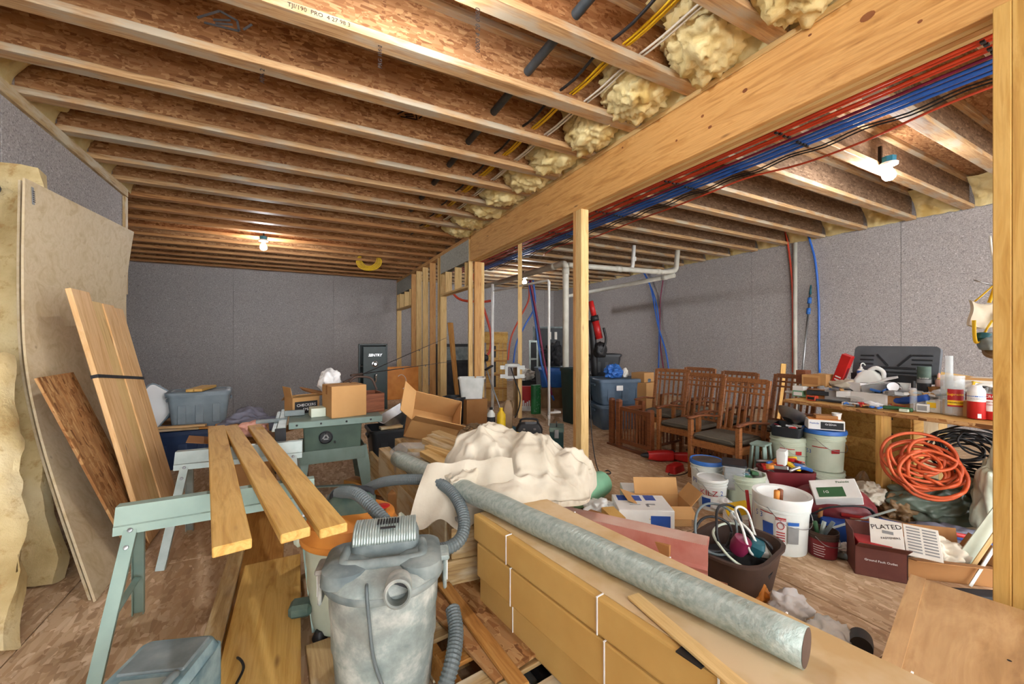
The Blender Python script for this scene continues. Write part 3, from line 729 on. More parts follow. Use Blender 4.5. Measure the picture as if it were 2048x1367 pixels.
# ------------------------------------------------------------------ materials of the things
plain('cardboard', (196, 152, 98), (180, 136, 84), 0.85, scale=3)
plain('cardboard_dark', (166, 118, 70), (150, 104, 58), 0.85, scale=3)
plain('cardboard_yellow', (206, 168, 98), (190, 148, 78), 0.85, scale=2.5, bump=0.15, bscale=14)
plain('card_white', (226, 226, 222), (212, 212, 206), 0.7)
plain('paper', (232, 230, 222), (216, 212, 200), 0.8)
plain('print_black', (30, 30, 32), rough=0.6)
plain('print_white', (240, 240, 238), rough=0.6)
plain('print_red', (180, 30, 32), rough=0.5)
plain('print_blue', (40, 84, 168), rough=0.5)
plain('print_green', (52, 96, 58), rough=0.6)
plain('print_grey', (150, 152, 152), rough=0.6)
plain('horse_green', (150, 172, 160), (132, 156, 146), 0.5, metal=0.2, scale=5)
plain('galvanized', (178, 190, 186), (150, 164, 160), 0.4, metal=0.5, scale=7)
plain('steel', (170, 172, 172), (130, 132, 134), 0.35, metal=0.9)
plain('chrome', (210, 212, 214), (190, 192, 194), 0.18, metal=1.0)
plain('saw_green', (126, 146, 138), (110, 130, 122), 0.45, metal=0.2)
plain('saw_green_dark', (84, 104, 92), (72, 90, 80), 0.55)
plain('safe_green', (20, 46, 44), (14, 34, 34), 0.35)
plain('tote_blue', (44, 66, 104), (34, 52, 86), 0.45)
plain('tote_slate', (88, 108, 128), (72, 92, 112), 0.45)
plain('tote_grey', (128, 142, 150), (108, 122, 132), 0.45)
plain('tote_black', (38, 42, 46), (28, 30, 34), 0.45)
plain('cloth_white', (206, 198, 180), (184, 174, 154), 0.9, scale=4, bump=0.3, bscale=18)
plain('cloth_grey', (112, 112, 126), (86, 88, 100), 0.9, scale=6, bump=0.3, bscale=20)
plain('cloth_pink', (228, 178, 160), (206, 150, 136), 0.9, scale=5)
plain('plastic_white', (228, 230, 226), (208, 212, 206), 0.4)
plain('plastic_cream', (206, 216, 198), (190, 200, 180), 0.45)
plain('plastic_orange', (226, 150, 66), (208, 128, 50), 0.5)
plain('plastic_red', (190, 36, 34), (160, 26, 26), 0.4)
plain('plastic_yellow', (240, 200, 36), (226, 180, 24), 0.45)
plain('plastic_blue', (54, 112, 190), (40, 92, 170), 0.4)
plain('plastic_teal', (30, 92, 104), (22, 76, 88), 0.5)
plain('rubber_brown', (78, 58, 48), (62, 46, 38), 0.6)
plain('dusty_green', (66, 88, 80), (96, 112, 100), 0.7, scale=10)
s = NT('vac_grey'); v = s.coords((1, 1, 1)); a = s.noise(v, 7, 5, 0.65); b_ = s.noise(v, 2.2, 3)
col = s.ramp(a, [(0.3, (112, 126, 124)), (0.5, (150, 162, 158)), (0.68, (206, 210, 202))])
col = s.mix(s.ramp(b_, [(0.42, (0, 0, 0, 1)), (0.66, (0.7, 0.7, 0.7, 1))]), col, lin((126, 112, 100)))
s.out(col, 0.7); s.bump(a, 0.1, 0.003)
plain('vac_dark', (96, 108, 112), (136, 146, 146), 0.65, scale=8)
plain('vac_shade', (92, 104, 106), (142, 150, 146), 0.65, scale=9)
plain('hose_grey', (108, 118, 120), (88, 98, 100), 0.5)
plain('dusty_blue', (86, 118, 128), (156, 178, 180), 0.6, scale=9)
plain('foam_wrap', (146, 160, 152), (182, 192, 184), 0.45, metal=0.25, scale=30, stretch=(0.5, 2, 2), bump=0.4, bscale=40)
s = NT('insulation'); v = s.coords((1, 1, 1)); a = s.noise(v, 14, 5, 0.65); b_ = s.noise(v, 2.6, 4)
col = s.ramp(b_, [(0.3, (176, 152, 100)), (0.5, (212, 192, 142)), (0.7, (226, 212, 172))])
col = s.mix(s.ramp(a, [(0.55, (0, 0, 0, 1)), (0.7, (0.7, 0.7, 0.7, 1))]), col, lin((166, 128, 72)))
s.out(col, 0.8); s.bump(a, 0.6, 0.02)
glass('clear_plastic', (214, 222, 224), 0.26, 0.15)
glass('bag_plastic', (238, 240, 240), 0.82, 0.35)

# ------------------------------------------------------------------ insulation batts by the left wall
def pix_sheet(left, right, nu, nv, thick, wob=0.0, seed=0, f=3.0):
    Lp = catmull([at(*p) for p in left], 6); Rp = catmull([at(*p) for p in right], 6)
    def samp(P, b):
        x = b * (len(P) - 1); i = min(int(x), len(P) - 2); return P[i].lerp(P[i + 1], x - i)
    def fn(a, b):
        p = samp(Lp, b).lerp(samp(Rp, b), a); n = Vector((0.9, -0.35, 0)); p.x = max(p.x, XL + 0.13)
        return p + n * (wob * fbm(p, f, 3, seed)) + n * (wob * 0.8 * sin(pi * a))
    return grid(fn, nu, nv, thick)
t = thing('insulation_batt', 'tall yellow fibreglass batt standing at the left edge of the picture', 'insulation', (-1.3, 3.2, 0))
obj('batt', pix_sheet([(-260, 300, 2.75), (-260, 700, 2.5), (-260, 1000, 2.3), (-230, 1190, 2.23)], [(100, 352, 3.0), (96, 700, 2.75), (104, 950, 2.55), (128, 1160, 2.40)], 30, 40, 0.09, 0.08, 3.0, 2.4), 'insulation', t, W=Matrix.Identity(4))
t = thing('insulation_batt', 'bulging brownish insulation batt in front, cut off by the left picture edge', 'insulation', (-1.3, 2.5, 0))
obj('batt', pix_sheet([(-200, 700, 2.1), (-200, 900, 2.0), (-180, 1100, 1.92), (-160, 1300, 1.84)], [(6, 720, 2.42), (16, 880, 2.30), (20, 1010, 2.18), (62, 1296, 1.86)], 20, 30, 0.08, 0.07, 8.0, 3.0), 'insulation', t, W=Matrix.Identity(4))
# bowed plywood sheets
for k, (lab, du, dt) in enumerate((('large pale bowed plywood sheet with a barcode sticker against the left wall', 0, 0.0), ('second bowed plywood sheet tucked behind the large pale one', -9, 0.05))):
    lc = [(45 + du, 355 + 4 * k, 2.56 + dt), (42 + du, 560, 2.55 + dt), (48 + du, 720, 2.52 + dt), (75 + du, 860, 2.46 + dt), (120 + du, 1010, 2.34 + dt), (187 + du, 1204, 2.172 + dt * 0.35)]
    rc = [(265 - 14 * k, 463 + 6 * k, 3.9 + dt), (252 - 12 * k, 550, 3.88 + dt), (250 - 8 * k, 640, 3.85 + dt), (262, 760, 3.80 + dt), (290, 880, 3.66 + dt), (332 - 4 * k, 1018, 3.375 + dt * 0.5)]
    t = thing('plywood_sheet', lab, 'plywood sheet', (-1.0, 3.6, 0))
    o = obj('panel', pix_sheet(lc, rc, 16, 30, 0.012), 'plywood_pale', t, W=Matrix.Identity(4))
    if k == 0:
        A, B, C = at(56, 372, 2.597), at(72, 380, 2.690), at(57, 406, 2.602)
        nn = (B - A).cross(C - A).normalized(); nn = nn if nn.x > 0 else -nn
        W = frame3((B + C) / 2 + nn * 0.012, B - A, A - C)
        obj('sticker', box(0.085, 0.11, 0.0015), 'print_grey', t, W=W)
        for q in range(6): obj('barcode_line', box(0.07, 0.006, 0.001), 'print_black', t, W=W @ Matrix.Translation((0, -0.035 + 0.013 * q, 0.0016)))
# OSB offcut leaning on it
def lean(name, label, cat, BL, BR, TL, mat, th, parts=None):
    BL, BR, TL = Vector(BL), Vector(BR), Vector(TL); ex = BR - BL; ey = TL - BL
    y_ = ex.normalized(); x_ = ey - y_ * ey.dot(y_); x_.normalize(); M = Matrix((x_, y_, x_.cross(y_))).transposed().to_4x4(); M.translation = (BL + BR) / 2   # x up the sheet
    t = thing(name, label, cat, (BL + BR) / 2)
    return t, M, ex.length, ey.length
t, M, w, l = lean('osb_sheet', 'rough brown strand board offcut leaning on the plywood', 'strand board', (-0.895, 3.307, 0.01), (-0.93, 3.82, 0.01), (-1.325, 3.307, 1.195), '', 0)
obj('panel', box(l, w, 0.014, 0.001, (l / 2, 0, 0)), 'osb_sheet', t, W=M)
t, M, w, l = lean('board_bundle', 'bundle of knotty pine boards strapped together leaning on the left', 'board bundle', (-0.925, 3.60, 0.01), (-0.925, 4.41, 0.01), (-1.305, 3.60, 1.715), '', 0)
x0 = -w / 2
for k, (a0, a1, dz, dl) in enumerate(((0, 0.33, 0.0, 0.03), (0.33, 0.53, -0.004, -0.03), (0.53, 0.78, 0.002, -0.035), (0.78, 1.0, 0.0, -0.05))):
    ww = (a1 - a0) * w; L_ = l + dl
    obj('pine_board', box(L_, ww - 0.004, 0.03, 0.004), ('pine', 'spruce', 'pine', 'pine')[k], t, W=M @ Matrix.Translation((L_ / 2, x0 + (a0 + a1) / 2 * w, -dz + 0.0)))
obj('strap', boxes([(0.022, w + 0.012, 0.002, (0, 0, 0.017)), (0.022, w + 0.012, 0.002, (0, 0, -0.019)), (0.022, 0.003, 0.036, (0, w / 2 + 0.005, 0)), (0.022, 0.003, 0.036, (0, -w / 2 - 0.005, 0))]), 'black_soft', t, W=M @ TR((l * 0.66, 0, 0), 0.10))

# ------------------------------------------------------------------ sawhorses
def sawhorse(label, xc, yc, zt, half, mat, rz=0.0, spread=0.29):
    t = thing('sawhorse', label, 'sawhorse', (xc, yc, 0), rz)
    prof = [(-0.026, 0), (0.026, 0), (0.052, -0.075), (0.058, -0.08), (0.064, -0.115), (0.055, -0.115), (0.046, -0.078), (0.02, -0.006), (-0.02, -0.006), (-0.046, -0.078), (-0.055, -0.115), (-0.064, -0.115), (-0.058, -0.08), (-0.052, -0.075)]
    me = prism(prof, 2 * half)
    rail = obj('rail', me, mat, t, L=Matrix.Translation((-half, 0, zt)) @ Matrix.Rotation(pi / 2, 4, 'Y') @ Matrix.Rotation(pi / 2, 4, 'Z'))
    for sx in (-1, 1):
        for sy in (-1, 1):
            a = Vector((sx * (half - 0.06), sy * 0.045, zt - 0.085)); b = Vector((sx * (half + 0.0), sy * spread, 0.0))
            W = MW[t.name] @ frame(a, b, (0, sy, 0.2)); L = (b - a).length
            lg = obj('leg', boxes([(L, 0.045, 0.004, (0, 0, 0.008)), (L, 0.004, 0.024, (0, 0.0215, -0.003)), (L, 0.004, 0.024, (0, -0.0215, -0.003))]), mat, t, W=W)
            for q in (0.02, 0.09):
                obj('bolt', lathe([(0.0105, 0), (0.009, 0.005), (0.001, 0.006)], 10), 'steel', lg, W=W @ Matrix.Translation((-L / 2 + q, 0, 0.010)))
        m0 = Vector((sx * (half - 0.025), -spread * 0.62, zt * 0.36)); m1 = Vector((sx * (half - 0.025), spread * 0.62, zt * 0.36))
        board('brace', MW[t.name] @ m0, MW[t.name] @ m1, 0.028, 0.006, mat, t, up=(0.3, 0, 1))
    return t
H1 = sawhorse('green-grey metal sawhorse nearest the camera carrying three boards', -0.33, 2.46, 0.66, 0.40, 'horse_green', 0.02)
H2 = sawhorse('galvanized metal sawhorse farther back under the board ends', -0.36, 3.46, 0.66, 0.38, 'galvanized', -0.06)
for k, (lab, a, b, w) in enumerate((('left board of three lying across the sawhorses, rounded near end', (465, 1087), (433, 851), 0.115), ('middle board of three lying across the sawhorses', (592, 1062), (461, 850), 0.10), ('right board of three lying across the sawhorses', (668, 1053), (508, 848), 0.10))):
    zc = 0.682
    p0 = g(a[0], a[1], zc + 0.016); p1 = g(b[0], b[1], zc + 0.016); p0.z = p1.z = zc
    o = board('board', p0, p1, w, 0.036, 'pine_board', None, bev=0.004); tag(o, lab, 'board')
# boards on the floor below
def floor_board(label, x0, x1, y0, y1, z0, th, mat, rz=0.0):
    o = obj('board', box(y1 - y0, x1 - x0, th, 0.003), mat, None, W=TR(((x0 + x1) / 2, (y0 + y1) / 2, z0 + th / 2), pi / 2 + rz)); return tag(o, label, 'board')
floor_board('wide yellow plank on the floor beneath the near sawhorse', -0.29, 0.005, 1.20, 2.86, 0.042, 0.035, 'pine_board', 0.0)
floor_board('brown plank under the wide yellow plank', -0.38, -0.09, 2.0, 3.85, 0.002, 0.038, 'stained_board', 0.02)
floor_board('narrow grey weathered batten lying left of the wide yellow plank', -0.385, -0.305, 1.1, 3.2, 0.042, 0.03, 'old_board', 0.01)
floor_board('pale short board between the wide plank and the vacuum', 0.055, 0.17, 1.0, 2.05, 0.0, 0.035, 'old_board', 0.06)

# ------------------------------------------------------------------ dusty blue tool case at the lower left
c0 = g(318, 1330, 0.28); t = thing('tool_case', 'dusty blue plastic tool case on the floor at the lower left', 'tool case', (-0.455, 1.66, 0), -0.33)
obj('case_body', rbox(0.13, 0.25, 0.28, 0.03), 'dusty_blue', t)
obj('case_lid', rbox(0.125, 0.245, 0.035, 0.03, 0.93), 'dusty_blue', t, L=(0, 0.0, 0.28))
obj('lid_panel', boxes([(0.20, 0.15, 0.012, (0, 0.14, 0.317))], 0.004), 'vac_dark', t)
obj('lid_window', boxes([(0.135, 0.26, 0.01, (0.0, -0.09, 0.318))], 0.004), 'galvanized', t)
obj('handle', tube([(0.085, -0.2, 0.315), (0.1, -0.15, 0.34), (0.1, 0.0, 0.34), (0.085, 0.05, 0.315)], 0.012, 8, 4), 'vac_dark', t)
tag(obj('cable', tube([g(420, 1367, 0.01), g(440, 1340, 0.012), g(462, 1318, 0.03), g(478, 1316, 0.085), g(487, 1335, 0.085), g(470, 1372, 0.085)], 0.005, 7, 6), 'black'), 'thin black cord curling over the floor beside the tool case', 'cord')

# ------------------------------------------------------------------ shop vacuums
def shop_vac(label, xc, yc, rz, R, zr, body, lid, head, near):
    t = thing('shop_vacuum', label, 'vacuum', (xc, yc, 0), rz)
    d = obj('drum', lathe([(R * 0.80, 0.03), (R * 0.82, 0.05), (R * 0.88, zr * 0.48), (R * 0.905, zr * 0.5), (R * 0.91, zr * 0.74), (R * 0.93, zr * 0.76), (R * 0.95, zr)], 48), body, t)
    for k in range(4):
        a = pi / 4 + k * pi / 2
        obj('caster', lathe([(0.001, 0), (0.03, 0.001), (0.036, 0.015), (0.03, 0.03), (0.02, 0.05)], 12), 'black', t, L=(R * 0.8 * cos(a), R * 0.8 * sin(a), 0))
    ld = obj('lid', lathe([(R * 0.96, 0), (R * 1.02, 0.002), (R * 1.035, 0.014), (R * 1.035, 0.036), (R * 1.0, 0.045), (R * 0.97, 0.052), (R * 0.93, 0.062 + 0.03 * (not near)), (R * 0.80, 0.072 + 0.035 * (not near)), (R * 0.6, 0.08 + 0.035 * (not near)), (0.001, 0.085 + 0.035 * (not near))], 48), lid, t, L=(0, 0, zr))
    obj('rim_band', lathe([(R * 1.04, 0.006), (R * 1.055, 0.012), (R * 1.055, 0.026), (R * 1.04, 0.032)], 48), 'vac_shade' if near else lid, t, L=(0, 0, zr))
    z = zr + (0.03 if near else 0.10)
    if near:
        # motor housing: side cheeks, ribbed hood, bar handle, filter cover
        obj('motor_hood', loft([rloop(R * 0.60, R * 0.40, 0.05, z), rloop(R * 0.60, R * 0.40, 0.05, z + 0.09), rloop(R * 0.56, R * 0.36, 0.06, z + 0.125), rloop(R * 0.46, R * 0.28, 0.06, z + 0.14)]), head, t, L=(0, R * 0.22, 0))
        for k in range(24):
            x = -R * 0.52 + R * 1.04 * k / 23
            obj('vent_rib', tube([(x, -R * 0.16, z + 0.10), (x, -R * 0.10, z + 0.132), (x, R * 0.10, z + 0.150), (x, R * 0.40, z + 0.147), (x, R * 0.55, z + 0.12)], 0.0058, 6, 3), 'galvanized', t)
        gr = boxes([(0.007, 0.009, 0.003, (R * 0.05 + 0.011 * i - 0.04, R * 0.08 + 0.013 * j, z + 0.1575)) for i in range(8) for j in range(4)])
        obj('grille', gr, 'black', t, kind='stuff')
        obj('switch_slot', box(0.06, 0.014, 0.004, 0.001, (R * 0.05, -R * 0.06, z + 0.1535)), 'black', t)
        hd = obj('handle', tube([(-R * 0.64, R * 0.10, z + 0.06), (-R * 0.66, -R * 0.24, z + 0.055), (-R * 0.58, -R * 0.40, z + 0.05), (0, -R * 0.44, z + 0.05), (R * 0.58, -R * 0.40, z + 0.05), (R * 0.66, -R * 0.24, z + 0.055), (R * 0.64, R * 0.10, z + 0.06)], 0.022, 10, 5, flat=1.3), head, t)
        obj('front_panel', boxes([(R * 0.86, R * 0.30, 0.09, (0, -R * 0.44, z + 0.0))], 0.012), 'vac_shade', t)
        obj('label_plate', box(R * 0.5, 0.002, 0.022, 0, (0.01, -R * 0.593, z + 0.018)), 'print_grey', t)
        obj('label_stripe', box(R * 0.3, 0.003, 0.008, 0, (-0.01, -R * 0.594, z + 0.024)), 'plastic_orange', t)
        pt = obj('hose_port', lathe([(0.047, 0), (0.047, 0.11), (0.041, 0.115), (0.036, 0.11), (0.035, 0.02), (0.001, 0.02)], 28), 'vac_grey', t, L=Matrix.Translation((0.06, -R * 0.76, zr + 0.045)) @ Matrix.Rotation(radians(78), 4, 'X'))
        obj('port_hole', lathe([(0.001, 0), (0.0345, 0.001)], 24), 'black', pt, W=MW[pt.name] @ Matrix.Translation((0, 0, 0.035)))
        for sx in (-1, 1):
            lobe = loft([rloop(0.085, 0.14, 0.07, zr + 0.04), rloop(0.08, 0.135, 0.07, zr + 0.085), rloop(0.05, 0.10, 0.045, zr + 0.10)])
            obj('lid_lobe', lobe, head, t, L=Matrix.Translation((sx * R * 0.62, -R * 0.12, 0)))
            lt = obj('latch', boxes([(0.045, 0.10, 0.02, (sx * (R * 1.04), 0, zr + 0.05)), (0.014, 0.10, 0.13, (sx * (R * 1.06), 0, zr - 0.01))], 0.006), 'vac_grey', t)
            for q in range(4): obj('latch_rib', box(0.006, 0.007, 0.09, 0, (sx * (R * 1.06 + 0.0085), -0.03 + 0.02 * q, zr)), 'print_white', lt)
        obj('cord', tube([(-0.05, -R * 0.80, zr + 0.06), (-0.045, -R * 1.02, zr + 0.06), (-0.035, -R * 1.06, zr - 0.05), (-0.02, -R * 0.96, zr - 0.2), (0.03, -R * 0.92, 0.12), (0.08, -R * 0.95, 0.02)], 0.006, 8, 6), 'hose_grey', t)
    else:
        obj('motor_hood', loft([rloop(R * 0.52, R * 0.42, 0.07, z), rloop(R * 0.5, R * 0.40, 0.07, z + 0.06), rloop(R * 0.40, R * 0.30, 0.07, z + 0.09), rloop(R * 0.26, R * 0.18, 0.05, z + 0.10)]), 'dusty_green', t, L=(0.0, 0.03, 0))
        obj('handle', tube([(-0.09, 0.03, z + 0.06), (-0.085, 0.03, z + 0.10), (0, 0.03, z + 0.115), (0.085, 0.03, z + 0.10), (0.09, 0.03, z + 0.06)], 0.016, 8, 4), 'black_soft', t)
        obj('lid_seal', lathe([(0.034, 0), (0.038, 0.003), (0.034, 0.005)], 24), 'plastic_red', t, L=(R * 0.66, -R * 0.12, zr + 0.128))
        for sx in (-1, 1):
            obj('side_cap', lathe([(0.001, 0.0), (0.05, 0.0), (0.055, 0.012), (0.04, 0.03), (0.001, 0.035)], 24), 'plastic_cream', t, L=Matrix.Translation((sx * R * 1.02, 0, zr + 0.02)) @ Matrix.Rotation(sx * pi / 2, 4, 'Y'))
        obj('drain_foot', boxes([(0.10, 0.09, 0.06, (-R * 0.98, -0.06, 0.13))], 0.015), 'dusty_green', t)
    return t
shop_vac('dusty grey shop vacuum in the foreground with open hose port', 0.305, 1.68, -0.25, 0.222, 0.475, 'vac_grey', 'vac_grey', 'vac_shade', True)
shop_vac('cream shop vacuum with an orange lid behind the grey one', 0.235, 2.20, -0.2, 0.225, 0.43, 'plastic_cream', 'plastic_orange', 'dusty_green', False)
tag(obj('vacuum_hose', tube([at(800, 1075, 1.78), at(755, 1025, 1.86), at(715, 988, 1.95), at(680, 985, 2.05), at(664, 1000, 2.2), at(672, 1010, 2.4), at(720, 985, 2.5), at(760, 965, 2.42), at(815, 958, 2.3), at(868, 962, 2.2), at(905, 985, 2.08), at(927, 1030, 1.95), at(922, 1075, 1.85), at(885, 1098, 1.78), at(840, 1087, 1.75), at(815, 1070, 1.78)], 0.030, 14, 8, rib=0.0068), 'hose_grey'), 'long grey corrugated vacuum hose looping over the vacuums', 'hose')
tag(obj('vacuum_hose', tube([at(905, 1215, 1.75), at(912, 1262, 1.66), at(905, 1320, 1.56), at(890, 1375, 1.50), at(885, 1410, 1.48)], 0.032, 14, 6, rib=0.0068), 'hose_grey'), 'grey corrugated hose end hanging to the right of the grey vacuum', 'hose')

# ------------------------------------------------------------------ table saw
TX, TY, TZ = 0.26, 3.80, 0.74
t = thing('table_saw', 'green-grey table saw on splayed legs loaded with boxes', 'table saw', (TX, TY + 0.3, 0), 0.0)
obj('table_top', boxes([(0.74, 0.66, 0.028, (0.03, 0.0, TZ - 0.014)), (0.74, 0.012, 0.055, (0.03, -0.33, TZ - 0.028))], 0.004), 'saw_green', t)
cb = obj('cabinet', loft([rloop(0.225, 0.25, 0.012, 0.44), rloop(0.235, 0.27, 0.012, TZ - 0.03)]), 'saw_green_dark', t)
obj('stand_apron', boxes([(0.52, 0.008, 0.11, (0, -0.275, 0.42)), (0.52, 0.008, 0.11, (0, 0.275, 0.42)), (0.008, 0.55, 0.11, (-0.26, 0, 0.42)), (0.008, 0.55, 0.11, (0.26, 0, 0.42))]), 'saw_green', t)
for sx in (-1, 1):
    for sy in (-1, 1):
        a = MW[t.name] @ Vector((sx * 0.225, sy * 0.25, 0.47)); b = MW[t.name] @ Vector((sx * 0.30, sy * 0.32, 0.0))
        W = frame(a, b, (0, sy, 0)); L = (b - a).length
        obj('leg', boxes([(L, 0.10, 0.005, (0, 0, 0)), (L, 0.005, 0.08, (0, (-0.0475) * sx * sy, -0.04))]), 'saw_green', t, W=W)
for sx in (-1, 1): board('brace', MW[t.name] @ Vector((sx * 0.28, -0.29, 0.14)), MW[t.name] @ Vector((sx * 0.28, 0.29, 0.14)), 0.04, 0.006, 'saw_green', t)
board('brace', MW[t.name] @ Vector((-0.28, -0.2, 0.16)), MW[t.name] @ Vector((0.28, -0.2, 0.10)), 0.05, 0.006, 'saw_green', t)
em = obj('emblem', lathe([(0.001, 0), (0.052, 0), (0.056, 0.006), (0.048, 0.01), (0.044, 0.006), (0.001, 0.006)], 32), 'tote_black', t, L=Matrix.Translation((-0.06, -0.268, 0.58)) @ RX90)
for a0 in (90, 210, 330):
    a = radians(a0); b = radians(a0 + 120); A = Vector((0.03 * cos(a), 0.03 * sin(a), 0.008)); B = Vector((0.03 * cos(b), 0.03 * sin(b), 0.008))
    obj('emblem_bar', box((B - A).length + 0.01, 0.012, 0.003), 'steel', em, W=MW[em.name] @ frame(A, B))
obj('crank_knob', lathe([(0.008, 0), (0.008, 0.03), (0.001, 0.032)], 10), 'black', t, L=Matrix.Translation((0.01, -0.27, 0.535)) @ RX90)
for k, x in enumerate((-0.28, -0.1, 0.1, 0.3)): obj('table_bolt', lathe([(0.009, 0), (0.007, 0.005), (0.001, 0.006)], 10), 'black', t, L=Matrix.Translation((x, -0.337, TZ - 0.026)) @ RX90)
rl = obj('fence_rail', boxes([(0.06, 0.95, 0.03, (-0.385, -0.05, TZ - 0.01)), (0.03, 0.95, 0.012, (-0.435, -0.05, TZ - 0.02))], 0.003), 'galvanized', t)
pl = obj('fence_end_plate', box(0.075, 0.02, 0.34, 0.004, (-0.39, -0.54, TZ - 0.17)), 'black_soft', t)
for k in range(4): obj('caution_print', box(0.05, 0.002, 0.03, 0, (-0.39, -0.551, TZ - 0.12 - 0.05 * k)), 'print_grey', pl)
obj('miter_fence', boxes([(0.16, 0.03, 0.05, (-0.30, -0.02, TZ + 0.03)), (0.22, 0.035, 0.03, (-0.47, -0.16, TZ + 0.0))], 0.004), 'vac_dark', t)

def carton(name, label, base, sx, sy, sz, rz, mat='cardboard', group=None, cat='box', tape=True, M=None):
    t = thing(name, label, cat, base, rz, group, M=M)
    obj('carton', box(sx, sy, sz, 0.003, (0, 0, sz / 2)), mat, t)
    if tape: obj('tape', boxes([(sx * 0.99, 0.05, 0.0015, (0, 0, sz + 0.0005)), (0.0015, 0.05, 0.08, (sx / 2 + 0.0008, 0, sz - 0.04)), (0.0015, 0.05, 0.08, (-sx / 2 - 0.0008, 0, sz - 0.04))]), 'cardboard_dark' if mat == 'cardboard' else 'clear_plastic', t)
    return t
pb = g(664, 826, TZ)
carton('cardboard_box', 'square cardboard box standing on the table saw', (0.36, 3.98, TZ), 0.30, 0.30, 0.275, 0.20)
t = thing('wooden_crate', 'open red-brown wooden crate on the right end of the table saw', 'crate', (0.60, 4.12, TZ), 0.1)
obj('crate_bottom', box(0.2, 0.3, 0.01, 0, (0, 0, 0.006)), 'crate_wood', t)
for (sx, sy, c) in ((0.2, 0.012, (0, -0.15, 0.09)), (0.2, 0.012, (0, 0.15, 0.09)), (0.012, 0.29, (-0.097, 0, 0.09)), (0.012, 0.29, (0.097, 0, 0.09))): obj('side', box(sx, sy, 0.17, 0.002, c), 'crate_wood', t)
t2 = thing('cardboard_box', 'open cardboard box behind the left end of the table saw', 'box', (0.02, 4.32, TZ - 0.02), 0.35)
obj('carton', open_box(0.24, 0.2, 0.17, 0.004, (20, 10, -30, 80)), 'cardboard', t2)
obj('printed_side', box(0.2, 0.002, 0.12, 0, (0.0, -0.1025, 0.07)), 'print_black', t2)
text('lettering', 'CHECKERS', 0.035, 'print_white', t2, L=Matrix.Translation((0, -0.1045, 0.095)) @ RX90)
text('lettering', 'SMALL', 0.035, 'print_white', t2, L=Matrix.Translation((0.02, -0.1045, 0.055)) @ RX90)
tag(obj('oval_tray', loft([rloop(0.14, 0.09, 0.085, 0.0, 6), rloop(0.17, 0.11, 0.10, 0.018, 6), rloop(0.165, 0.105, 0.095, 0.018, 6), rloop(0.135, 0.085, 0.08, 0.005, 6)]), 'cardboard_dark', None, W=TR((0.15, 4.28, TZ + 0.17), 0.5, 0.15, 0.28)), 'tilted oval tray resting on boxes on the saw', 'tray')
tag(obj('plastic_bag', blob(0.10, 0.09, 0.12, 0.3, 2.5, 4.0, 4, fold=0.5), 'bag_plastic', None, W=TR((0.26, 4.3, TZ + 0.18), 0.3)), 'crumpled clear plastic bag behind the square box on the saw', 'plastic bag')
carton('small_box', 'flat cream box lying beside the square box on the saw', (0.14, 4.03, TZ), 0.12, 0.16, 0.075, 0.1, 'plastic_cream', tape=False)
t = thing('leather_strap', 'dark leather strap arching over the crate', 'leather strap', (0.56, 4.1, TZ + 0.17))
obj('strap', tube([(0.42, 4.1, TZ + 0.28), (0.46, 4.12, TZ + 0.32), (0.55, 4.12, TZ + 0.325), (0.62, 4.1, TZ + 0.30), (0.66, 4.08, TZ + 0.2)], 0.011, 8, 5), 'rubber_brown', t, W=Matrix.Identity(4))
# jacket, pink rag, flaps left of the saw
t = carton('cardboard_box', 'low cardboard box under the jacket left of the saw', (-0.46, 4.52, 0), 0.5, 0.45, 0.52, 0.1, 'cardboard', tape=False)
tag(obj('jacket', blob(0.24, 0.20, 0.13, 0.35, 1.8, 6.0, 5, fold=0.55), 'cloth_grey', None, W=TR((-0.42, 4.48, 0.52), 0.4)), 'crumpled grey-violet quilted jacket left of the table saw', 'jacket')
tag(obj('rag', blob(0.11, 0.10, 0.07, 0.35, 2.2, 2.0, 4, fold=0.5), 'cloth_pink', None, W=TR((-0.36, 4.10, 0.60), 0.2)), 'pink cloth rag at the foot of the jacket', 'rag')
t = thing('cardboard_box', 'torn open cardboard box with splayed flaps behind the far sawhorse', 'box', (-0.42, 4.06, 0), 0.12)
obj('carton', open_box(0.40, 0.28, 0.60, 0.004, (8, 15, 30, 12), 0.17), 'cardboard_dark', t)
# ------------------------------------------------------------------ safe, sheet, totes behind the saw
SX_, SY_ = g(746, 819).x, 8.7
t = thing('gun_safe', 'tall dark green safe with dial and lever, its door ajar', 'safe', (SX_, SY_, 0), -0.10)
obj('safe_body', boxes([(0.56, 0.5, 0.03, (0, 0.25, 0.015)), (0.56, 0.5, 0.03, (0, 0.25, 1.345)), (0.03, 0.5, 1.36, (-0.265, 0.25, 0.68)), (0.03, 0.5, 1.36, (0.265, 0.25, 0.68)), (0.56, 0.03, 1.36, (0, 0.485, 0.68))], 0.004), 'safe_green', t)
D = Matrix.Translation((0.25, -0.005, 0)) @ Matrix.Rotation(radians(10), 4, 'Z')
dr = obj('door', box(0.46, 0.05, 1.26, 0.008, (-0.235, -0.025, 0.68)), 'safe_green', t, L=D)
DM = MW[dr.name]
text('lettering', 'SENTRY', 0.075, 'chrome', dr, W=DM @ Matrix.Translation((-0.235, -0.051, 1.13)) @ RX90, shear=0.25)
obj('dial', lathe([(0.06, 0), (0.06, 0.01), (0.045, 0.014), (0.03, 0.04), (0.026, 0.045), (0.001, 0.045)], 24), 'chrome', dr, W=DM @ Matrix.Translation((-0.235, -0.05, 0.95)) @ RX90)
obj('lever', tube([(0, 0, 0), (0, 0.0, 0.05), (0.02, 0.07, 0.055), (0.0, -0.10, 0.05)], 0.018, 8, 4), 'chrome', dr, W=DM @ Matrix.Translation((-0.235, -0.05, 0.68)) @ RX90)
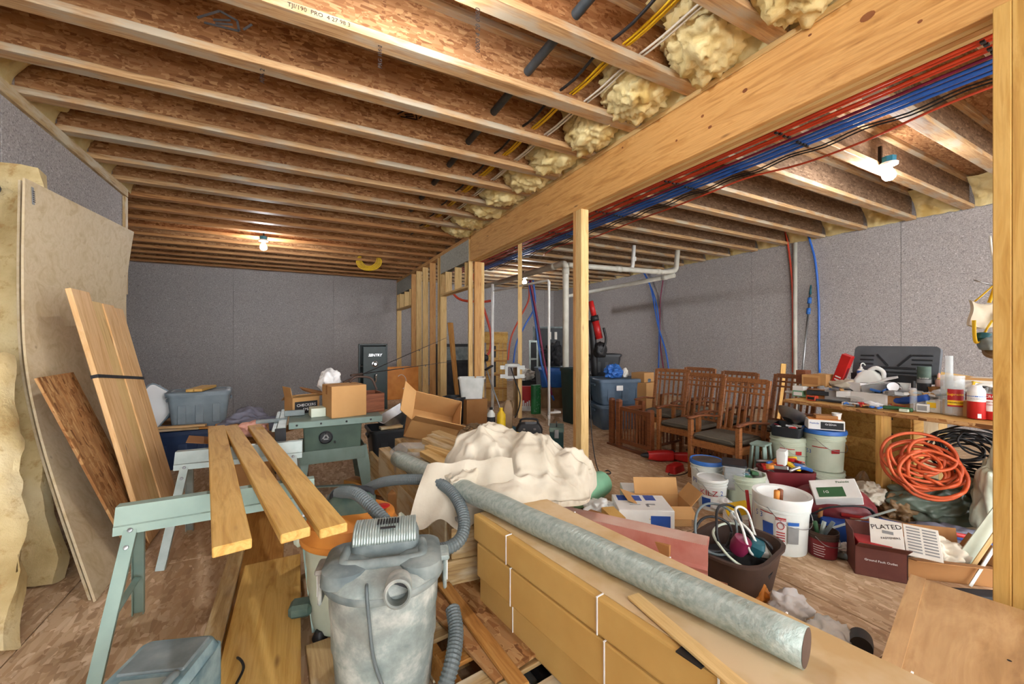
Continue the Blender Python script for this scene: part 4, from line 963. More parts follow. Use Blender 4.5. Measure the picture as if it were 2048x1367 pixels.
obj('shelf', boxes([(0.5, 0.42, 0.012, (0, 0.26, 0.9)), (0.5, 0.42, 0.012, (0, 0.26, 0.5))]), 'osb_grey', t)
OP = at(798, 775, 9.9)
t = thing('orange_sign', 'orange panel with a white curved figure leaning behind the safe', 'sign', (OP.x, OP.y, 0), 0.0)
obj('panel', box(0.95, 0.03, 0.80, 0.01, (0, 0, 0.4)), 'plastic_orange', t)
ar = [(0.12 * cos(radians(a)), 0.18 * sin(radians(a))) for a in range(-70, 150, 20)]
obj('white_figure', tube([(x + 0.05, -0.018, z + 0.42) for x, z in ar], 0.03, 6, 3, flat=0.2), 'print_white', t)
def tote(label, base, hx, hy, h, rz, mat, lid=None, cat='storage tote', ribs=True, lidmat=None, M=None, group=None):
    t = thing('storage_tote', label, cat, base, rz, group, M=M)
    b = obj('tub', tub(hx, hy, h, 0.05, 0.86), mat, t)
    if ribs:
        for s_ in (-1, 1):
            obj('handle_grip', boxes([(0.02, hy * 0.7, 0.035, (s_ * (hx + 0.012), 0, h * 0.82))], 0.006), mat, t)
            for q in (-0.5, 0, 0.5): obj('rib', boxes([(hx * 0.26, 0.012, h * 0.55, (q * hx * 1.1, s_ * hy * 0.945, h * 0.42))], 0.004), mat, t)
    if lid: obj('lid', loft([rloop(hx + 0.022, hy + 0.022, 0.06, h), rloop(hx + 0.022, hy + 0.022, 0.06, h + 0.022), rloop(hx + 0.005, hy + 0.005, 0.05, h + 0.034), rloop(hx - 0.03, hy - 0.03, 0.04, h + 0.034), rloop(hx - 0.04, hy - 0.04, 0.035, h + 0.024)]), lidmat or mat, t)
    return t
BT = g(365, 938)
tote('dark blue storage tote on the floor beneath the grey one', (BT.x - 0.0, BT.y + 0.2, 0), 0.31, 0.21, 0.40, 0.0, 'tote_blue', True)
tote('grey storage tote with its lid on, stacked on the dark blue tote', (BT.x + 0.12, BT.y + 0.22, 0.436), 0.28, 0.2, 0.38, 0.12, 'tote_grey', True)
tote('pale grey tote tipped on its side behind the pine boards', (BT.x - 0.30, BT.y + 0.55, 0.47), 0.24, 0.17, 0.34, 0.2, 'tote_grey', False, M=TR((BT.x - 0.30, BT.y + 0.62, 0.46), 0.2, 0, -0.75))
carton('cardboard_box', 'cardboard box half hidden behind the totes', (BT.x - 0.3, BT.y + 0.72, 0), 0.5, 0.4, 0.44, 0, 'cardboard_dark', tape=False)
TZ2 = 0.436 + 0.38 + 0.036
for k in range(2):
    c = Vector((BT.x + 0.10 + 0.075 * k, BT.y + 0.14, TZ2 + 0.018))
    tag(board('board_offcut', c + Vector((0.04, 0.24, 0.0)), c + Vector((-0.02, -0.24, 0.0)), 0.07, 0.03, 'pine_board'), ('left short board lying on the grey tote', 'right short board lying on the grey tote')[k], 'board')
for k in range(3):
    c = Vector((BT.x - 0.12 + 0.11 * k, BT.y - 0.02, 0.436 + 0.012 + 0.0 * k))
    tag(board('board_offcut', (BT.x - 0.3 + 0.1 * k, BT.y - 0.02 + 0.012 * k, 0.45 + 0.028 * (k % 2)), (BT.x + 0.16 + 0.06 * k, BT.y - 0.05 - 0.01 * k, 0.45 + 0.028 * (k % 2)), 0.06, 0.024, ('old_board', 'pine', 'stained_board')[k]), ('pale lath resting on the dark blue tote', 'knotty lath on top of the laths on the dark blue tote', 'brown lath resting on the dark blue tote')[k], 'board')
p = g(770, 905)
tote('black tote standing behind the right legs of the saw', (0.98, 4.75, 0), 0.30, 0.22, 0.44, 0.0, 'tote_black', False)
t = thing('metal_hopper', 'dark sheet metal hopper resting on the black tote', 'hopper', (1.02, 4.78, 0.435), 0.2)
obj('hopper_body', loft([rloop(0.10, 0.09, 0.01, 0.0, 2), rloop(0.19, 0.16, 0.012, 0.17, 2), rloop(0.183, 0.153, 0.01, 0.17, 2), rloop(0.094, 0.084, 0.008, 0.01, 2)]), 'steel', t, L=Matrix.Rotation(-0.45, 4, 'Y'))
tag(board('board_offcut', (0.78, 4.6, 0.455), (1.02, 4.62, 0.455), 0.09, 0.03, 'old_board'), 'short weathered block on the rim of the black tote', 'board')
# fishing rods
for k, (a, b) in enumerate((((704, 757, 4.6), (893, 675, 7.6)), ((718, 748, 4.6), (905, 722, 7.6)))):
    t = thing('fishing_rod', ('upper fishing rod slanting from the saw to the studs', 'lower fishing rod slanting from the saw to the studs')[k], 'fishing rod', at(*a))
    A, B = at(*a), at(*b)
    obj('rod', tube([A, A.lerp(B, 0.5), B], [0.006, 0.005, 0.004, 0.003], 6, 6), 'black', t, W=Matrix.Identity(4))
    obj('grip', tube([A.lerp(B, -0.05), A.lerp(B, 0.02)], 0.013, 8, 0), 'rubber_brown', t, W=Matrix.Identity(4))
    for q in (0.35, 0.6): obj('guide', lathe([(0.010, -0.002), (0.012, 0), (0.010, 0.002)], 10), 'steel', t, W=frame(A, B) @ Matrix.Translation(((q - 0.5) * (B - A).length, 0, -0.014)) @ Matrix.Rotation(pi / 2, 4, 'Y'))

# ------------------------------------------------------------------ lumber pile, open box, clear tote
def timber(label, a, b, za, zb, w, th, mat, up=(0, 0, 1), cat='timber'):
    p0 = g(a[0], a[1], za); p1 = g(b[0], b[1], zb)
    return tag(board('timber', p0, p1, w, th, mat, None, up=up, bev=0.004), label, cat)
timber('long yellow timber stacked left under the wrapped roll', (768, 922), (905, 1062), 0.40, 0.36, 0.09, 0.24, 'old_board')
timber('thick old timber directly under the wrapped roll', (812, 905), (960, 1030), 0.42, 0.40, 0.20, 0.28, 'old_board')
timber('thin split board standing on edge left of the yellow timber', (742, 930), (862, 1075), 0.28, 0.24, 0.03, 0.26, 'old_board')
timber('dark steel channel lying between the two timbers', (790, 918), (930, 1052), 0.535, 0.50, 0.02, 0.02, 'steel')
timber('brown board end sticking out left of the lumber pile', (700, 960), (790, 985), 0.10, 0.10, 0.14, 0.05, 'stained_board')
c = g(905, 1020, 0.44); tag(obj('wood_block', box(0.34, 0.28, 0.16, 0.006), 'old_board', None, W=TR((0.88, 2.10, 0.36), -0.15)), 'short thick weathered block beside the hose loop', 'timber')
# the pallet
def pallet(label, x, y, rz, n=7, L=1.1, Wd=1.0):
    t = thing('pallet', label, 'pallet', (x, y, 0), rz)
    for k in range(n): obj('deck_board', box(Wd, 0.095, 0.018, 0.002, (0, -L / 2 + 0.05 + (L - 0.1) * k / (n - 1), 0.129)), ('old_board', 'stained_board')[k % 3 == 1], t)
    for k in range(3): obj('stringer', box(0.04, L, 0.10, 0.003, (-Wd / 2 + 0.02 + (Wd - 0.04) * k / 2, 0, 0.07)), 'stained_board', t)
    for k in range(4): obj('base_board', box(Wd, 0.09, 0.018, 0.002, (0, -L / 2 + 0.05 + (L - 0.1) * k / 3, 0.011)), 'old_board', t)
    return t
pallet('slatted wooden pallet under the long cartons', 1.0, 1.52, 0.12, 8, 1.3)
tag(obj('wood_block', box(0.42, 0.34, 0.14, 0.006), 'old_board', None, W=TR((0.88, 2.12, 0.21), -0.12)), 'wide weathered block on the pallet below the short block', 'timber')
# short studs in a slanting bundle
for k, (a, b, ta, tb_) in enumerate((((849, 905), (900, 933), 2.90, 2.62), ((858, 894), (920, 918), 2.98, 2.66), ((852, 879), (929, 909), 3.08, 2.74), ((862, 872), (928, 896), 3.14, 2.82), ((871, 866), (926, 887), 3.20, 2.90))):
    tag(board('stud_offcut', at(a[0], a[1], ta), at(b[0], b[1], tb_), 0.075, 0.042, ('spruce', 'spruce', 'old_board', 'old_board', 'old_board')[k], None, up=(0.0, -0.25, 1)), ('lowest', 'second', 'middle', 'fourth', 'topmost')[k] + ' short stud, counted from below, beside the open box', 'stud', 'short studs beside the open box')
# support under the studs
carton('cardboard_box', 'cardboard box buried under the short studs', (1.16, 2.74, 0), 0.42, 0.36, 0.50, -0.45, 'cardboard_dark', tape=False)
zc = (RGT * 0.42 - FWD * 0.62 + Vector((0, 0, 0.66))).normalized(); xc = (RGT * 0.8 + FWD * 0.35 - Vector((0, 0, 0.30))); xc = (xc - zc * xc.dot(zc)).normalized(); yc_ = zc.cross(xc)
M = Matrix((xc, yc_, zc)).transposed().to_4x4(); M.translation = at(858, 852, 3.62)
t = thing('cardboard_box', 'large open cardboard box tipped toward the studs', 'box', (0, 0, 0), M=M)
obj('carton', open_box(0.42, 0.30, 0.26, 0.005, (70, None, None, 40), 0.15), 'cardboard', t)
carton('cardboard_box', 'closed cardboard box hidden below the tipped open box', (1.10, 3.50, 0), 0.5, 0.4, 0.48, -0.5, 'cardboard_dark', tape=False)
cc = at(850, 920, 3.1)
t = tote('clear plastic tote with pink contents between saw and open box', (0.80, 3.05, 0.30), 0.17, 0.14, 0.30, -0.5, 'clear_plastic', False, ribs=False)
tag(obj('rag', blob(0.12, 0.10, 0.08, 0.3, 2.0, 5.0, 4, fold=0.4), 'cloth_pink', None, W=TR((0.80, 3.05, 0.33), -0.5)), 'pink cloth inside the clear tote', 'rag')
carton('cardboard_box', 'cardboard box under the clear tote', (0.80, 3.08, 0), 0.36, 0.32, 0.295, -0.5, 'cardboard_dark', tape=False)

# ------------------------------------------------------------------ long cartons, wrapped roll, strip
CA = g(947, 1027, 0.58); CB = g(1260, 1237, 0.58); d = (CB - CA); d.z = 0; d.normalize(); nrm = Vector((-d.y, d.x, 0)); nrm = nrm if nrm.x > 0 else -nrm
def long_carton(label, z0, z1, w, shift, L=1.95, back=0.0):
    a = Vector((CA.x, CA.y, 0)) + nrm * (w / 2 + shift) - d * back; b = a + d * L
    M = frame(a, b) @ Matrix.Translation((0, 0, (z0 + z1) / 2))
    t = thing('long_carton', label, 'carton', ((a + b) / 2).to_tuple(), M=Matrix.Translation(((a.x + b.x) / 2, (a.y + b.y) / 2, z0)))
    obj('carton', box(L, w, z1 - z0, 0.008), 'cardboard_yellow', t, W=M)
    for q in (0.14, 0.40, 0.60, 0.74):
        x = -L / 2 + q * L
        obj('strap', boxes([(0.0045, w + 0.012, 0.003, (x, 0, (z1 - z0) / 2 + 0.002)), (0.0045, 0.003, z1 - z0, (x, w / 2 + 0.003, 0)), (0.0045, 0.003, z1 - z0, (x, -w / 2 - 0.003, 0))]), 'print_white', t, W=M)
    return t, M
long_carton('long yellow carton at the bottom of the strapped stack', 0.14, 0.295, 0.42, 0.035)
long_carton('long yellow carton in the middle of the strapped stack', 0.30, 0.455, 0.43, 0.0, back=-0.03)
tc, CM = long_carton('long yellow carton on top of the strapped stack, dusty lid torn', 0.46, 0.58, 0.40, 0.0)
plain('cardboard_dusty', (208, 184, 146), (190, 158, 108), 0.9, scale=4, lo=0.4, hi=0.6)
obj('lid_flap', boxes([(1.92, 0.37, 0.004, (0, 0.012, 0.062))], 0.001), 'cardboard_dusty', tc, W=CM)
obj('torn_slot', box(0.07, 0.05, 0.004, 0, (0.12, -0.185, 0.063)), 'black', tc, W=CM)
WA = g(795, 916, 0.634); WB = g(1612, 1294, 0.634)
t = thing('wrapped_roll', 'long silvery grey wrapped roll lying across the cartons', 'roll', (WA + WB) / 2)
dd = (WB - WA).normalized()
obj('wrap', tube([WA.lerp(WB, k / 24) + Vector((0, 0, 0.004 * fbm((k * 0.4, 1, 2), 1, 2))) for k in range(25)], 0.05, 20, 1), 'foam_wrap', t, W=Matrix.Identity(4))
obj('end_disc', lathe([(0.001, 0.002), (0.047, 0.0)], 24), 'rubber_brown', t, W=frame(WB, WB + dd * 0.02) @ Matrix.Translation((-0.0085, 0, 0)) @ Matrix.Rotation(pi / 2, 4, 'Y'))
a, b = g(1266, 1190, 0.592), g(1430, 1330, 0.592); b = a + (b - a) * 1.9
tag(board('wood_strip', a, b, 0.045, 0.008, 'spruce', None, bev=0.001), 'pale thin wood strip lying on the top carton', 'wood strip')
# red profile beside the roll
A = g(1075, 1016, 0.47); B = g(1416, 1092, 0.47); x = (B - A).normalized()
prof = [(0, 0), (0.105, 0.0), (0.105, -0.012), (0.012, -0.012), (0.004, -0.09), (-0.014, -0.10), (-0.006, -0.112), (-0.03, -0.19), (-0.034, -0.195), (-0.044, -0.19), (-0.02, -0.115), (-0.028, -0.098), (-0.01, -0.09)]
plain('red_dusty', (196, 168, 154), (182, 136, 122), 0.8, scale=5)
s = NT('red_metal'); v = s.coords((1, 1, 1)); a_ = s.noise(v, 4, 5, 0.6); s.out(s.ramp(a_, [(0.35, (168, 100, 88)), (0.6, (184, 126, 114)), (0.75, (202, 160, 148))]), 0.6)
t = thing('metal_profile', 'dull red bent metal profile lying beside the wrapped roll', 'metal profile', (A + B) / 2)
M = Matrix((Vector((-x.y, x.x, 0)) * (1 if -x.y > 0 or True else 1), Vector((0, 0, 1)), x)).transposed().to_4x4()
if (M.to_3x3() @ Vector((1, 0, 0))).x < 0: prof = [(-px_, pz_) for px_, pz_ in prof]
M.translation = A - x * 0.25
obj('profile', prism(prof, (B - A).length + 0.25), 'red_metal', t, W=M)
sg = 1 if prof[1][0] > 0 else -1
obj('dusty_face', box(0.10, 0.002, (B - A).length + 0.24, 0, (sg * 0.052, 0.0015, ((B - A).length + 0.25) / 2)), 'red_dusty', t, W=M)
carton('cardboard_box', 'cardboard box propping up the red profile', ((A + B) / 2 + Vector((0.10, 0.02, -0.47))).to_tuple(), 0.12, 0.5, 0.44, 0.35, 'cardboard_dark', tape=False)
tag(board('board', g(1330, 1155, 0.14), g(1455, 1195, 0.14), 0.03, 0.13, 'crate_wood'), 'dark red board on edge under the red profile', 'board')
# OSB and board on the floor in front of the cartons
M0 = frame3(g(975, 1235, 0.152), Vector((0.20, -0.98, 0.0)), Vector((0.98, 0.20, 0.0)))
tag(obj('osb_offcut', box(0.60, 0.36, 0.014, 0.001), 'osb_sheet', None, W=M0), 'strand board offcut lying in front of the cartons', 'strand board')
a, b = g(885, 1165, 0.171), g(1045, 1375, 0.171)
tag(board('board', a, b, 0.06, 0.02, 'stained_board'), 'narrow brown board lying over the strand board offcut', 'board')
for k, (u, v, r, m, lab) in enumerate(((955, 1345, 0.03, 'cardboard_dark', 'brown cardboard tube on the floor under the strand board'), (1025, 1340, 0.032, 'vac_dark', 'thin dark grey plastic pipe under the strand board'), (1062, 1350, 0.038, 'black_soft', 'thick black plastic pipe end under the strand board'))):
    p = g(u, v, r + 0.002); tag(obj('tube', tube([p + Vector((0.02, 0.12, 0)), p + Vector((0.05, -0.45, 0))], r, 16, 0), m), lab, 'tube')
for k, (x_, y_, z_) in enumerate(((0.72, 1.35, 0.045), (0.93, 0.95, 0.05))):
    tag(obj('wood_block', box(0.16, 0.09, 0.09, 0.003), 'old_board', None, W=TR((x_ - 0.02, y_, z_), 0.3)), ('scrap block holding up the strand board', 'scrap block in front of the cartons')[k], 'wood block')
# drop cloth
def cloth_heap():
    def hgt(x, y):
        z = 0.0
        for (cx, cy, rx, ry, hh) in ((-0.18, 0.12, 0.30, 0.24, 0.36), (0.10, 0.05, 0.28, 0.24, 0.33), (0.36, -0.02, 0.20, 0.20, 0.22), (-0.36, -0.10, 0.20, 0.20, 0.17), (0.0, -0.16, 0.42, 0.16, 0.14)):
            q = 1 - ((x - cx) / rx) ** 2 - ((y - cy) / ry) ** 2
            if q > 0: z = max(z, hh * sqrt(q))
        return z
    bm = bmesh.new(); bmesh.ops.create_icosphere(bm, subdivisions=6, radius=1.0)
    for v in bm.verts:
        p = v.co.copy(); a = atan2(p.y, p.x)
        x, y = p.x * 0.56, p.y * 0.36
        if p.z > 0:
            z = hgt(x * 0.98, y * 0.98)
            warp = Vector((x + 0.12 * fbm((x, y, 0), 2.5, 2, 1.0), y * 1.6 + 0.12 * fbm((x, y, 0), 2.5, 2, 8.0), z * 0.5))
            f = ridge(warp, 4.2, 2, 2.0) - 0.5
            f2 = ridge(warp + Vector((0.3 * f, 0, 0)), 10.0, 2, 4.0) - 0.5
            drape = ridge(Vector((x * 6 + 1.5 * y, y * 1.2, z * 0.6)), 1.6, 2, 6.0) - 0.5
            k_ = min(1, z * 7)
            z = max(z, 0.01) + (0.085 * f + 0.030 * f2 + 0.05 * drape) * k_
            x += 0.05 * fbm((x, y, z), 5, 2, 3.0) * k_; y += 0.05 * drape * (1 - p.z) - 0.05 * f * k_
        else: z = -0.02 + 0.01 * p.z
        v.co = (x * (1 + 0.06 * sin(5 * a)), y * (1 + 0.08 * sin(7 * a + 1)), z)
    bmesh.ops.smooth_vert(bm, verts=bm.verts, factor=0.15, use_axis_x=True, use_axis_y=True, use_axis_z=True)
    return bm_mesh(bm, True)
DC = at(1034, 962, 2.35)
t = thing('drop_cloth', 'heap of cream canvas drop cloth piled over the roll', 'drop cloth', (DC.x, DC.y, 0.57), -0.42)
obj('heap', cloth_heap(), 'cloth_white', t, L=Matrix.Diagonal((0.84, 0.9, 0.92, 1)))
obj('hanging_tail', grid(lambda a, b: Vector((-0.50 + 0.46 * a + 0.03 * b - 0.10 * b * (1 - a), -0.10 - 0.17 * b - 0.06 * a, 0.16 - 0.20 * b - 0.05 * b * b + 0.05 * a * (1 - b) + 0.022 * sin(17 * a + 3 * b) * (0.3 + b))), 48, 20, 0.004), 'cloth_white', t)

tl = thing('tote_cover', 'pale translucent tote lid leaning on the far side of the grey tote', 'tote lid', (BT.x - 0.30, BT.y + 0.05, 0.46))
LW = TR((BT.x - 0.30, BT.y + 0.1, 0.66), 0.35) @ Matrix.Rotation(radians(38), 4, 'Y') @ Matrix.Rotation(radians(78), 4, 'X')
obj('lid_plate', loft([rloop(0.17, 0.25, 0.05, 0.0), rloop(0.17, 0.25, 0.05, 0.008), rloop(0.15, 0.23, 0.04, 0.010), rloop(0.14, 0.22, 0.04, 0.004)]), 'bag_plastic', tl, W=LW)
obj('lid_rim', tube([LW @ Vector(p_) for p_ in rloop(0.17, 0.25, 0.05, 0.004)], 0.010, 6, 0, closed=True), 'tote_grey', tl, W=Matrix.Identity(4))

# ------------------------------------------------------------------ chairs
plain('seat_stripe', (96, 92, 78), (58, 56, 48), 0.9)
s = NT('cushion'); tc = s.coords((1, 1, 1)); w_ = s.n('ShaderNodeTexWave', Scale=14.0, Distortion=0.6); s.l(tc, w_.inputs['Vector'])
s.out(s.ramp(w_.outputs['Fac'], [(0.3, (72, 66, 56)), (0.5, (128, 120, 100)), (0.8, (88, 80, 68))]), 0.9); s.bump(w_.outputs['Fac'], 0.3, 0.006)
def make_chair(label):
    t = thing('mission_chair', label, 'chair', (0, 0, 0), 0, 'slat-back wooden armchairs')
    w, dp = 0.25, 0.23
    # faces -x: front at x = -dp
    cu = loft([rloop(dp - 0.02, w - 0.035, 0.05, 0.405), rloop(dp + 0.01, w - 0.01, 0.06, 0.43), rloop(dp + 0.0, w - 0.02, 0.06, 0.46), rloop(dp - 0.06, w - 0.08, 0.05, 0.475)])
    obj('seat_cushion', cu, 'cushion', t, L=(-0.01, 0, 0))
    obj('seat_frame', boxes([(0.025, 2 * w, 0.07, (-dp, 0, 0.37)), (0.025, 2 * w, 0.07, (dp, 0, 0.37)), (2 * dp, 0.025, 0.07, (0, -w, 0.37)), (2 * dp, 0.025, 0.07, (0, w, 0.37)), (2 * dp - 0.02, 2 * w - 0.02, 0.01, (0, 0, 0.395))]), 'mission_oak_light', t)
    for sx in (-1, 1):
        for sy in (-1, 1): obj('leg', box(0.045, 0.045, 0.60 if sx < 0 else 0.42, 0.004, (sx * dp, sy * w, 0.30 if sx < 0 else 0.21)), 'mission_oak_light', t)
    B = Matrix.Translation((dp - 0.01, 0, 0.40)) @ Matrix.Rotation(radians(12), 4, 'Y')
    for sy in (-1, 1): obj('back_post', box(0.03, 0.045, 0.62, 0.004, (0, sy * (w - 0.02), 0.31)), 'mission_oak_light', t, L=B)
    for z, hgt in ((0.605, 0.05), (0.535, 0.02), (0.475, 0.02), (0.06, 0.05)): obj('back_rail', box(0.022, 2 * w - 0.06, hgt, 0.003, (0, 0, z)), 'mission_oak_light', t, L=B)
    for k in range(6): obj('back_slat', box(0.012, 0.024, 0.54, 0.002, (0, -w + 0.085 + (2 * w - 0.17) * k / 5, 0.335)), 'mission_oak_light', t, L=B)
    for sy in (-1, 1):
        obj('armrest', tube([(-dp - 0.04, sy * w, 0.615), (-dp * 0.2, sy * w, 0.625), (dp * 0.6, sy * w, 0.60), (dp + 0.05, sy * w, 0.585)], 0.032, 8, 5, flat=0.42), 'mission_oak', t)
        obj('stretcher', box(2 * dp, 0.02, 0.03, 0.002, (0, sy * w, 0.16)), 'mission_oak', t)
        for k in range(5): obj('side_slat', box(0.022, 0.01, 0.18, 0.001, (-dp + 0.09 + k * 0.07, sy * w, 0.26)), 'mission_oak', t)
    return t
CH = [((3.84, 2.62), 0.06, 'wooden armchair nearest the buckets, front row right'), ((4.08, 3.26), 0.12, 'wooden armchair in the middle of the front row'), ((4.40, 3.95), 0.32, 'wooden armchair at the left end of the front row'),
      ((4.72, 3.28), 0.0, 'wooden armchair in the back row behind the middle one'), ((4.82, 2.68), -0.06, 'wooden armchair at the right end of the back row'), ((5.0, 4.05), 0.1, 'wooden armchair at the left end of the back row')]
ch0 = make_chair(CH[0][2]); W0 = TR((CH[0][0][0], CH[0][0][1], 0), CH[0][1]); ch0.matrix_basis = W0; MW[ch0.name] = W0
for (xy, rz, lab) in CH[1:]: dup(ch0, TR((xy[0], xy[1], 0), rz), lab)
# slatted side frame standing on the floor left of the chairs
F0 = g(1222, 888); F1 = g(1304, 916)
t = thing('slatted_frame', 'dark wooden slatted end frame on a floor runner left of the chairs', 'slatted frame', ((F0.x + F1.x) / 2, (F0.y + F1.y) / 2, 0))
dv = (F1 - F0); dv.z = 0; dl = dv.length; dv.normalize()
W = frame(F0, F1)
obj('runner', box(dl + 0.1, 0.07, 0.025, 0.003, (0, 0, 0.0125)), 'mission_oak', t, W=W)
for k, q in enumerate((0.03, 0.22, 0.97)):
    pz = 0.62 if k != 2 else 0.56
    p = obj('post', prism([(-0.032, -0.032), (0.032, -0.032), (0.032, 0.032), (-0.032, 0.032)], pz - 0.03, 0.025, 0.004), 'mission_oak', t, W=W @ Matrix.Translation((-dl / 2 + dl * q, 0, 0)))
    obj('post_cap', lathe([(0.046, 0), (0.03, 0.025), (0.001, 0.03)], 4, False), 'mission_oak', p, W=MW[p.name] @ Matrix.Translation((0, 0, pz - 0.006)) @ Matrix.Rotation(pi / 4, 4, 'Z'))
for z, hh in ((0.52, 0.05), (0.10, 0.05)): obj('rail', box(dl * 0.76, 0.03, hh, 0.003, (dl * 0.095, 0, z)), 'mission_oak', t, W=W)
for k in range(9): obj('slat', box(0.024, 0.014, 0.40, 0.002, (-dl / 2 + dl * (0.29 + 0.073 * k), 0, 0.31)), 'mission_oak', t, W=W)
obj('cross_rail', box(0.035, 0.36, 0.05, 0.003, (-dl * 0.22, 0.19, 0.52)), 'mission_oak', t, W=W)
obj('post', box(0.06, 0.06, 0.6, 0.004, (-dl * 0.22, 0.37, 0.30)), 'mission_oak', t, W=W)

# ------------------------------------------------------------------ buckets
plain('bucket_white', (222, 226, 222), (204, 210, 204), 0.4)
plain('bucket_green', (196, 206, 186), (180, 192, 170), 0.45)
RADS = {}
def brad(t, z):
    r, h = RADS[t.name]; q = min(z / h, 0.76) / 0.76
    return r * (0.87 + 0.085 * q) + 0.0015
def bucket(label, u, v, r, h, mat='bucket_white', lid=None, rz=0.0, open_=True, band=None, cat='bucket', base=None):
    p = base if base is not None else g(u, v); t = thing('bucket', label, cat, (p.x, p.y, p.z), rz)
    prof = [(r * 0.86, 0.0), (r * 0.87, 0.008), (r * 0.955, h * 0.76), (r * 1.0, h * 0.77), (r * 1.0, h * 0.80), (r * 0.965, h * 0.81), (r * 0.97, h * 0.87), (r * 1.02, h * 0.88), (r * 1.02, h * 0.905), (r * 0.985, h * 0.915), (r * 0.99, h * 0.985), (r * 1.01, h)]
    if open_: prof += [(r * 0.96, h), (r * 0.93, h * 0.7), (r * 0.92, h * 0.55), (0.001, h * 0.55)]
    obj('pail', lathe(prof, 40), mat, t)
    if lid: obj('lid', lathe([(r * 1.03, h * 0.93), (r * 1.06, h * 0.94), (r * 1.06, h * 1.0), (r * 1.03, h * 1.035), (r * 0.97, h * 1.035), (r * 0.94, h * 1.012), (0.001, h * 1.012)], 40), lid, t)
    RADS[t.name] = (r, h)
    RADS[t.name] = (r, h)
    obj('bail_handle', tube([(-r * 1.02, 0, h * 0.84), (-r * 0.95, -r * 0.65, h * 0.62), (0, -r * 1.03, h * 0.52), (r * 0.95, -r * 0.65, h * 0.62), (r * 1.02, 0, h * 0.84)], 0.0025, 6, 6), 'steel', t)
    return t
def face(t):            # direction of the camera seen from a thing, in its own frame
    c = MW[t.name].inverted() @ Vector((0, 0, MW[t.name].translation.z)); return atan2(c.y, c.x)
def wrap(t, name, mat, r, z0, z1, a0, a1, taper=0.0):
    f = face(t); k = 0.0006 * len([c for c in bpy.data.objects if c.parent is t]); return obj(name, arc_patch(brad(t, z0) + k, z0, z1, f + a0, f + a1, 12, brad(t, z1) + k), mat, t)
def wtext(t, s_, size, mat, r, z, a, sx=1.0): return text('lettering', s_, size, mat, t, bend=(brad(t, z) + 0.012, face(t) + a, z), sx=sx)
K = lambda px, t_: px / F * t_
# blue lidded bucket behind
b1 = bucket('white bucket with a blue rim full of screws, behind the small white one', 1413, 992, 0.135, 0.33, 'bucket_white', 'plastic_blue', open_=False)
obj('contents', lathe([(0.12, 0.338), (0.09, 0.344), (0.001, 0.347)], 20), 'steel', b1)
wtext(b1, 'PLUS', 0.06, 'print_blue', 0.130, 0.17, -0.45)
b2 = bucket('small white paint bucket with KILZ lettering', 1424, 1013, 0.118, 0.25, 'bucket_white', 'plastic_white', open_=False)
wtext(b2, 'KILZ', 0.062, 'print_red', 0.1145, 0.15, -0.22, 1.15); wtext(b2, '2', 0.055, 'print_blue', 0.1145, 0.155, 0.62)
wrap(b2, 'label_block', 'print_blue', 0.1085, 0.035, 0.105, -0.75, -0.1, 0.004)
b3 = bucket('grey-green bucket heaped with odds and ends', 1490, 1015, 0.15, 0.30, 'bucket_green')
b4 = bucket('large white paint bucket with a blue splash label and plastic liner', 1563, 1092, 0.165, 0.36, 'bucket_white')
R4 = 0.165
wrap(b4, 'label_splash', 'print_blue', R4 * 0.90, 0.10, 0.20, -0.75, -0.30, 0.004)
wrap(b4, 'label_line', 'print_red', R4 * 0.948, 0.262, 0.268, -0.85, -0.30, 0.0)
wp = wrap(b4, 'warning_panel', 'print_white', R4 * 0.905, 0.08, 0.25, -0.22, 0.16, 0.008)
wrap(b4, 'warning_header', 'print_red', R4 * 0.953, 0.232, 0.252, -0.22, 0.16, 0.001)
wtext(b4, 'WARNING', 0.014, 'print_white', R4 * 0.953 + 0.003, 0.242, -0.03)
f4 = face(b4) - 0.03; rr = brad(b4, 0.2) + 0.010
obj('warning_ring', tube([(rr * cos(f4 + 0.12 * cos(a)), rr * sin(f4 + 0.12 * cos(a)), 0.20 + 0.022 * sin(a)) for a in [k * pi / 6 for k in range(12)]], 0.0025, 5, 1, closed=True), 'print_red', b4)
for k in range(4): wrap(b4, 'fine_print', 'print_red', R4 * 0.925 + 0.001 * k, 0.10 + 0.017 * k, 0.107 + 0.017 * k, -0.18, 0.12)
wrap(b4, 'label_grey', 'print_grey', R4 * 0.915, 0.09, 0.20, 0.22, 0.62, 0.006); wrap(b4, 'label_bar', 'plastic_blue', R4 * 0.95, 0.21, 0.232, 0.22, 0.62, 0.001)
wtext(b4, '5 3', 0.05, 'print_blue', R4 * 0.945, 0.24, -0.85)
liner = obj('liner', lathe([(0.166, 0.30), (0.175, 0.345), (0.174, 0.372), (0.15, 0.366), (0.13, 0.33), (0.10, 0.31), (0.001, 0.30)], 40), 'plastic_white', b4)
for k, (m, dx, lab) in enumerate((('crate_wood', -0.02, ''), ('plastic_orange', -0.06, ''))): obj('tool_grip', tube([(dx, 0.0, 0.30), (dx - 0.03, -0.02, 0.40)], 0.018, 8, 0), m, b4)
wtag = bucket('maroon paint can stuffed with tools on the floor', 1645, 1110, 0.088, 0.165, 'rubber_brown', base=g(1645, 1108))
plain('maroon', (118, 34, 40), (96, 26, 32), 0.45)
wrap(wtag, 'label', 'maroon', 0.0885, 0.005, 0.12, -1.2, 1.2, 0.001)
for k in range(5): wrap(wtag, 'fine_print', 'print_white', 0.0898, 0.02 + 0.016 * k, 0.0235 + 0.016 * k, -0.6, 0.1 + 0.07 * (k % 2))
for k in range(3): obj('tool_handle', tube([(0.02 * k - 0.03, 0.01, 0.10), (0.05 * k - 0.05, 0.02 - 0.03 * k, 0.22)], 0.013, 8, 0), ('print_green', 'galvanized', 'vac_dark')[k], wtag)
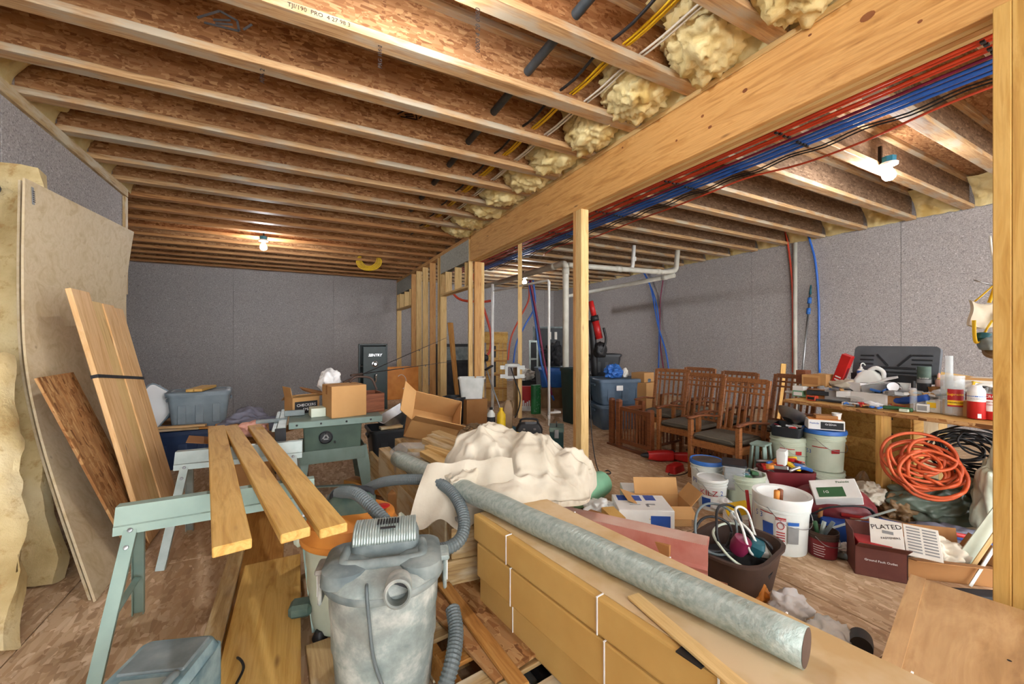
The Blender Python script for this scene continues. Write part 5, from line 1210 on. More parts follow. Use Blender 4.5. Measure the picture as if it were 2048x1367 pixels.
def base_at(u, t_, z): p = at(u, 800, t_); return Vector((p.x, p.y, z))
bucket('low pale pail on the floor under the trayed bucket', 0, 0, 0.14, 0.195, 'bucket_green', open_=False, base=base_at(1578, 3.75, 0))
bucket('low pale pail on the floor under the blue-lidded bucket', 0, 0, 0.15, 0.275, 'bucket_green', open_=False, base=base_at(1648, 3.6, 0))
b5 = bucket('pale bucket under a black tray by the chairs', 1578, 915, 0.15, 0.34, 'bucket_green', open_=False, base=base_at(1578, 3.75, 0.2))
wrap(b5, 'label_line', 'print_red', 0.146, 0.235, 0.242, -0.5, 0.3); wrap(b5, 'label_block', 'print_red', 0.146, 0.19, 0.222, 0.35, 0.7)
q5 = MW[b5.name].translation
tr = thing('tool_tray', 'black tray full of small parts resting on the pale bucket', 'tray', (q5.x, q5.y, 0.545), 0.3)
obj('tray', tub(0.18, 0.12, 0.09, 0.03, 0.9, 0.004, 0.006, 0.8), 'tote_black', tr)
b6 = bucket('pale bucket with a blue lid under the workbench', 1648, 935, 0.155, 0.34, 'bucket_green', 'plastic_blue', open_=False, base=base_at(1648, 3.6, 0.28))
wrap(b6, 'label_line', 'print_red', 0.155, 0.205, 0.212, -0.6, 0.2); wtext(b6, '53', 0.05, 'print_blue', 0.153, 0.16, -0.75); wrap(b6, 'label_block', 'print_red', 0.155, 0.165, 0.2, 0.35, 0.8)
q6 = MW[b6.name].translation
t = carton('fastener_box', 'white and orange fastener box on the blue bucket lid', (q6.x, q6.y, 0.632), 0.26, 0.17, 0.085, -0.95, 'card_white', tape=False)
obj('orange_top', box(0.24, 0.15, 0.002, 0, (0, 0, 0.0865)), 'plastic_orange', t); obj('black_print', box(0.16, 0.002, 0.06, 0, (0.04, -0.086, 0.04)), 'print_black', t)
text('lettering', 'Paslode', 0.022, 'print_blue', t, L=Matrix.Translation((-0.085, -0.0865, 0.055)) @ RX90); text('lettering', 'Gr2Dcm', 0.022, 'print_white', t, L=Matrix.Translation((0.03, -0.0875, 0.05)) @ RX90)
t = carton('parts_tray', 'open tray of bits on top of the fastener box', (q6.x + 0.02, q6.y, 0.72), 0.16, 0.1, 0.03, -0.9, 'cardboard_dark', tape=False)
tag(obj('plastic_cup', lathe([(0.028, 0), (0.036, 0.055), (0.038, 0.055), (0.036, 0.05), (0.026, 0.006), (0.001, 0.006)], 20), 'plastic_white', None, W=TR((q6.x + 0.06, q6.y - 0.07, 0.72))), 'small white cup on the fastener box', 'cup')
# bowl lamp shade in the tray
tag(obj('metal_bowl', lathe([(0.001, 0), (0.06, 0.004), (0.11, 0.045), (0.135, 0.085), (0.132, 0.086), (0.105, 0.05), (0.055, 0.012), (0.001, 0.008)], 32), 'steel', None, W=TR((q5.x + 0.06, q5.y + 0.03, 0.66), 0.4, 0.35, 0.5)), 'shiny metal bowl tilted on the black tray', 'bowl')
rr_ = random.Random(3)
def scatter(n, c, spread, z, mats, sizes, label, cat, group, seed=1):
    rr_ = random.Random(seed)
    for k in range(n):
        a = rr_.random() * 2 * pi; d_ = sqrt(rr_.random()) * spread; m = mats[k % len(mats)]; L_ = sizes[0] + rr_.random() * (sizes[1] - sizes[0]); kind = rr_.random()
        W = TR((c[0] + d_ * cos(a), c[1] + d_ * sin(a), z + 0.012 + 0.012 * rr_.random()), rr_.random() * 6.3, rr_.random() * 0.5 - 0.25, rr_.random() * 0.5 - 0.25)
        cn = {'steel': 'steel', 'black': 'black', 'tote_black': 'black', 'paper': 'cream', 'maroon': 'maroon', 'vac_dark': 'dark grey', 'card_white': 'white'}.get(m, m.replace('plastic_', '').replace('print_', '').replace('cardboard_dark', 'dark brown').replace('cardboard', 'brown'))
        sh = 'boxy' if kind < 0.45 else 'rod-like' if kind < 0.8 else 'round'; sz = 'larger' if L_ > (sizes[0] + sizes[1]) / 2 else 'smaller'
        if kind < 0.45: me = box(L_, L_ * 0.4, L_ * 0.22, 0.004)
        elif kind < 0.8: me = tube([(-L_ / 2, 0, 0), (0, 0, 0.01), (L_ / 2, 0, 0)], L_ * 0.09, 8, 3)
        else: me = lathe([(0.001, -L_ * 0.1), (L_ * 0.3, -L_ * 0.09), (L_ * 0.32, 0), (L_ * 0.25, L_ * 0.12), (0.001, L_ * 0.13)], 14)
        tag(obj(cat.replace(' ', '_'), me, m, None, W=W), sz + ' ' + cn + ' ' + sh + ' ' + label, cat, group)
scatter(9, (q5.x, q5.y), 0.11, 0.60, ('plastic_red', 'paper', 'steel', 'plastic_white', 'maroon'), (0.05, 0.10), 'small part heaped in the black tray on the bucket', 'small part', 'parts in the black tray', 5)
p3 = MW[b3.name].translation
t = thing('parts_bin', 'clear bin with a dark lid standing in the grey-green bucket', 'bin', (p3.x - 0.07, p3.y + 0.05, 0.17), 0.6)
obj('bin_body', tub(0.10, 0.08, 0.20, 0.015, 0.9, 0.003, 0.004), 'clear_plastic', t); obj('bin_lid', rbox(0.112, 0.092, 0.018, 0.02), 'tote_black', t, L=(0, 0, 0.20)); obj('screws', rbox(0.088, 0.068, 0.13, 0.01), 'steel', t, L=(0, 0, 0.006))
scatter(8, (p3.x + 0.02, p3.y - 0.03), 0.10, 0.27, ('plastic_blue', 'print_green', 'steel', 'plastic_teal'), (0.07, 0.14), 'odd hand tool heaped in the grey-green bucket', 'hand tool', 'tools in the grey-green bucket', 9)
# tool heap behind the buckets: red tote bag of tools
th = Vector((3.68, 1.98, 0))
t = thing('tool_bag', 'red and black tool bag heaped with tools between the buckets', 'tool bag', (th.x, th.y, 0), -0.6)
obj('bag', tub(0.19, 0.13, 0.32, 0.05, 0.95, 0.01, 0.004, 0.6), 'maroon', t)
scatter(20, (th.x, th.y), 0.17, 0.34, ('plastic_red', 'steel', 'black', 'plastic_yellow', 'plastic_orange', 'plastic_blue'), (0.09, 0.2), 'assorted tool heaped on the red tool bag', 'hand tool', 'tools on the red bag', 12)
t = thing('paper_bag', 'small white folded bag standing on the tool heap', 'bag', (th.x - 0.08, th.y - 0.02, 0.37), 0.3); obj('bag_body', loft([rloop(0.04, 0.03, 0.008, 0, 2), rloop(0.052, 0.035, 0.006, 0.09, 2), rloop(0.06, 0.03, 0.004, 0.12, 2)]), 'plastic_white', t)
# small step ladder top and stool
st = g(1520, 930)
t = thing('step_stool', 'small grey-green step stool by the chairs', 'stool', (3.78, 2.245, 0), 0.2)
obj('top', box(0.17, 0.13, 0.02, 0.004, (0, 0, 0.46)), 'horse_green', t)
for sx in (-1, 1):
    for sy in (-1, 1): board('leg', MW[t.name] @ Vector((sx * 0.06, sy * 0.05, 0.45)), MW[t.name] @ Vector((sx * 0.09, sy * 0.08, 0)), 0.035, 0.02, 'horse_green', t)
# cordless tools on the floor
def cordless(label, u, v, rz, k=1.0, mat='plastic_red'):
    p = g(u, v); t = thing('power_tool', label, 'power tool', (p.x, p.y, 0), rz)
    obj('motor_body', loft([[(x, y * 1.0, z) for (y, z, x) in [(a_ * 0.8, b_, -0.11 * k) for (a_, b_, _) in rloop(0.04 * k, 0.045 * k, 0.03, 0)]], [(x, y, z) for (y, z, x) in [(a_, b_, 0.0) for (a_, b_, _) in rloop(0.045 * k, 0.05 * k, 0.03, 0)]], [(x, y, z) for (y, z, x) in [(a_ * 0.7, b_ * 0.7, 0.12 * k) for (a_, b_, _) in rloop(0.045 * k, 0.05 * k, 0.03, 0)]]]), mat, t, L=(0, 0, 0.055 * k))
    obj('grip', tube([(-0.06 * k, 0, 0.05 * k), (-0.10 * k, -0.08 * k, 0.04 * k), (-0.12 * k, -0.14 * k, 0.035 * k)], 0.022 * k, 10, 4), 'black', t)
    obj('battery', box(0.10 * k, 0.06 * k, 0.06 * k, 0.008, (-0.13 * k, -0.17 * k, 0.032 * k)), 'plastic_red' if mat != 'plastic_red' else 'black', t)
    obj('nose', lathe([(0.028 * k, 0), (0.022 * k, 0.04 * k), (0.012 * k, 0.07 * k), (0.001, 0.075 * k)], 14), 'black', t, L=Matrix.Translation((0.115 * k, 0, 0.055 * k)) @ Matrix.Rotation(pi / 2, 4, 'Y'))
    return t
cordless('red cordless saw lying on the floor in front of the chairs', 1322, 922, 2.6, 1.25)
cordless('red cordless drill on the floor behind the screw bucket', 1372, 924, 2.2, 1.1)
t = cordless('black cordless impact driver beside the red tools', 1400, 915, 1.6, 1.0, 'black_soft')
c = g(1350, 942); t = thing('battery_charger', 'red battery charger with cord in front of the red tools', 'charger', (c.x, c.y, 0), 0.2)
obj('case', loft([rloop(0.11, 0.06, 0.02, 0), rloop(0.10, 0.05, 0.02, 0.07), rloop(0.08, 0.03, 0.015, 0.085)]), 'plastic_red', t)
obj('cord', tube([(-0.11, 0, 0.01), (-0.18, -0.03, 0.006), (-0.1, -0.10, 0.006), (0.05, -0.11, 0.006), (0.16, -0.06, 0.006)], 0.004, 6, 5), 'black', t)
# power strip cord on the post
tag(obj('cable', tube([(XB + 0.115, 3.54, 1.2), (XB + 0.12, 3.53, 0.8), (XB + 0.125, 3.5, 0.35), (XB + 0.16, 3.44, 0.012), (XB + 0.26, 3.40, 0.01), (XB + 0.2, 3.30, 0.01), (XB + 0.10, 3.40, 0.01)], 0.006, 6, 6), 'black'), 'black cord running down the slim post to the floor', 'cord')

# ------------------------------------------------------------------ centre right floor: cartons, tub of cables, bags
gp = g(1180, 1003)
t = thing('foam_roll', 'rolled mint green foam sheet on the floor beside the drop cloth', 'foam roll', (gp.x, gp.y, 0), 0.35)
plain('mint', (132, 186, 150), (112, 168, 134), 0.5)
obj('roll', lathe([(0.001, -0.24), (0.07, -0.24), (0.105, -0.22), (0.115, -0.1), (0.115, 0.1), (0.105, 0.2), (0.08, 0.225), (0.001, 0.23)], 28), 'mint', t, L=Matrix.Translation((0, 0, 0.116)) @ Matrix.Rotation(pi / 2, 4, 'Y'))
wb = g(1283, 1048)
t = carton('white_carton', 'white and blue appliance carton behind the red profile', (wb.x, wb.y, 0), 0.40, 0.30, 0.17, 0.45 - 1.0, 'card_white', tape=False)
for q_ in ((0.18, 0.10, 0.002, (-0.08, 0.08, 0.171)), (0.08, 0.10, 0.002, (0.08, 0.09, 0.171)), (0.14, 0.002, 0.10, (0.10, -0.151, 0.08))): obj('blue_print', boxes([q_]), 'print_blue', t)
obj('tool_picture', boxes([(0.06, 0.02, 0.002, (0.06, -0.04, 0.171)), (0.02, 0.05, 0.002, (0.03, -0.06, 0.171)), (0.08, 0.006, 0.002, (-0.06, -0.05, 0.171))]), 'print_grey', t)
obj('blue_print', box(0.002, 0.12, 0.12, 0, (0.201, -0.05, 0.085)), 'plastic_blue', t)
wb2 = g(1283, 1012)
t = carton('white_carton', 'white carton printed BAR BAR beside the drop cloth', (wb2.x, wb2.y + 0.05, 0), 0.26, 0.2, 0.15, -0.6, 'card_white', tape=False)
for z in (0.095, 0.055): text('lettering', 'BAR', 0.045, 'plastic_blue', t, L=Matrix.Translation((-0.03, -0.1015, z)) @ RX90)
tag(obj('plastic_bag', blob(0.16, 0.13, 0.09, 0.35, 2.0, 11.0, 5, fold=0.5), 'plastic_white', None, W=TR((wb.x - 0.22, wb.y + 0.20, 0.0), 0.2)), 'crumpled white plastic bag beside the appliance carton', 'plastic bag')
ob = g(1340, 1045)
t = thing('cardboard_box', 'open cardboard box with raised flaps behind the appliance carton', 'box', (ob.x, ob.y + 0.08, 0), -0.5); obj('carton', open_box(0.36, 0.26, 0.15, 0.004, (-20, 50, 70, 20), 0.13), 'cardboard', t)
carton('small_box', 'thin yellow box leaning in the gap left of the appliance carton', (wb.x - 0.30, wb.y - 0.02, 0), 0.10, 0.2, 0.16, -0.3, 'cardboard_yellow', tape=False)
tb = g(1470, 1165)
t = thing('cable_tub', 'brown rubber tub overflowing with cables behind the wrapped roll', 'tub', (tb.x, tb.y, 0), 0.2)
obj('tub', tub(0.26, 0.20, 0.24, 0.14, 0.80, 0.008, 0.014, 0.7), 'rubber_brown', t)
rr_ = random.Random(7); TBZ = 0.24
def loop_pts(cx, cy, cz, r, tilt, rot, squ=0.6, n=12, turns=1.0, ph=0.0):
    out = []
    for k in range(n + 1):
        a = ph + turns * 2 * pi * k / n; p = Vector((r * cos(a), r * squ * sin(a), 0.01 * sin(3 * a)))
        out.append(Matrix.Rotation(rot, 3, 'Z') @ (Matrix.Rotation(tilt, 3, 'X') @ p) + Vector((cx, cy, cz)))
    return out
for k, (m, r, dx, dy, dz, tilt, rot, lab) in enumerate((('plastic_white', 0.17, 0.08, -0.03, 0.06, 1.1, 0.5, 'thick white cable loop standing out of the tub'), ('plastic_white', 0.14, 0.10, 0.0, 0.05, 0.9, 0.9, 'thin white cable loop in the tub'), ('black', 0.16, -0.02, 0.02, 0.08, 1.2, 0.2, 'tall black cable loop over the tub'), ('black', 0.12, -0.14, 0.04, 0.06, 1.3, -0.3, 'black cable loop at the left of the tub'), ('hose_grey', 0.18, -0.08, 0.06, 0.07, 1.1, 0.0, 'grey cable loop at the back of the tub'), ('black', 0.09, 0.12, -0.06, 0.02, 0.6, 1.2, 'small black cable coil at the right of the tub'), ('plastic_cream', 0.20, 0.0, -0.04, 0.0, 0.4, 0.3, 'cream extension cable coiled on the tub rim'))):
    tag(obj('cable', tube(loop_pts(tb.x + dx, tb.y + dy, TBZ + dz, r, tilt, rot, 0.75), 0.0075, 7, 4), m), lab, 'cable')
tag(obj('adapter', loft([rloop(0.05, 0.035, 0.02, 0), rloop(0.06, 0.04, 0.02, 0.05), rloop(0.04, 0.03, 0.02, 0.07)]), 'plastic_teal', None, W=TR((tb.x + 0.02, tb.y - 0.10, TBZ - 0.02), 0.5, 0.3)), 'teal plug adapter in the cable tub', 'adapter')
tag(obj('grinder_body', lathe([(0.001, 0), (0.04, 0), (0.05, 0.04), (0.045, 0.09), (0.001, 0.10)], 18), 'pipe_purple', None, W=TR((tb.x - 0.06, tb.y - 0.05, TBZ - 0.02), 0.2, 0.4)), 'magenta round tool body in the cable tub', 'power tool')
ps = thing('power_strip', 'white outlet strip among the cables in the tub', 'power strip', (tb.x + 0.12, tb.y - 0.08, TBZ - 0.05), 0.7)
obj('strip', box(0.16, 0.06, 0.03, 0.005, (0, 0, 0.015)), 'plastic_white', ps)
for k in range(3): obj('socket', box(0.02, 0.02, 0.002, 0, (-0.05 + 0.05 * k, 0, 0.031)), 'black', ps)
obj('filler', lathe([(0.001, 0), (0.17, 0.0), (0.19, 0.06), (0.001, 0.09)], 20), 'black_soft', t, L=(0, 0, 0.075))
for k, (u, v, rx, ry, rz_, sd, m, lab) in enumerate(((1580, 1232, 0.10, 0.08, 0.07, 3, 'bag_plastic', 'white plastic bag on the floor behind the roll end'), (1660, 1290, 0.15, 0.08, 0.05, 6, 'plastic_white', 'flattened white plastic bag near the black mug'), (1515, 1200, 0.06, 0.05, 0.06, 8, 'plastic_orange', 'crumpled orange-brown bag beside the brown tub'), (1440, 1020, 0.11, 0.08, 0.07, 13, 'bag_plastic', 'clear plastic bag in front of the small paint bucket'))):
    p = g(u, v); tag(obj('plastic_bag', blob(rx, ry, rz_, 0.4, 2.2, sd, 4, fold=0.6), m, None, W=TR((p.x, p.y, 0), 0.4 * k)), lab, 'plastic bag')
p = g(1722, 1305); t = thing('mug', 'black mug tipped over on the floor near the plywood panel', 'mug', (p.x, p.y, 0), 0.4)
ML = Matrix.Translation((0, 0, 0.045)) @ Matrix.Rotation(radians(100), 4, 'Y')
obj('cup', lathe([(0.001, -0.05), (0.04, -0.05), (0.044, 0.0), (0.043, 0.06), (0.039, 0.06), (0.039, -0.04), (0.001, -0.044)], 28), 'black', t, L=ML)
obj('handle', tube([(0, 0.04, 0.035), (0, 0.075, 0.025), (0, 0.075, -0.02), (0, 0.042, -0.03)], 0.007, 8, 4), 'black', t, L=ML)
p = g(1690, 1345); tag(obj('plywood_offcut', box(0.42, 0.16, 0.015, 0.002), 'plywood_tan', None, W=TR((1.50, 0.62, 0.12), -0.45, 0.05)), 'orange-tan board offcut under the roll end', 'board')
tag(obj('wood_block', box(0.2, 0.1, 0.1, 0.003), 'old_board', None, W=TR((1.50, 0.62, 0.05), -0.45)), 'block under the orange-tan offcut', 'wood block')
# plywood panel at the lower right corner
q0, q1, q2 = g(1820, 1148, 0.33), g(1745, 1367, 0.33), g(2048, 1235, 0.33)
ex = (q1 - q0).normalized(); M = frame3(q0 + Vector((0, 0, -0.009)), ex, q2 - q0)
t = thing('plywood_sheet', 'tan plywood panel in the lower right corner of the picture', 'plywood sheet', (q0.x - 0.4, q0.y - 0.25, 0.32))
obj('panel', box(0.95, 0.62, 0.018, 0.0015, (0.475, 0.31, 0)), 'plywood_tan', t, W=M)
obj('edge_band', box(0.95, 0.05, 0.003, 0, (0.475, 0.026, 0.0105)), 'plywood_tan', t, W=M)
for (x_, y_) in ((0.2, 0.35), (0.45, 0.28), (0.5, 0.42)): obj('knot', lathe([(0.001, 0.0006), (0.006, 0)], 10), 'ink', t, W=M @ Matrix.Translation((x_, y_, 0.0095)))
carton('cardboard_box', 'cardboard box carrying the tan plywood panel', (M @ Vector((0.5, 0.32, 0))).to_tuple()[:2] + (0,), 0.6, 0.42, 0.309, atan2(ex.y, ex.x), 'cardboard_dark', tape=False)

# ------------------------------------------------------------------ workbench
BZ = 0.83
P0 = g(1567, 797, BZ); P1 = g(2005, 852, BZ); bx = (P1 - P0).normalized(); by = Vector((-bx.y, bx.x, 0)); by = by if by.x > 0 else -by
BL = (P1 - P0).length + 0.15; BM = frame3(P0, bx, by)
if (BM.to_3x3() @ Vector((0, 0, 1))).z < 0:
    BM = Matrix.Translation(P0) @ Matrix((bx, by, Vector((0, 0, 1)))).transposed().to_4x4()
FLIP = BM.to_3x3().determinant() < 0
def bp(a, b, z=0.0): return P0 + bx * a + by * b + Vector((0, 0, z))
bang = atan2(bx.y, bx.x)
t = thing('workbench', 'long strand board workbench buried under cans, boxes and tools', 'workbench', (bp(BL / 2, 0.4).x, bp(BL / 2, 0.4).y, 0), bang)
board('bench_top', bp(0, 0.39, -0.015), bp(BL, 0.39, -0.015), 0.78, 0.024, 'bench_wood', t)
board('front_edge', bp(0, -0.004, -0.018), bp(BL, -0.004, -0.018), 0.012, 0.032, 'osb_sheet', t)
la = (g(1722, 825, BZ) - P0).dot(bx)
for (a, b) in ((la, 0.085), (la, 0.70), (0.06, 0.70), (BL - 0.1, 0.09), (BL - 0.1, 0.70)):
    board('leg', Vector((bp(a, b).x, bp(a, b).y, 0)), bp(a, b, -0.028), 0.15, 0.045, 'bench_wood', t, up=tuple(bx))
# chest of drawers under it
c0 = onx(1640, 700, 4.72); c1 = onx(1826, 700, 4.72)
t = thing('drawer_chest', 'pale oak chest of drawers under the workbench', 'chest of drawers', (4.98, (c0.y + c1.y) / 2, 0))
yw = abs(c0.y - c1.y); yc = (c0.y + c1.y) / 2
obj('carcass', box(0.48, yw, 0.79, 0.004, (4.98, yc, 0.395)), 'bench_wood', t, W=Matrix.Identity(4))
for k, (z0, z1) in enumerate(((0.06, 0.27), (0.28, 0.49), (0.50, 0.64), (0.65, 0.77))):
    d_ = obj('drawer_front', box(0.018, yw - 0.03, z1 - z0, 0.003, (4.733, yc, (z0 + z1) / 2)), 'bench_wood', t, W=Matrix.Identity(4))
    obj('knob', lathe([(0.006, 0), (0.006, 0.012), (0.013, 0.016), (0.011, 0.026), (0.001, 0.028)], 12), 'black', d_, W=Matrix.Translation((4.724, yc - yw * 0.3, (z0 + z1) / 2)) @ Matrix.Rotation(-pi / 2, 4, 'Y'))
# ---- things on the bench
def put(u, v):                       # on the bench, or on the heap where the pixel lies above the bench's back edge
    p = g(u, v, BZ + 0.003); b = (p - P0).dot(by)
    if b <= 0.30: return (p.x, p.y, p.z)
    vb = 797 + (u - 1567) / 438 * 55                    # row of the bench edge below this pixel
    b = 0.24 + min(max((vb - v) / 70, 0), 1) * 0.36
    r = ray(u, v); k = (P0 + by * b).dot(by) / r.dot(by); p = CAM + r * k
    return (p.x, p.y, max(p.z, BZ + 0.003))
def prop(u, v, sx, sy, sz, lab, mat='cardboard', rz=0.0, b=0.45):
    r = ray(u, 800); k = (P0 + by * b).dot(by) / r.dot(by); p = CAM + r * k
    t = thing('cardboard_box', lab, 'box', (p.x, p.y, BZ), bang + rz); obj('carton', box(sx, sy, sz, 0.002, (0, 0, sz / 2)), mat, t)
prop(1640, 0, 0.26, 0.30, 0.07, 'flat brown box buried at the left of the bench heap', 'cardboard_dark')
prop(1700, 0, 0.30, 0.30, 0.10, 'grey carton buried under the rag on the bench', 'print_grey', 0.1)
prop(1760, 0, 0.28, 0.34, 0.11, 'dull white carton buried in the middle of the bench heap', 'card_white', -0.1)
prop(1820, 0, 0.26, 0.30, 0.10, 'brown carton buried behind the blue caulking tool', 'cardboard_dark', 0.12)
prop(1885, 0, 0.24, 0.30, 0.10, 'pale carton buried behind the clear jar', 'paper', -0.05)
prop(1955, 0, 0.30, 0.34, 0.12, 'brown carton buried at the right of the bench heap', 'cardboard', 0.08)
def px2m(px, p): return px / F * depth(Vector(p))
def can(name, label, u, v, wpx, hpx, body, cap='steel', domed=True, cat='spray can', bands=()):
    p = put(u, v); k = sqrt(1 + ((u - CX) / F) ** 2); r = px2m(wpx, p) / 2 / k; h = px2m(hpx, p)
    t = thing(name, label, cat, p)
    if domed:
        obj('body', lathe([(r * 0.95, 0), (r, 0.004), (r, h * 0.80)], 28), body, t)
        obj('shoulder', lathe([(r, h * 0.80), (r * 0.93, h * 0.86), (r * 0.6, h * 0.95), (r * 0.55, h), (0.001, h)], 28), cap, t)
    else:
        obj('body', lathe([(r * 0.97, 0), (r, 0.003), (r, h * 0.62)], 28), body, t)
        obj('cap', lathe([(r * 0.97, h * 0.62), (r * 0.97, h), (r * 0.9, h * 1.01), (0.001, h * 1.01)], 28), cap, t)
    f = atan2(-p[1], -p[0])
    for (m, z0, z1, a0, a1) in bands: obj('label_print', arc_patch(r + 0.0008, h * z0, h * z1, f + a0, f + a1, 14), m, t)
    t['r'] = 0; del t['r']
    return t, r, h, f
t, r, h, f = can('solvent_can', 'red and white solvent can near the right end of the bench', 1953, 836, 40, 66, 'plastic_red', 'print_white', bands=(('print_white', 0.52, 0.80, -1.5, 1.5), ('plastic_blue', 0.66, 0.69, -1.4, 1.4), ('print_white', 0.03, 0.16, 0.1, 0.5)))
text('lettering', 'SOLVENT', r * 0.3, 'print_grey', t, bend=(r + 0.002, f, h * 0.6))
t, r, h, f = can('cleaner_can', 'red spray can of electronic cleaner against the right post', 1984, 838, 42, 64, 'plastic_red', 'steel', bands=(('print_white', 0.26, 0.62, -0.9, 0.9),))
text('lettering', 'CRC', r * 0.55, 'print_white', t, bend=(r + 0.003, f - 0.2, h * 0.72)); text('lettering', 'Electronic', r * 0.34, 'print_red', t, bend=(r + 0.003, f - 0.2, h * 0.56)); text('lettering', 'Cleaner', r * 0.34, 'print_red', t, bend=(r + 0.003, f - 0.2, h * 0.47))
t, r, h, f = can('paint_can', 'black capped aerosol paint can standing taller than its neighbours', 1848, 795, 30, 62, 'tote_black', 'dusty_green', False, bands=(('print_grey', 0.48, 0.6, -1.3, 1.3),))
text('lettering', 'hi-color', r * 0.45, 'print_white', t, bend=(r + 0.002, f, h * 0.64))
p = put(1905, 828); r = px2m(50, p) / 2 / 1.45; h = px2m(78, p)
t = thing('clear_jar', 'clear plastic cylinder jar with a red gold-lettered label', 'jar', p); f = atan2(-p[1], -p[0])
obj('jar', lathe([(r * 0.98, 0), (r, 0.004), (r, h), (r * 0.965, h), (r * 0.965, 0.008), (0.001, 0.008)], 32), 'clear_plastic', t)
obj('label', arc_patch(r + 0.001, h * 0.22, h * 0.66, f - 0.4, f + 1.0), 'print_red', t); obj('label_band', arc_patch(r + 0.0015, h * 0.26, h * 0.38, f - 0.4, f + 1.0), 'plastic_yellow', t)
text('lettering', 'Supreme', r * 0.42, 'plastic_yellow', t, bend=(r + 0.003, f + 0.25, h * 0.53)); text('lettering', 'MEDALLION', r * 0.26, 'print_black', t, bend=(r + 0.003, f + 0.3, h * 0.32))
obj('inner_tube', lathe([(r * 0.35, 0.01), (r * 0.35, h * 1.5), (r * 0.33, h * 1.5), (r * 0.33, 0.012)], 18), 'clear_plastic', t, L=(-r * 0.3, r * 0.2, 0))
p = put(1827, 821); t = thing('glass_bottle', 'slim clear bottle with a black cap on the bench edge', 'bottle', p); r = px2m(17, p) / 2 / 1.4; h = px2m(46, p)
obj('bottle', lathe([(r, 0), (r * 1.05, 0.01), (r * 0.9, 0.02), (r * 0.9, h * 0.9), (r * 0.75, h), (0.001, h)], 20), 'clear_plastic', t); obj('cap', lathe([(r * 0.6, h), (r * 0.6, h * 1.3), (0.001, h * 1.3)], 16), 'black', t)
def lay(name, label, cat, u, v, me, mat, rz=0.0, z=0.0, rx=0.0, ry=0.0, group=None):
    p = put(u, v); return tag(obj(name, me, mat, None, W=TR((p[0], p[1], p[2] + z), bang + rz, rx, ry)), label, cat, group)
def bx_(name, label, u, v, sx, sy, sz, mat, rz=0.0, z=0.0, rx=0.0, ry=0.0, cat='box', strip=None):
    p = put(u, v); t = thing(name, label, cat, (p[0], p[1], p[2] + z), M=TR((p[0], p[1], p[2] + z), bang + rz, rx, ry))
    obj('box_body', box(sx, sy, sz, 0.002, (0, 0, sz / 2)), mat, t)
    if strip: obj('print', boxes([(sx * 0.8, 0.001, sz * 0.6, (0, sy / 2 + 0.0008, sz / 2)), (sx * 0.8, 0.001, sz * 0.6, (0, -sy / 2 - 0.0008, sz / 2)), (sx * 0.7, sy * 0.5, 0.001, (0, 0, sz + 0.0006))]), strip, t)
    return t
bx_('small_box', 'green and white small box at the left end of the bench', 1600, 792, 0.10, 0.09, 0.06, 'mint', 0.1, strip='print_white')
bx_('small_box', 'pale small box stacked on the green one', 1600, 792, 0.10, 0.09, 0.045, 'card_white', 0.12, 0.062)
bx_('small_box', 'small red-orange box on the front edge of the bench', 1625, 800, 0.075, 0.06, 0.045, 'pipe_red', 0.05, strip='print_black')
lay('paper_scrap', 'crumpled paper at the very left end of the bench', 'paper', 1580, 786, blob(0.05, 0.04, 0.018, 0.4, 2.5, 3, 3, fold=0.5), 'paper')
bx_('cardboard_box', 'brown cardboard box with a white arrow at the back of the bench', 1628, 772, 0.16, 0.16, 0.12, 'cardboard', 0.15, strip='cardboard_dark')
bx_('cardboard_box', 'plain tan cardboard box beside the arrow box', 1648, 772, 0.13, 0.14, 0.125, 'cardboard', -0.1)
bx_('cardboard_box', 'dark red-brown box at the back left of the bench', 1607, 764, 0.09, 0.12, 0.13, 'crate_wood', 0.1)
bx_('tool_tray', 'long black tray with wrenches on the left of the bench', 1652, 790, 0.30, 0.11, 0.04, 'tote_black', 0.35, cat='tray')
lay('wrench', 'dark steel wrench lying along the front edge of the bench', 'wrench', 1660, 804, tube([(-0.11, 0, 0.012), (-0.08, 0.01, 0.012), (0.08, 0, 0.012), (0.11, 0.012, 0.014)], 0.011, 8, 4), 'black_soft', 0.25)
lay('pliers', 'black pliers beside the wrench on the bench', 'pliers', 1676, 804, tube([(-0.08, 0.02, 0.012), (0, 0, 0.014), (0.07, 0.0, 0.012), (0.0, 0.0, 0.016), (-0.08, -0.02, 0.012)], 0.009, 8, 4), 'vac_dark', 0.5)
# red level box
pz = put(1672, 772)
t = thing('tool_box', 'tall red tool package leaning against the grey case', 'package', pz, M=TR(pz, bang, 0.12, 0.38))
obj('box_body', box(0.085, 0.06, 0.34, 0.004, (0, 0, 0.17)), 'plastic_red', t); obj('box_side', box(0.088, 0.03, 0.2, 0.002, (0, 0, 0.12)), 'maroon', t)
for k in range(3): obj('print', box(0.05, 0.062, 0.012, 0, (0, 0, 0.05 + 0.03 * k)), 'print_white', t)
plain('case_grey', (92, 98, 104), (78, 84, 90), 0.55)
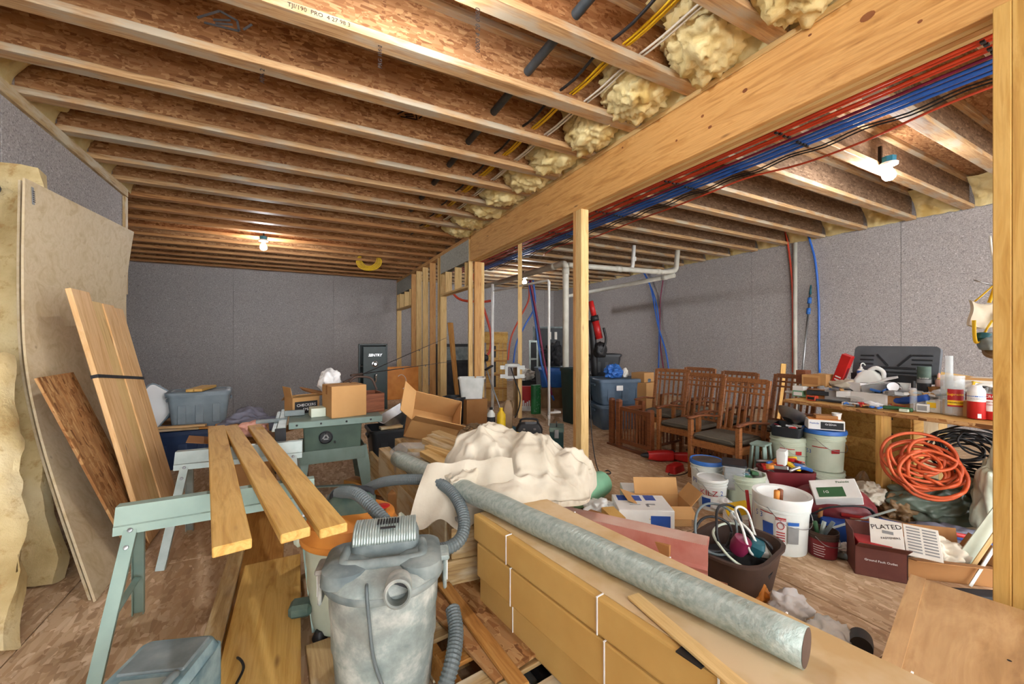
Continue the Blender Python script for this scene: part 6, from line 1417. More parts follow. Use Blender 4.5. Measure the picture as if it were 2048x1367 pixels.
# grey power tool case standing open against nothing but its own base
pc = put(1785, 762); t = thing('tool_case', 'big grey moulded tool case lid standing at the back of the bench', 'tool case', pc, M=TR(pc, bang))
CL = Matrix.Translation((0, 0, 0.02)) @ Matrix.Rotation(radians(-12), 4, 'X')
obj('case_base', rbox(0.30, 0.07, 0.06, 0.02), 'tote_black', t)
cl = obj('case_lid', loft([[(x, -z, y + 0.16) for (x, y, z) in rloop(0.31, 0.145, 0.04, zz)] for zz in (-0.02, 0.02)]), 'case_grey', t, L=CL)
for k, (x, z, w_, h_) in enumerate(((-0.2, 0.21, 0.11, 0.014), (-0.2, 0.17, 0.11, 0.014), (-0.2, 0.13, 0.11, 0.014), (0.2, 0.22, 0.14, 0.014), (0.2, 0.18, 0.14, 0.014), (0.2, 0.14, 0.14, 0.014), (0.02, 0.10, 0.3, 0.02), (0.0, 0.06, 0.42, 0.014))):
    for s_ in (-1, 1): obj('case_rib', box(w_, 0.012, h_, 0.003, (x, s_ * 0.024, z)), 'tote_black', cl, W=MW[cl.name])
for s_ in (-1, 1):
    for q in (-1, 1): obj('case_rib', box(0.016, 0.012, 0.14, 0.003), 'tote_black', cl, W=MW[cl.name] @ TR((q * 0.08, s_ * 0.024, 0.17), 0, 0, q * 0.7))
# white jug and oil bottle
pj = put(1738, 774); t = thing('oil_jug', 'white plastic jug with a moulded handle before the grey case', 'jug', pj, M=TR(pj, bang + 0.2))
obj('jug_body', loft([rloop(0.10, 0.055, 0.03, 0), rloop(0.105, 0.058, 0.03, 0.07), rloop(0.075, 0.045, 0.03, 0.13), rloop(0.035, 0.03, 0.02, 0.16)]), 'plastic_white', t)
obj('jug_handle', tube([(0.0, 0, 0.155), (0.05, 0, 0.185), (0.10, 0, 0.15), (0.105, 0, 0.08)], 0.018, 10, 5), 'plastic_white', t); obj('label', box(0.06, 0.002, 0.035, 0, (-0.02, -0.058, 0.03)), 'print_grey', t)
pj = put(1722, 772); t = thing('squeeze_bottle', 'white squeeze bottle with a bent spout and blue band', 'bottle', pj)
obj('bottle', lathe([(0.028, 0), (0.03, 0.005), (0.03, 0.15), (0.02, 0.165), (0.012, 0.17), (0.012, 0.185), (0.001, 0.186)], 20), 'plastic_white', t); obj('band', lathe([(0.0305, 0.125), (0.0312, 0.13), (0.0312, 0.145), (0.0305, 0.15)], 20), 'plastic_blue', t); obj('spout', tube([(0, 0, 0.18), (0, 0, 0.21), (0.02, -0.01, 0.22), (0.035, -0.02, 0.20)], 0.005, 8, 4), 'plastic_white', t)
lay('rag', 'beige work gloves and rag heaped on the bench', 'rag', 1692, 776, blob(0.12, 0.08, 0.05, 0.35, 2.0, 7, 4, fold=0.5), 'cloth_white', 0.1)
bx_('small_box', 'open white carton tilted in the middle of the bench', 1697, 792, 0.17, 0.12, 0.06, 'card_white', 0.35, 0.0, 0.15)
bx_('small_box', 'glossy white box behind the tilted carton', 1712, 783, 0.16, 0.1, 0.09, 'print_white', -0.25)
lay('plastic_bag', 'blue and clear blister bag between boxes on the bench', 'plastic bag', 1672, 787, blob(0.06, 0.05, 0.035, 0.3, 2.2, 9, 4, fold=0.4), 'plastic_blue')
lay('blister_pack', 'grey clear blister pack lying on the bench', 'package', 1717, 799, blob(0.10, 0.06, 0.022, 0.2, 1.8, 3, 4, fold=0.2), 'clear_plastic', 0.2)
lay('safety_goggles', 'round clear lens lying by the front edge of the bench', 'goggles', 1710, 806, lathe([(0.001, 0.03), (0.02, 0.027), (0.034, 0.012), (0.036, 0)], 20), 'clear_plastic')
bx_('small_box', 'flat grey-white gauge case on the front edge of the bench', 1702, 811, 0.12, 0.05, 0.03, 'card_white', 0.1, strip='print_grey')
bx_('small_box', 'tiny red switch box beside the gauge case', 1722, 813, 0.035, 0.035, 0.04, 'plastic_red', 0.1)
lay('plastic_bag', 'clear bag of small parts on the front of the bench', 'plastic bag', 1745, 814, blob(0.07, 0.05, 0.028, 0.3, 2.4, 15, 4, fold=0.4), 'bag_plastic')
lay('file_folder', 'clear plastic sleeve sticking up from the bench heap', 'sleeve', 1762, 782, box(0.24, 0.07, 0.004, 0.001), 'bag_plastic', 0.35, 0.10, 0.3, -0.35)
bx_('small_box', 'grey wedge shaped box in the middle of the bench heap', 1752, 788, 0.17, 0.13, 0.09, 'print_grey', 0.3, 0.0, 0.0, -0.15)
lay('flashlight', 'silver cylinder lamp lying on the bench heap', 'lamp', 1790, 794, lathe([(0.001, -0.09), (0.045, -0.09), (0.05, -0.04), (0.05, 0.06), (0.04, 0.09), (0.001, 0.09)], 24), 'chrome', 0.2, 0.075, 1.3, 0.2)
lay('lamp_base', 'black and red clamp under the silver lamp', 'clamp', 1775, 796, boxes([(0.16, 0.05, 0.03, (0, 0, 0.015)), (0.05, 0.05, 0.06, (-0.06, 0, 0.03))], 0.004), 'tote_black', 0.3)
lay('caulk_gun', 'blue caulking tool with a ribbed body on the bench', 'caulking tool', 1800, 811, tube([(-0.16, 0, 0.04), (-0.05, 0, 0.04), (0.06, 0.0, 0.055), (0.2, 0.02, 0.10)], [0.036, 0.036, 0.03, 0.026], 14, 5), 'print_blue', -0.35)
lay('screwdriver', 'red handled screwdriver beside the caulking tool', 'screwdriver', 1782, 812, tube([(-0.10, 0, 0.014), (0, 0, 0.014), (0.02, 0, 0.014), (0.11, 0, 0.012)], [0.014, 0.014, 0.004, 0.004], 10, 4), 'plastic_red', -0.2)
lay('paper_cup', 'white paper cup behind the blue caulking tool', 'cup', 1806, 786, lathe([(0.03, 0), (0.042, 0.09), (0.044, 0.09), (0.042, 0.085), (0.028, 0.005), (0.001, 0.005)], 24), 'plastic_white')
lay('paper_cup', 'brown paper cup behind the aerosol can', 'cup', 1868, 797, lathe([(0.028, 0), (0.04, 0.10), (0.043, 0.10), (0.04, 0.094), (0.026, 0.005), (0.001, 0.005)], 24), 'cardboard_dark')
lay('tape_roll', 'white tape roll leaning behind the clear jar', 'tape roll', 1872, 803, lathe([(0.022, -0.012), (0.04, -0.012), (0.04, 0.012), (0.022, 0.012), (0.022, -0.012)], 28), 'plastic_white', 0, 0.04, 1.4)
bx_('small_box', 'yellow-green glue box on the bench by the slim bottle', 1868, 818, 0.09, 0.06, 0.07, 'plastic_cream', 0.2, strip='plastic_yellow')
bx_('small_box', 'white light bulb carton beside the slim bottle', 1846, 823, 0.07, 0.05, 0.065, 'card_white', 0.15, strip='print_grey')
bx_('small_box', 'small cream box on the front edge left of the slim bottle', 1808, 823, 0.055, 0.035, 0.022, 'plastic_cream', 0.1)
lay('garden_tool', 'dark green plastic tool lying on the front of the bench', 'hand tool', 1795, 821, tube([(-0.09, 0, 0.018), (0, 0.01, 0.02), (0.09, 0, 0.016)], 0.016, 10, 4), 'print_green', 0.2)
lay('plastic_bag', 'lilac plastic bag behind the clear jar', 'plastic bag', 1892, 798, blob(0.13, 0.06, 0.05, 0.2, 1.8, 17, 4, fold=0.3), 'bag_plastic', 0.1)
lay('utility_knife', 'black and red cutter standing up behind the jar', 'cutter', 1918, 812, box(0.03, 0.02, 0.16, 0.006, (0, 0, 0.08)), 'maroon', 0, 0, 0.1, 0.5)
lay('sandpaper_sheet', 'folded yellow spotted sandpaper sheet at the back of the bench', 'sandpaper', 1912, 772, box(0.22, 0.16, 0.004, 0.001), 'cardboard_yellow', 0.4, 0.07, 0.35, 0.15)
bx_('cardboard_box', 'brown parcel with a white address label at the back right of the bench', 1975, 778, 0.24, 0.2, 0.09, 'cardboard', 0.1, 0.0, 0.0, 0.0, strip='paper')
lay('glue_bottle', 'white glue bottle with an orange tip behind the jar', 'bottle', 1878, 783, lathe([(0.022, 0), (0.024, 0.09), (0.012, 0.11), (0.008, 0.15), (0.001, 0.16)], 18), 'cloth_pink')
lay('paper_heap', 'heap of white papers and bags at the right back of the bench', 'paper', 1945, 795, blob(0.17, 0.10, 0.07, 0.35, 2.0, 21, 5, fold=0.55), 'paper', 0.1)
bx_('small_box', 'yellow and white small box lying on the papers', 1965, 800, 0.12, 0.05, 0.035, 'plastic_yellow', 0.5, 0.10, 0, 0.2, strip='print_white')
lay('marker_box', 'dark green cardboard strip lying on the papers', 'package', 1950, 800, box(0.18, 0.035, 0.025, 0.003), 'tote_black', -0.5, 0.12, 0.1, 0.2)
bx_('small_box', 'grey-white opened carton leaning in front of the papers', 1978, 815, 0.13, 0.09, 0.05, 'card_white', 0.3, 0.0, 0.2)
scatter(26, (bp(0.62, 0.16).x, bp(0.62, 0.16).y), 0.17, BZ, ('steel', 'black', 'plastic_red', 'print_grey', 'cardboard_dark', 'plastic_blue'), (0.03, 0.075), 'hardware piece strewn over the middle of the bench', 'hardware', 'hardware on the bench', 21)
scatter(16, (bp(1.05, 0.42).x, bp(1.05, 0.42).y), 0.22, BZ + 0.13, ('print_grey', 'plastic_white', 'cardboard_dark', 'vac_dark'), (0.04, 0.10), 'package among the heap on the right half of the bench', 'package', 'packages on the bench', 22)
scatter(16, (bp(0.35, 0.45).x, bp(0.35, 0.45).y), 0.24, BZ + 0.10, ('print_grey', 'plastic_white', 'cardboard', 'tote_black'), (0.05, 0.11), 'package among the heap on the left half of the bench', 'package', 'packages at the left of the bench', 23)
scatter(18, (bp(0.78, 0.40).x, bp(0.78, 0.40).y), 0.2, BZ + 0.115, ('print_white', 'card_white', 'print_grey', 'cardboard', 'plastic_blue', 'tote_black', 'steel'), (0.07, 0.16), 'package in the middle of the bench heap', 'package', 'packages in the middle of the bench', 24)

# ------------------------------------------------------------------ under and before the bench
plain('cord_orange', (198, 88, 44), (178, 72, 34), 0.5)
plain('leaf_plastic', (108, 120, 106), (84, 96, 84), 0.35)
plain('bag_brown', (140, 112, 78), (116, 90, 60), 0.45)
def coil(name, label, c, r, n, mat, tr, tilt, rot, seed, squash=0.85, wob=0.3, cat='cord'):
    rr_ = random.Random(seed); t = thing(name, label, cat, c)
    for k in range(n):
        rk = r * (1 - wob * rr_.random()); dx, dy = (rr_.random() - 0.5) * r * wob, (rr_.random() - 0.5) * r * wob
        pts = []
        for q in range(13):
            a = 2 * pi * q / 12
            p = Vector((rk * cos(a) + dx, rk * squash * sin(a) + dy, (k - n / 2) * tr * 0.9 + 0.02 * sin(2 * a + k) ))
            pts.append(Vector(c) + Matrix.Rotation(rot + 0.12 * (rr_.random() - 0.5), 3, 'Z') @ (Matrix.Rotation(tilt + 0.3 * (rr_.random() - 0.5), 3, 'X') @ p))
        obj('loop', tube(pts[:-1], tr, 7, 4, closed=True), mat, t, W=Matrix.Identity(4))
    return t
oc = at(1860, 930, 2.98)
coil('cable_coil', 'big coil of orange cord leaning against the bench front', oc, 0.235, 13, 'cord_orange', 0.0115, 1.1, -0.85, 4, 0.82, 0.62)
bc = at(1938, 902, 3.05)
coil('cable_coil', 'big tangled coil of black cable under the right of the bench', bc, 0.23, 16, 'black', 0.0075, 0.9, -0.9, 6, 0.75, 0.55)
for k, (u, v, w_, h_, m, lab) in enumerate(((1852, 905, 0.16, 0.70, 'plywood_pale', 'pale plywood offcut standing behind the orange cord'), (1885, 905, 0.06, 0.66, 'spruce', 'thin upright lath behind the orange cord'))):
    p = at(u, v, 3.62); tag(obj('board_offcut', box(h_, w_, 0.015, 0.002), m, None, W=Matrix.Translation((p.x, p.y, h_ / 2 + 0.01)) @ Matrix.Rotation(-0.9, 4, 'Z') @ Matrix.Rotation(pi / 2, 4, 'Y') @ Matrix.Rotation(pi / 2, 4, 'X')), lab, 'board')
rb = Vector((3.60, 1.60, 0))
t = thing('duffel_bag', 'red and black canvas tool duffel under the bench post', 'duffel bag', (rb.x, rb.y, 0), -0.75)
obj('bag_body', blob(0.28, 0.19, 0.18, 0.12, 1.6, 2.0, 5), 'maroon', t); obj('bag_base', rbox(0.27, 0.18, 0.13, 0.08), 'black_soft', t)
obj('strap', tube([(-0.2, -0.18, 0.14), (-0.1, -0.23, 0.22), (0.1, -0.23, 0.24), (0.2, -0.17, 0.15)], 0.016, 8, 5, flat=0.4), 'black_soft', t)
obj('zipper_pull', box(0.012, 0.006, 0.06, 0.002, (-0.22, -0.16, 0.10)), 'steel', t)
bt = carton('fastener_box', 'green and white fastener box lying on the red duffel', (0, 0, 0), 0.28, 0.17, 0.08, 0, 'card_white', tape=False, M=TR((rb.x - 0.08, rb.y - 0.06, 0.26), -0.85) @ Matrix.Rotation(0.55, 4, 'X') @ Matrix.Rotation(-0.25, 4, 'Y'))
obj('green_print', box(0.13, 0.002, 0.001, 0, (0, 0, 0.04)), 'print_green', bt, L=(0, 0, 0.0)); obj('green_label', box(0.16, 0.085, 0.002, 0, (-0.03, -0.03, 0.081)), 'print_green', bt); text('lettering', '1G', 0.03, 'print_white', bt, L=(-0.06, -0.03, 0.0825)); text('lettering', 'Paslode', 0.026, 'print_green', bt, L=(0.06, 0.055, 0.0815))
bx2 = g(1700, 950, 0.15); tag(obj('clear_tub', lathe([(0.07, 0), (0.085, 0.13), (0.09, 0.135), (0.09, 0.15), (0.001, 0.152)], 24), 'clear_plastic', None, W=(bx2.x + 0.16, bx2.y + 0.18, 0)), 'clear round tub with a lilac lid beside the bench post', 'tub')
def lump(name, label, cat, u, v, rx, ry, rz_, mat, seed, z=0.0, rot=0.0, fold=0.45, amp=0.3, sub=5):
    p = g(u, v, z); return tag(obj(name, blob(rx, ry, rz_, amp, 2.0, seed, sub, fold=fold), mat, None, W=TR((p.x, p.y, z), rot)), label, cat)
lump('paper_bag', 'crumpled tan paper bag below the bench post', 'bag', 1722, 1010, 0.17, 0.13, 0.14, 'bag_brown', 31)
lump('rag', 'white rag bundled on the tan paper bag', 'rag', 1738, 1003, 0.13, 0.10, 0.09, 'cloth_white', 32, 0.10)
lump('plastic_bag', 'brown translucent bag right of the white rag', 'bag', 1800, 1035, 0.13, 0.10, 0.11, 'bag_brown', 33)
lump('plastic_sheet', 'crumpled dark grey-green plastic sheet in front of the orange cord', 'plastic sheet', 1880, 1040, 0.34, 0.16, 0.16, 'leaf_plastic', 34, rot=-0.7, fold=0.55)
lump('plastic_sheet', 'grey-green plastic sheet heaped at the foot of the bench on the right', 'plastic sheet', 1955, 1040, 0.26, 0.22, 0.20, 'leaf_plastic', 35, rot=-0.4, fold=0.5)
lump('plastic_bag', 'yellow-green sack standing against the right post', 'sack', 2000, 1085, 0.14, 0.12, 0.36, 'plastic_cream', 36, fold=0.3)
lump('fur_mat', 'dark blue-grey bristly mat under the red pipe', 'mat', 1890, 1085, 0.26, 0.14, 0.06, 'cloth_grey', 37, rot=-0.6)
for k, (a, b, z, m, lab) in enumerate((((1683, 1028), (1995, 1083), 0.17, 'plastic_red', 'thick red pipe lying over the clutter before the bench'), ((1690, 1022), (1990, 1092), 0.135, 'print_blue', 'blue pipe lying under the thick red pipe'), ((1700, 1036), (1835, 1052), 0.20, 'crate_wood', 'copper-brown thin pipe lying beside the red pipe'))):
    A, B = g(a[0], a[1], z), g(b[0], b[1], z); tag(obj('pipe', tube([A, B], 0.013 if k < 2 else 0.007, 12, 0), m), lab, 'pipe')
# flat yardsticks
A, B = g(1665, 1055, 0.18), g(1790, 1018, 0.22); tag(board('perforated_strap', A, B, 0.022, 0.002, 'galvanized'), 'perforated steel strap bridging the clutter', 'strap')
A, B = g(1660, 1050, 0.01), g(1690, 1110, 0.01); tag(obj('belt', tube([g(1640, 1035, 0.12), g(1645, 1012, 0.19), g(1668, 1003, 0.21), g(1690, 1012, 0.17), g(1690, 1030, 0.1)], 0.016, 6, 5, flat=0.25), 'cardboard_dark'), 'curled brown perforated strap above the stacked trays', 'strap')
for k in range(4):
    p = g(1652 + 3 * k, 1045 - 2 * k); t = carton('flat_tray', ('lowest', 'second', 'third', 'topmost')[k] + ' flat white tray in the stack behind the maroon can', (p.x + 0.08, p.y + 0.05, 0.032 * k), 0.24, 0.17, 0.028, -0.6 + 0.08 * k, 'card_white', 'flat trays behind the maroon can', tape=False)
p = g(1700, 1085); carton('blue_case', 'flat dark blue case lying behind the open magazine', (p.x + 0.06, p.y + 0.05, 0), 0.30, 0.2, 0.13, -0.9, 'print_blue', cat='case', tape=False)
# magazine
mg = g(1808, 1078, 0.23); t = thing('magazine', 'open magazine with PLATED on its cover over a box', 'magazine', (mg.x, mg.y, 0.2), M=TR((mg.x, mg.y, 0.235), -1.15, 0.0, 0.0) @ Matrix.Rotation(radians(38), 4, 'X'))
obj('cover_page', box(0.15, 0.20, 0.004, 0.001, (-0.077, 0, 0)), 'paper', t); obj('text_page', box(0.15, 0.20, 0.004, 0.001, (0.077, 0, 0)), 'paper', t)
text('lettering', 'PLATED', 0.042, 'print_black', t, L=TR((-0.075, 0.05, 0.0025), 0.25)); text('lettering', 'FASTENERS', 0.018, 'print_black', t, L=TR((-0.06, -0.02, 0.0025), 0.25)); obj('emblem', box(0.05, 0.02, 0.001, 0, (-0.07, 0.015, 0.0025)), 'print_grey', t)
for c_ in range(2):
    for q in range(9): obj('text_line', box(0.058, 0.009, 0.0008, 0, (0.043 + 0.068 * c_, 0.08 - 0.019 * q, 0.0024)), 'print_grey', t)
plain('box_maroon', (104, 58, 48), (88, 46, 40), 0.6)
p = g(1785, 1165); t = thing('product_box', 'open dark red and black product box on the floor before the bench', 'box', (p.x + 0.06, p.y + 0.10, 0), -0.95)
obj('carton', open_box(0.24, 0.17, 0.17, 0.004, (35, None, 60, 85), 0.09), 'box_maroon', t); obj('black_side', box(0.002, 0.165, 0.16, 0, (0.122, 0, 0.085)), 'black', t); text('lettering', 'Ground Fault Outlet', 0.018, 'print_white', t, L=Matrix.Translation((0.0, -0.0865, 0.10)) @ RX90); text('lettering', 'LEVITON', 0.026, 'print_white', t, L=Matrix.Translation((0.1235, 0.0, 0.12)) @ Matrix.Rotation(pi / 2, 4, 'Z') @ RX90)
carton('product_box', 'red box inside the dark red product box', (p.x + 0.06, p.y + 0.10, 0.006), 0.20, 0.13, 0.185, -0.95, 'print_red', tape=False)
p = g(1885, 1150); t = thing('cardboard_box', 'low brown box holding a folded white cloth near the right post', 'box', (p.x + 0.02, p.y + 0.05, 0), -0.75); obj('carton', open_box(0.42, 0.26, 0.12, 0.004, (15, 60, 80, 30), 0.10), 'cardboard_dark', t)
tag(obj('folded_cloth', blob(0.17, 0.11, 0.10, 0.3, 1.8, 41, 5, fold=0.55), 'cloth_white', None, W=TR((p.x + 0.02, p.y + 0.05, 0.03), -0.7)), 'folded white cloth lying in the low brown box', 'cloth')
for k, (a, b, m, w_, lab) in enumerate((((1905, 1155), (2010, 1010), 'plastic_cream', 0.07, 'pale flat moulding leaning at the right post'), ((1925, 1165), (2015, 1030), 'spruce', 0.02, 'thin wooden stick leaning at the right post'), ((1940, 1175), (2020, 1045), 'plastic_white', 0.015, 'thin white rod leaning at the right post'))):
    A = g(*a); B = at(b[0], b[1], depth(A) - 0.02); tag(board('moulding', A + Vector((0, 0, 0.01)), B, w_, 0.008, m, None, up=(-0.5, -0.5, 0.3), bev=0.001), lab, 'moulding')
tag(obj('rubber_sole', box(0.24, 0.08, 0.03, 0.012), 'black_soft', None, W=TR((g(1960, 1195).x, g(1960, 1195).y, 0.016), -0.6)), 'dark rubber block on the floor beside the tan panel', 'rubber block')
lump('tape_scrap', 'crumpled green printed label strip below the maroon can', 'scrap', 1690, 1105, 0.07, 0.05, 0.03, 'paper', 44, fold=0.5)
tag(obj('tube', tube([g(1672, 1108, 0.02), g(1712, 1118, 0.02)], 0.018, 12, 0), 'hose_grey'), 'short grey plastic tube beside the maroon can', 'tube')
# red plumb pipe and yellow box between the buckets
rp = g(1503, 1060); tag(obj('pipe', tube([(rp.x, rp.y, 0.0), (rp.x - 0.01, rp.y + 0.03, 0.29)], 0.012, 10, 0), 'plastic_red'), 'short red bar standing left of the large bucket', 'pipe')
yb_ = g(1482, 1045); carton('tool_box', 'yellow and black box on flattened bags left of the large bucket', (0, 0, 0), 0.16, 0.10, 0.06, 0, 'plastic_yellow', tape=False, M=TR((yb_.x, yb_.y + 0.02, 0.075), -0.9, 0.2, -0.35))
for k in range(4): tag(obj('envelope', box(0.26, 0.18, 0.016, 0.003), 'card_white', None, W=TR((yb_.x + 0.01 * k, yb_.y - 0.02, 0.009 + 0.0165 * k), -0.8 + 0.07 * k)), ('lowest', 'second', 'third', 'top')[k] + ' padded envelope in the pile left of the large bucket', 'envelope', 'padded envelopes')
t = thing('carry_jug', 'white carry bucket handle jug left of the large bucket', 'jug', (rp.x + 0.06, rp.y - 0.02, 0)); obj('jug_body', rbox(0.045, 0.045, 0.28, 0.02, 0.8), 'plastic_white', t); obj('jug_handle', tube([(0.0, -0.03, 0.26), (-0.03, -0.06, 0.22), (-0.03, -0.06, 0.12), (0, -0.045, 0.08)], 0.01, 8, 4), 'plastic_white', t)
sb = g(1545, 1020); t = thing('paper_sack', 'small white bag with an open top standing behind the large bucket', 'bag', (sb.x + 0.05, sb.y + 0.1, 0)); obj('sack', lathe([(0.09, 0), (0.115, 0.12), (0.10, 0.24), (0.075, 0.30), (0.068, 0.295), (0.09, 0.2), (0.06, 0.15), (0.001, 0.14)], 24), 'plastic_white', t)

# ------------------------------------------------------------------ things hanging at the right post
HX = 2.86
def hp(u, v, t_=1.98): return at(u, v, t_)
t = thing('dust_mask_bag', 'white cloth bag hanging on yellow straps beside the right post', 'bag', hp(1965, 600))
obj('bag', grid(lambda a, b: hp(1937 + 58 * a + 4 * sin(5 * b), 600 + 50 * b + 8 * sin(3 * a), 2.0 + 0.03 * sin(pi * a) * sin(pi * b)), 12, 10, 0.012), 'cloth_white', t, W=Matrix.Identity(4))
obj('strap', tube([hp(1992, 565), hp(1970, 585), hp(1950, 602)], 0.006, 6, 4, flat=0.4), 'plastic_yellow', t, W=Matrix.Identity(4)); obj('strap', tube([hp(1990, 570), hp(1984, 590), hp(1978, 605)], 0.008, 6, 4, flat=0.4), 'plastic_yellow', t, W=Matrix.Identity(4))
obj('strap', tube([hp(1948, 640), hp(1949, 670), hp(1952, 684), hp(1958, 684)], 0.008, 6, 4, flat=0.4), 'plastic_yellow', t, W=Matrix.Identity(4)); obj('strap', tube([hp(1985, 640), hp(1975, 655), hp(1968, 668)], 0.006, 6, 4, flat=0.4), 'plastic_yellow', t, W=Matrix.Identity(4))
t = thing('respirator', 'grey respirator mask with a blue cartridge hanging below the white bag', 'respirator', hp(1975, 690))
obj('mask', blob(0.05, 0.04, 0.05, 0.15, 2.0, 5, 4), 'vac_dark', t, W=Matrix.Translation(hp(1978, 700))); obj('cartridge', lathe([(0.001, 0), (0.03, 0), (0.034, 0.01), (0.034, 0.03), (0.001, 0.034)], 20), 'plastic_teal', t, W=Matrix.Translation(hp(1965, 682)) @ Matrix.Rotation(0.6, 4, 'Y')); obj('filter_disc', lathe([(0.001, 0), (0.04, 0), (0.042, 0.01), (0.03, 0.02), (0.001, 0.022)], 20), 'bag_brown', t, W=Matrix.Translation(hp(1990, 702)) @ Matrix.Rotation(-1.2, 4, 'Y'))
t = thing('wire_rack', 'white ladder-like plastic rack sticking out behind the right post', 'rack', hp(1985, 520))
obj('rail', tube([hp(1980, 471), hp(1983, 500), hp(1992, 550)], 0.005, 6, 3), 'plastic_white', t, W=Matrix.Identity(4))
for k in range(9): obj('rung', tube([hp(1983 + 0.9 * k, 495 + 6 * k), hp(1996, 492 + 6 * k)], 0.0032, 6, 0), 'plastic_white', t, W=Matrix.Identity(4))
tag(obj('nail', tube([hp(1948, 560), hp(1992, 572)], 0.0028, 6, 0), 'steel'), 'long steel spike driven into the right post', 'nail')

# ------------------------------------------------------------------ far right room
# blue pole and wooden stake against the right wall
A = onx(1596, 755, XR - 0.35); A.z = 0.0; B = onx(1622, 570, XR - 0.08)
t = thing('extension_pole', 'silver extension pole with blue grips leaning on the right wall', 'pole', A)
obj('shaft', tube([A, A.lerp(B, 0.93)], 0.018, 10, 0), 'steel', t, W=Matrix.Identity(4)); obj('tip', tube([A.lerp(B, 0.93), B], [0.024, 0.02, 0.012, 0.008], 10, 4), 'plastic_teal', t, W=Matrix.Identity(4))
for q in (0.78, 0.86): obj('grip', tube([A.lerp(B, q), A.lerp(B, q + 0.045)], 0.034, 10, 0), 'plastic_blue', t, W=Matrix.Identity(4))
A = g(1558, 830); A = at(1556, 830, 6.2); A.z = 0; B = at(1567, 727, 6.3)
tag(board('wood_stake', A, B, 0.07, 0.03, 'bench_wood', None, up=(-0.6, -0.6, 0)), 'upright wooden stake leaning behind the bench end', 'stake')
# slate totes
p = g(1235, 857); q = Vector((p.x + 0.15, p.y + 0.15, 0))
tote('slate blue tote on the floor under the labelled one', q, 0.42, 0.28, 0.36, -0.35, 'tote_slate', True)
t = tote('slate blue tote with a white label stacked on another tote', (q.x + 0.0, q.y, 0.397), 0.43, 0.28, 0.38, -0.32, 'tote_slate', True)
obj('label', box(0.11, 0.003, 0.08, 0, (-0.1, -0.288, 0.27)), 'print_white', t)
zt = 0.397 + 0.38 + 0.036
lab_ = at(1240, 735, 6.9); 
tote('black lidded tote behind the slate blue totes', (q.x + 0.35, q.y + 0.75, 0.79), 0.26, 0.20, 0.36, -0.5, 'tote_black', True)
tote('black tote on the floor carrying the black lidded tote', (q.x + 0.35, q.y + 0.75, 0), 0.36, 0.28, 0.74, -0.5, 'tote_black', True)
tag(obj('plastic_bag', blob(0.17, 0.11, 0.12, 0.3, 2.0, 51, 5, fold=0.5), 'plastic_blue', None, W=TR((q.x - 0.12, q.y - 0.02, zt), 0)), 'bright blue plastic bag on the labelled slate tote', 'plastic bag')
tag(obj('patterned_bag', blob(0.06, 0.05, 0.09, 0.2, 2.5, 52, 4, fold=0.3), 'paper', None, W=TR((q.x + 0.10, q.y - 0.05, zt), 0)), 'small white patterned bag next to the blue bag', 'bag')
t = thing('green_bin', 'dark green bin behind the slim post', 'bin', (q.x - 0.42, q.y + 0.62, 0)); obj('bin', tub(0.19, 0.19, 0.95, 0.04, 0.85), 'safe_green', t)
# red and black leaf blower
A, B = at(1181, 602, 7.3), at(1202, 690, 7.3)
t = thing('leaf_blower', 'red and black blower standing up behind the slim post', 'leaf blower', B)
obj('nozzle', tube([A, A.lerp(B, 0.35)], 0.05, 12, 0), 'plastic_red', t, W=Matrix.Identity(4)); obj('collar', tube([A.lerp(B, 0.33), A.lerp(B, 0.45)], 0.075, 12, 0), 'black', t, W=Matrix.Identity(4))
obj('barrel', tube([A.lerp(B, 0.45), A.lerp(B, 0.85)], 0.065, 12, 0), 'plastic_red', t, W=Matrix.Identity(4)); obj('motor', blob(0.13, 0.11, 0.16, 0.2, 1.6, 3, 4), 'black', t, W=Matrix.Translation(B + Vector((-0.02, 0, -0.22))))
obj('handle', tube([at(1207, 655, 7.2), at(1212, 680, 7.2), at(1203, 702, 7.2), at(1195, 690, 7.2)], 0.022, 8, 5), 'black', t, W=Matrix.Identity(4)); obj('frame_tube', tube([at(1183, 640, 7.35), at(1187, 690, 7.35), at(1190, 760, 7.4)], 0.06, 10, 4), 'black', t, W=Matrix.Identity(4))
# cardboard by the totes
p = at(1290, 790, 6.5); carton('cardboard_box', 'cardboard box right of the slate totes', (p.x + 0.05, p.y + 0.1, 0), 0.34, 0.3, 0.75, 0.3, 'cardboard', tape=False)
carton('cardboard_box', 'small open-topped carton on the box right of the totes', (p.x + 0.05, p.y + 0.1, 0.755), 0.28, 0.24, 0.15, 0.2, 'cardboard', tape=False)
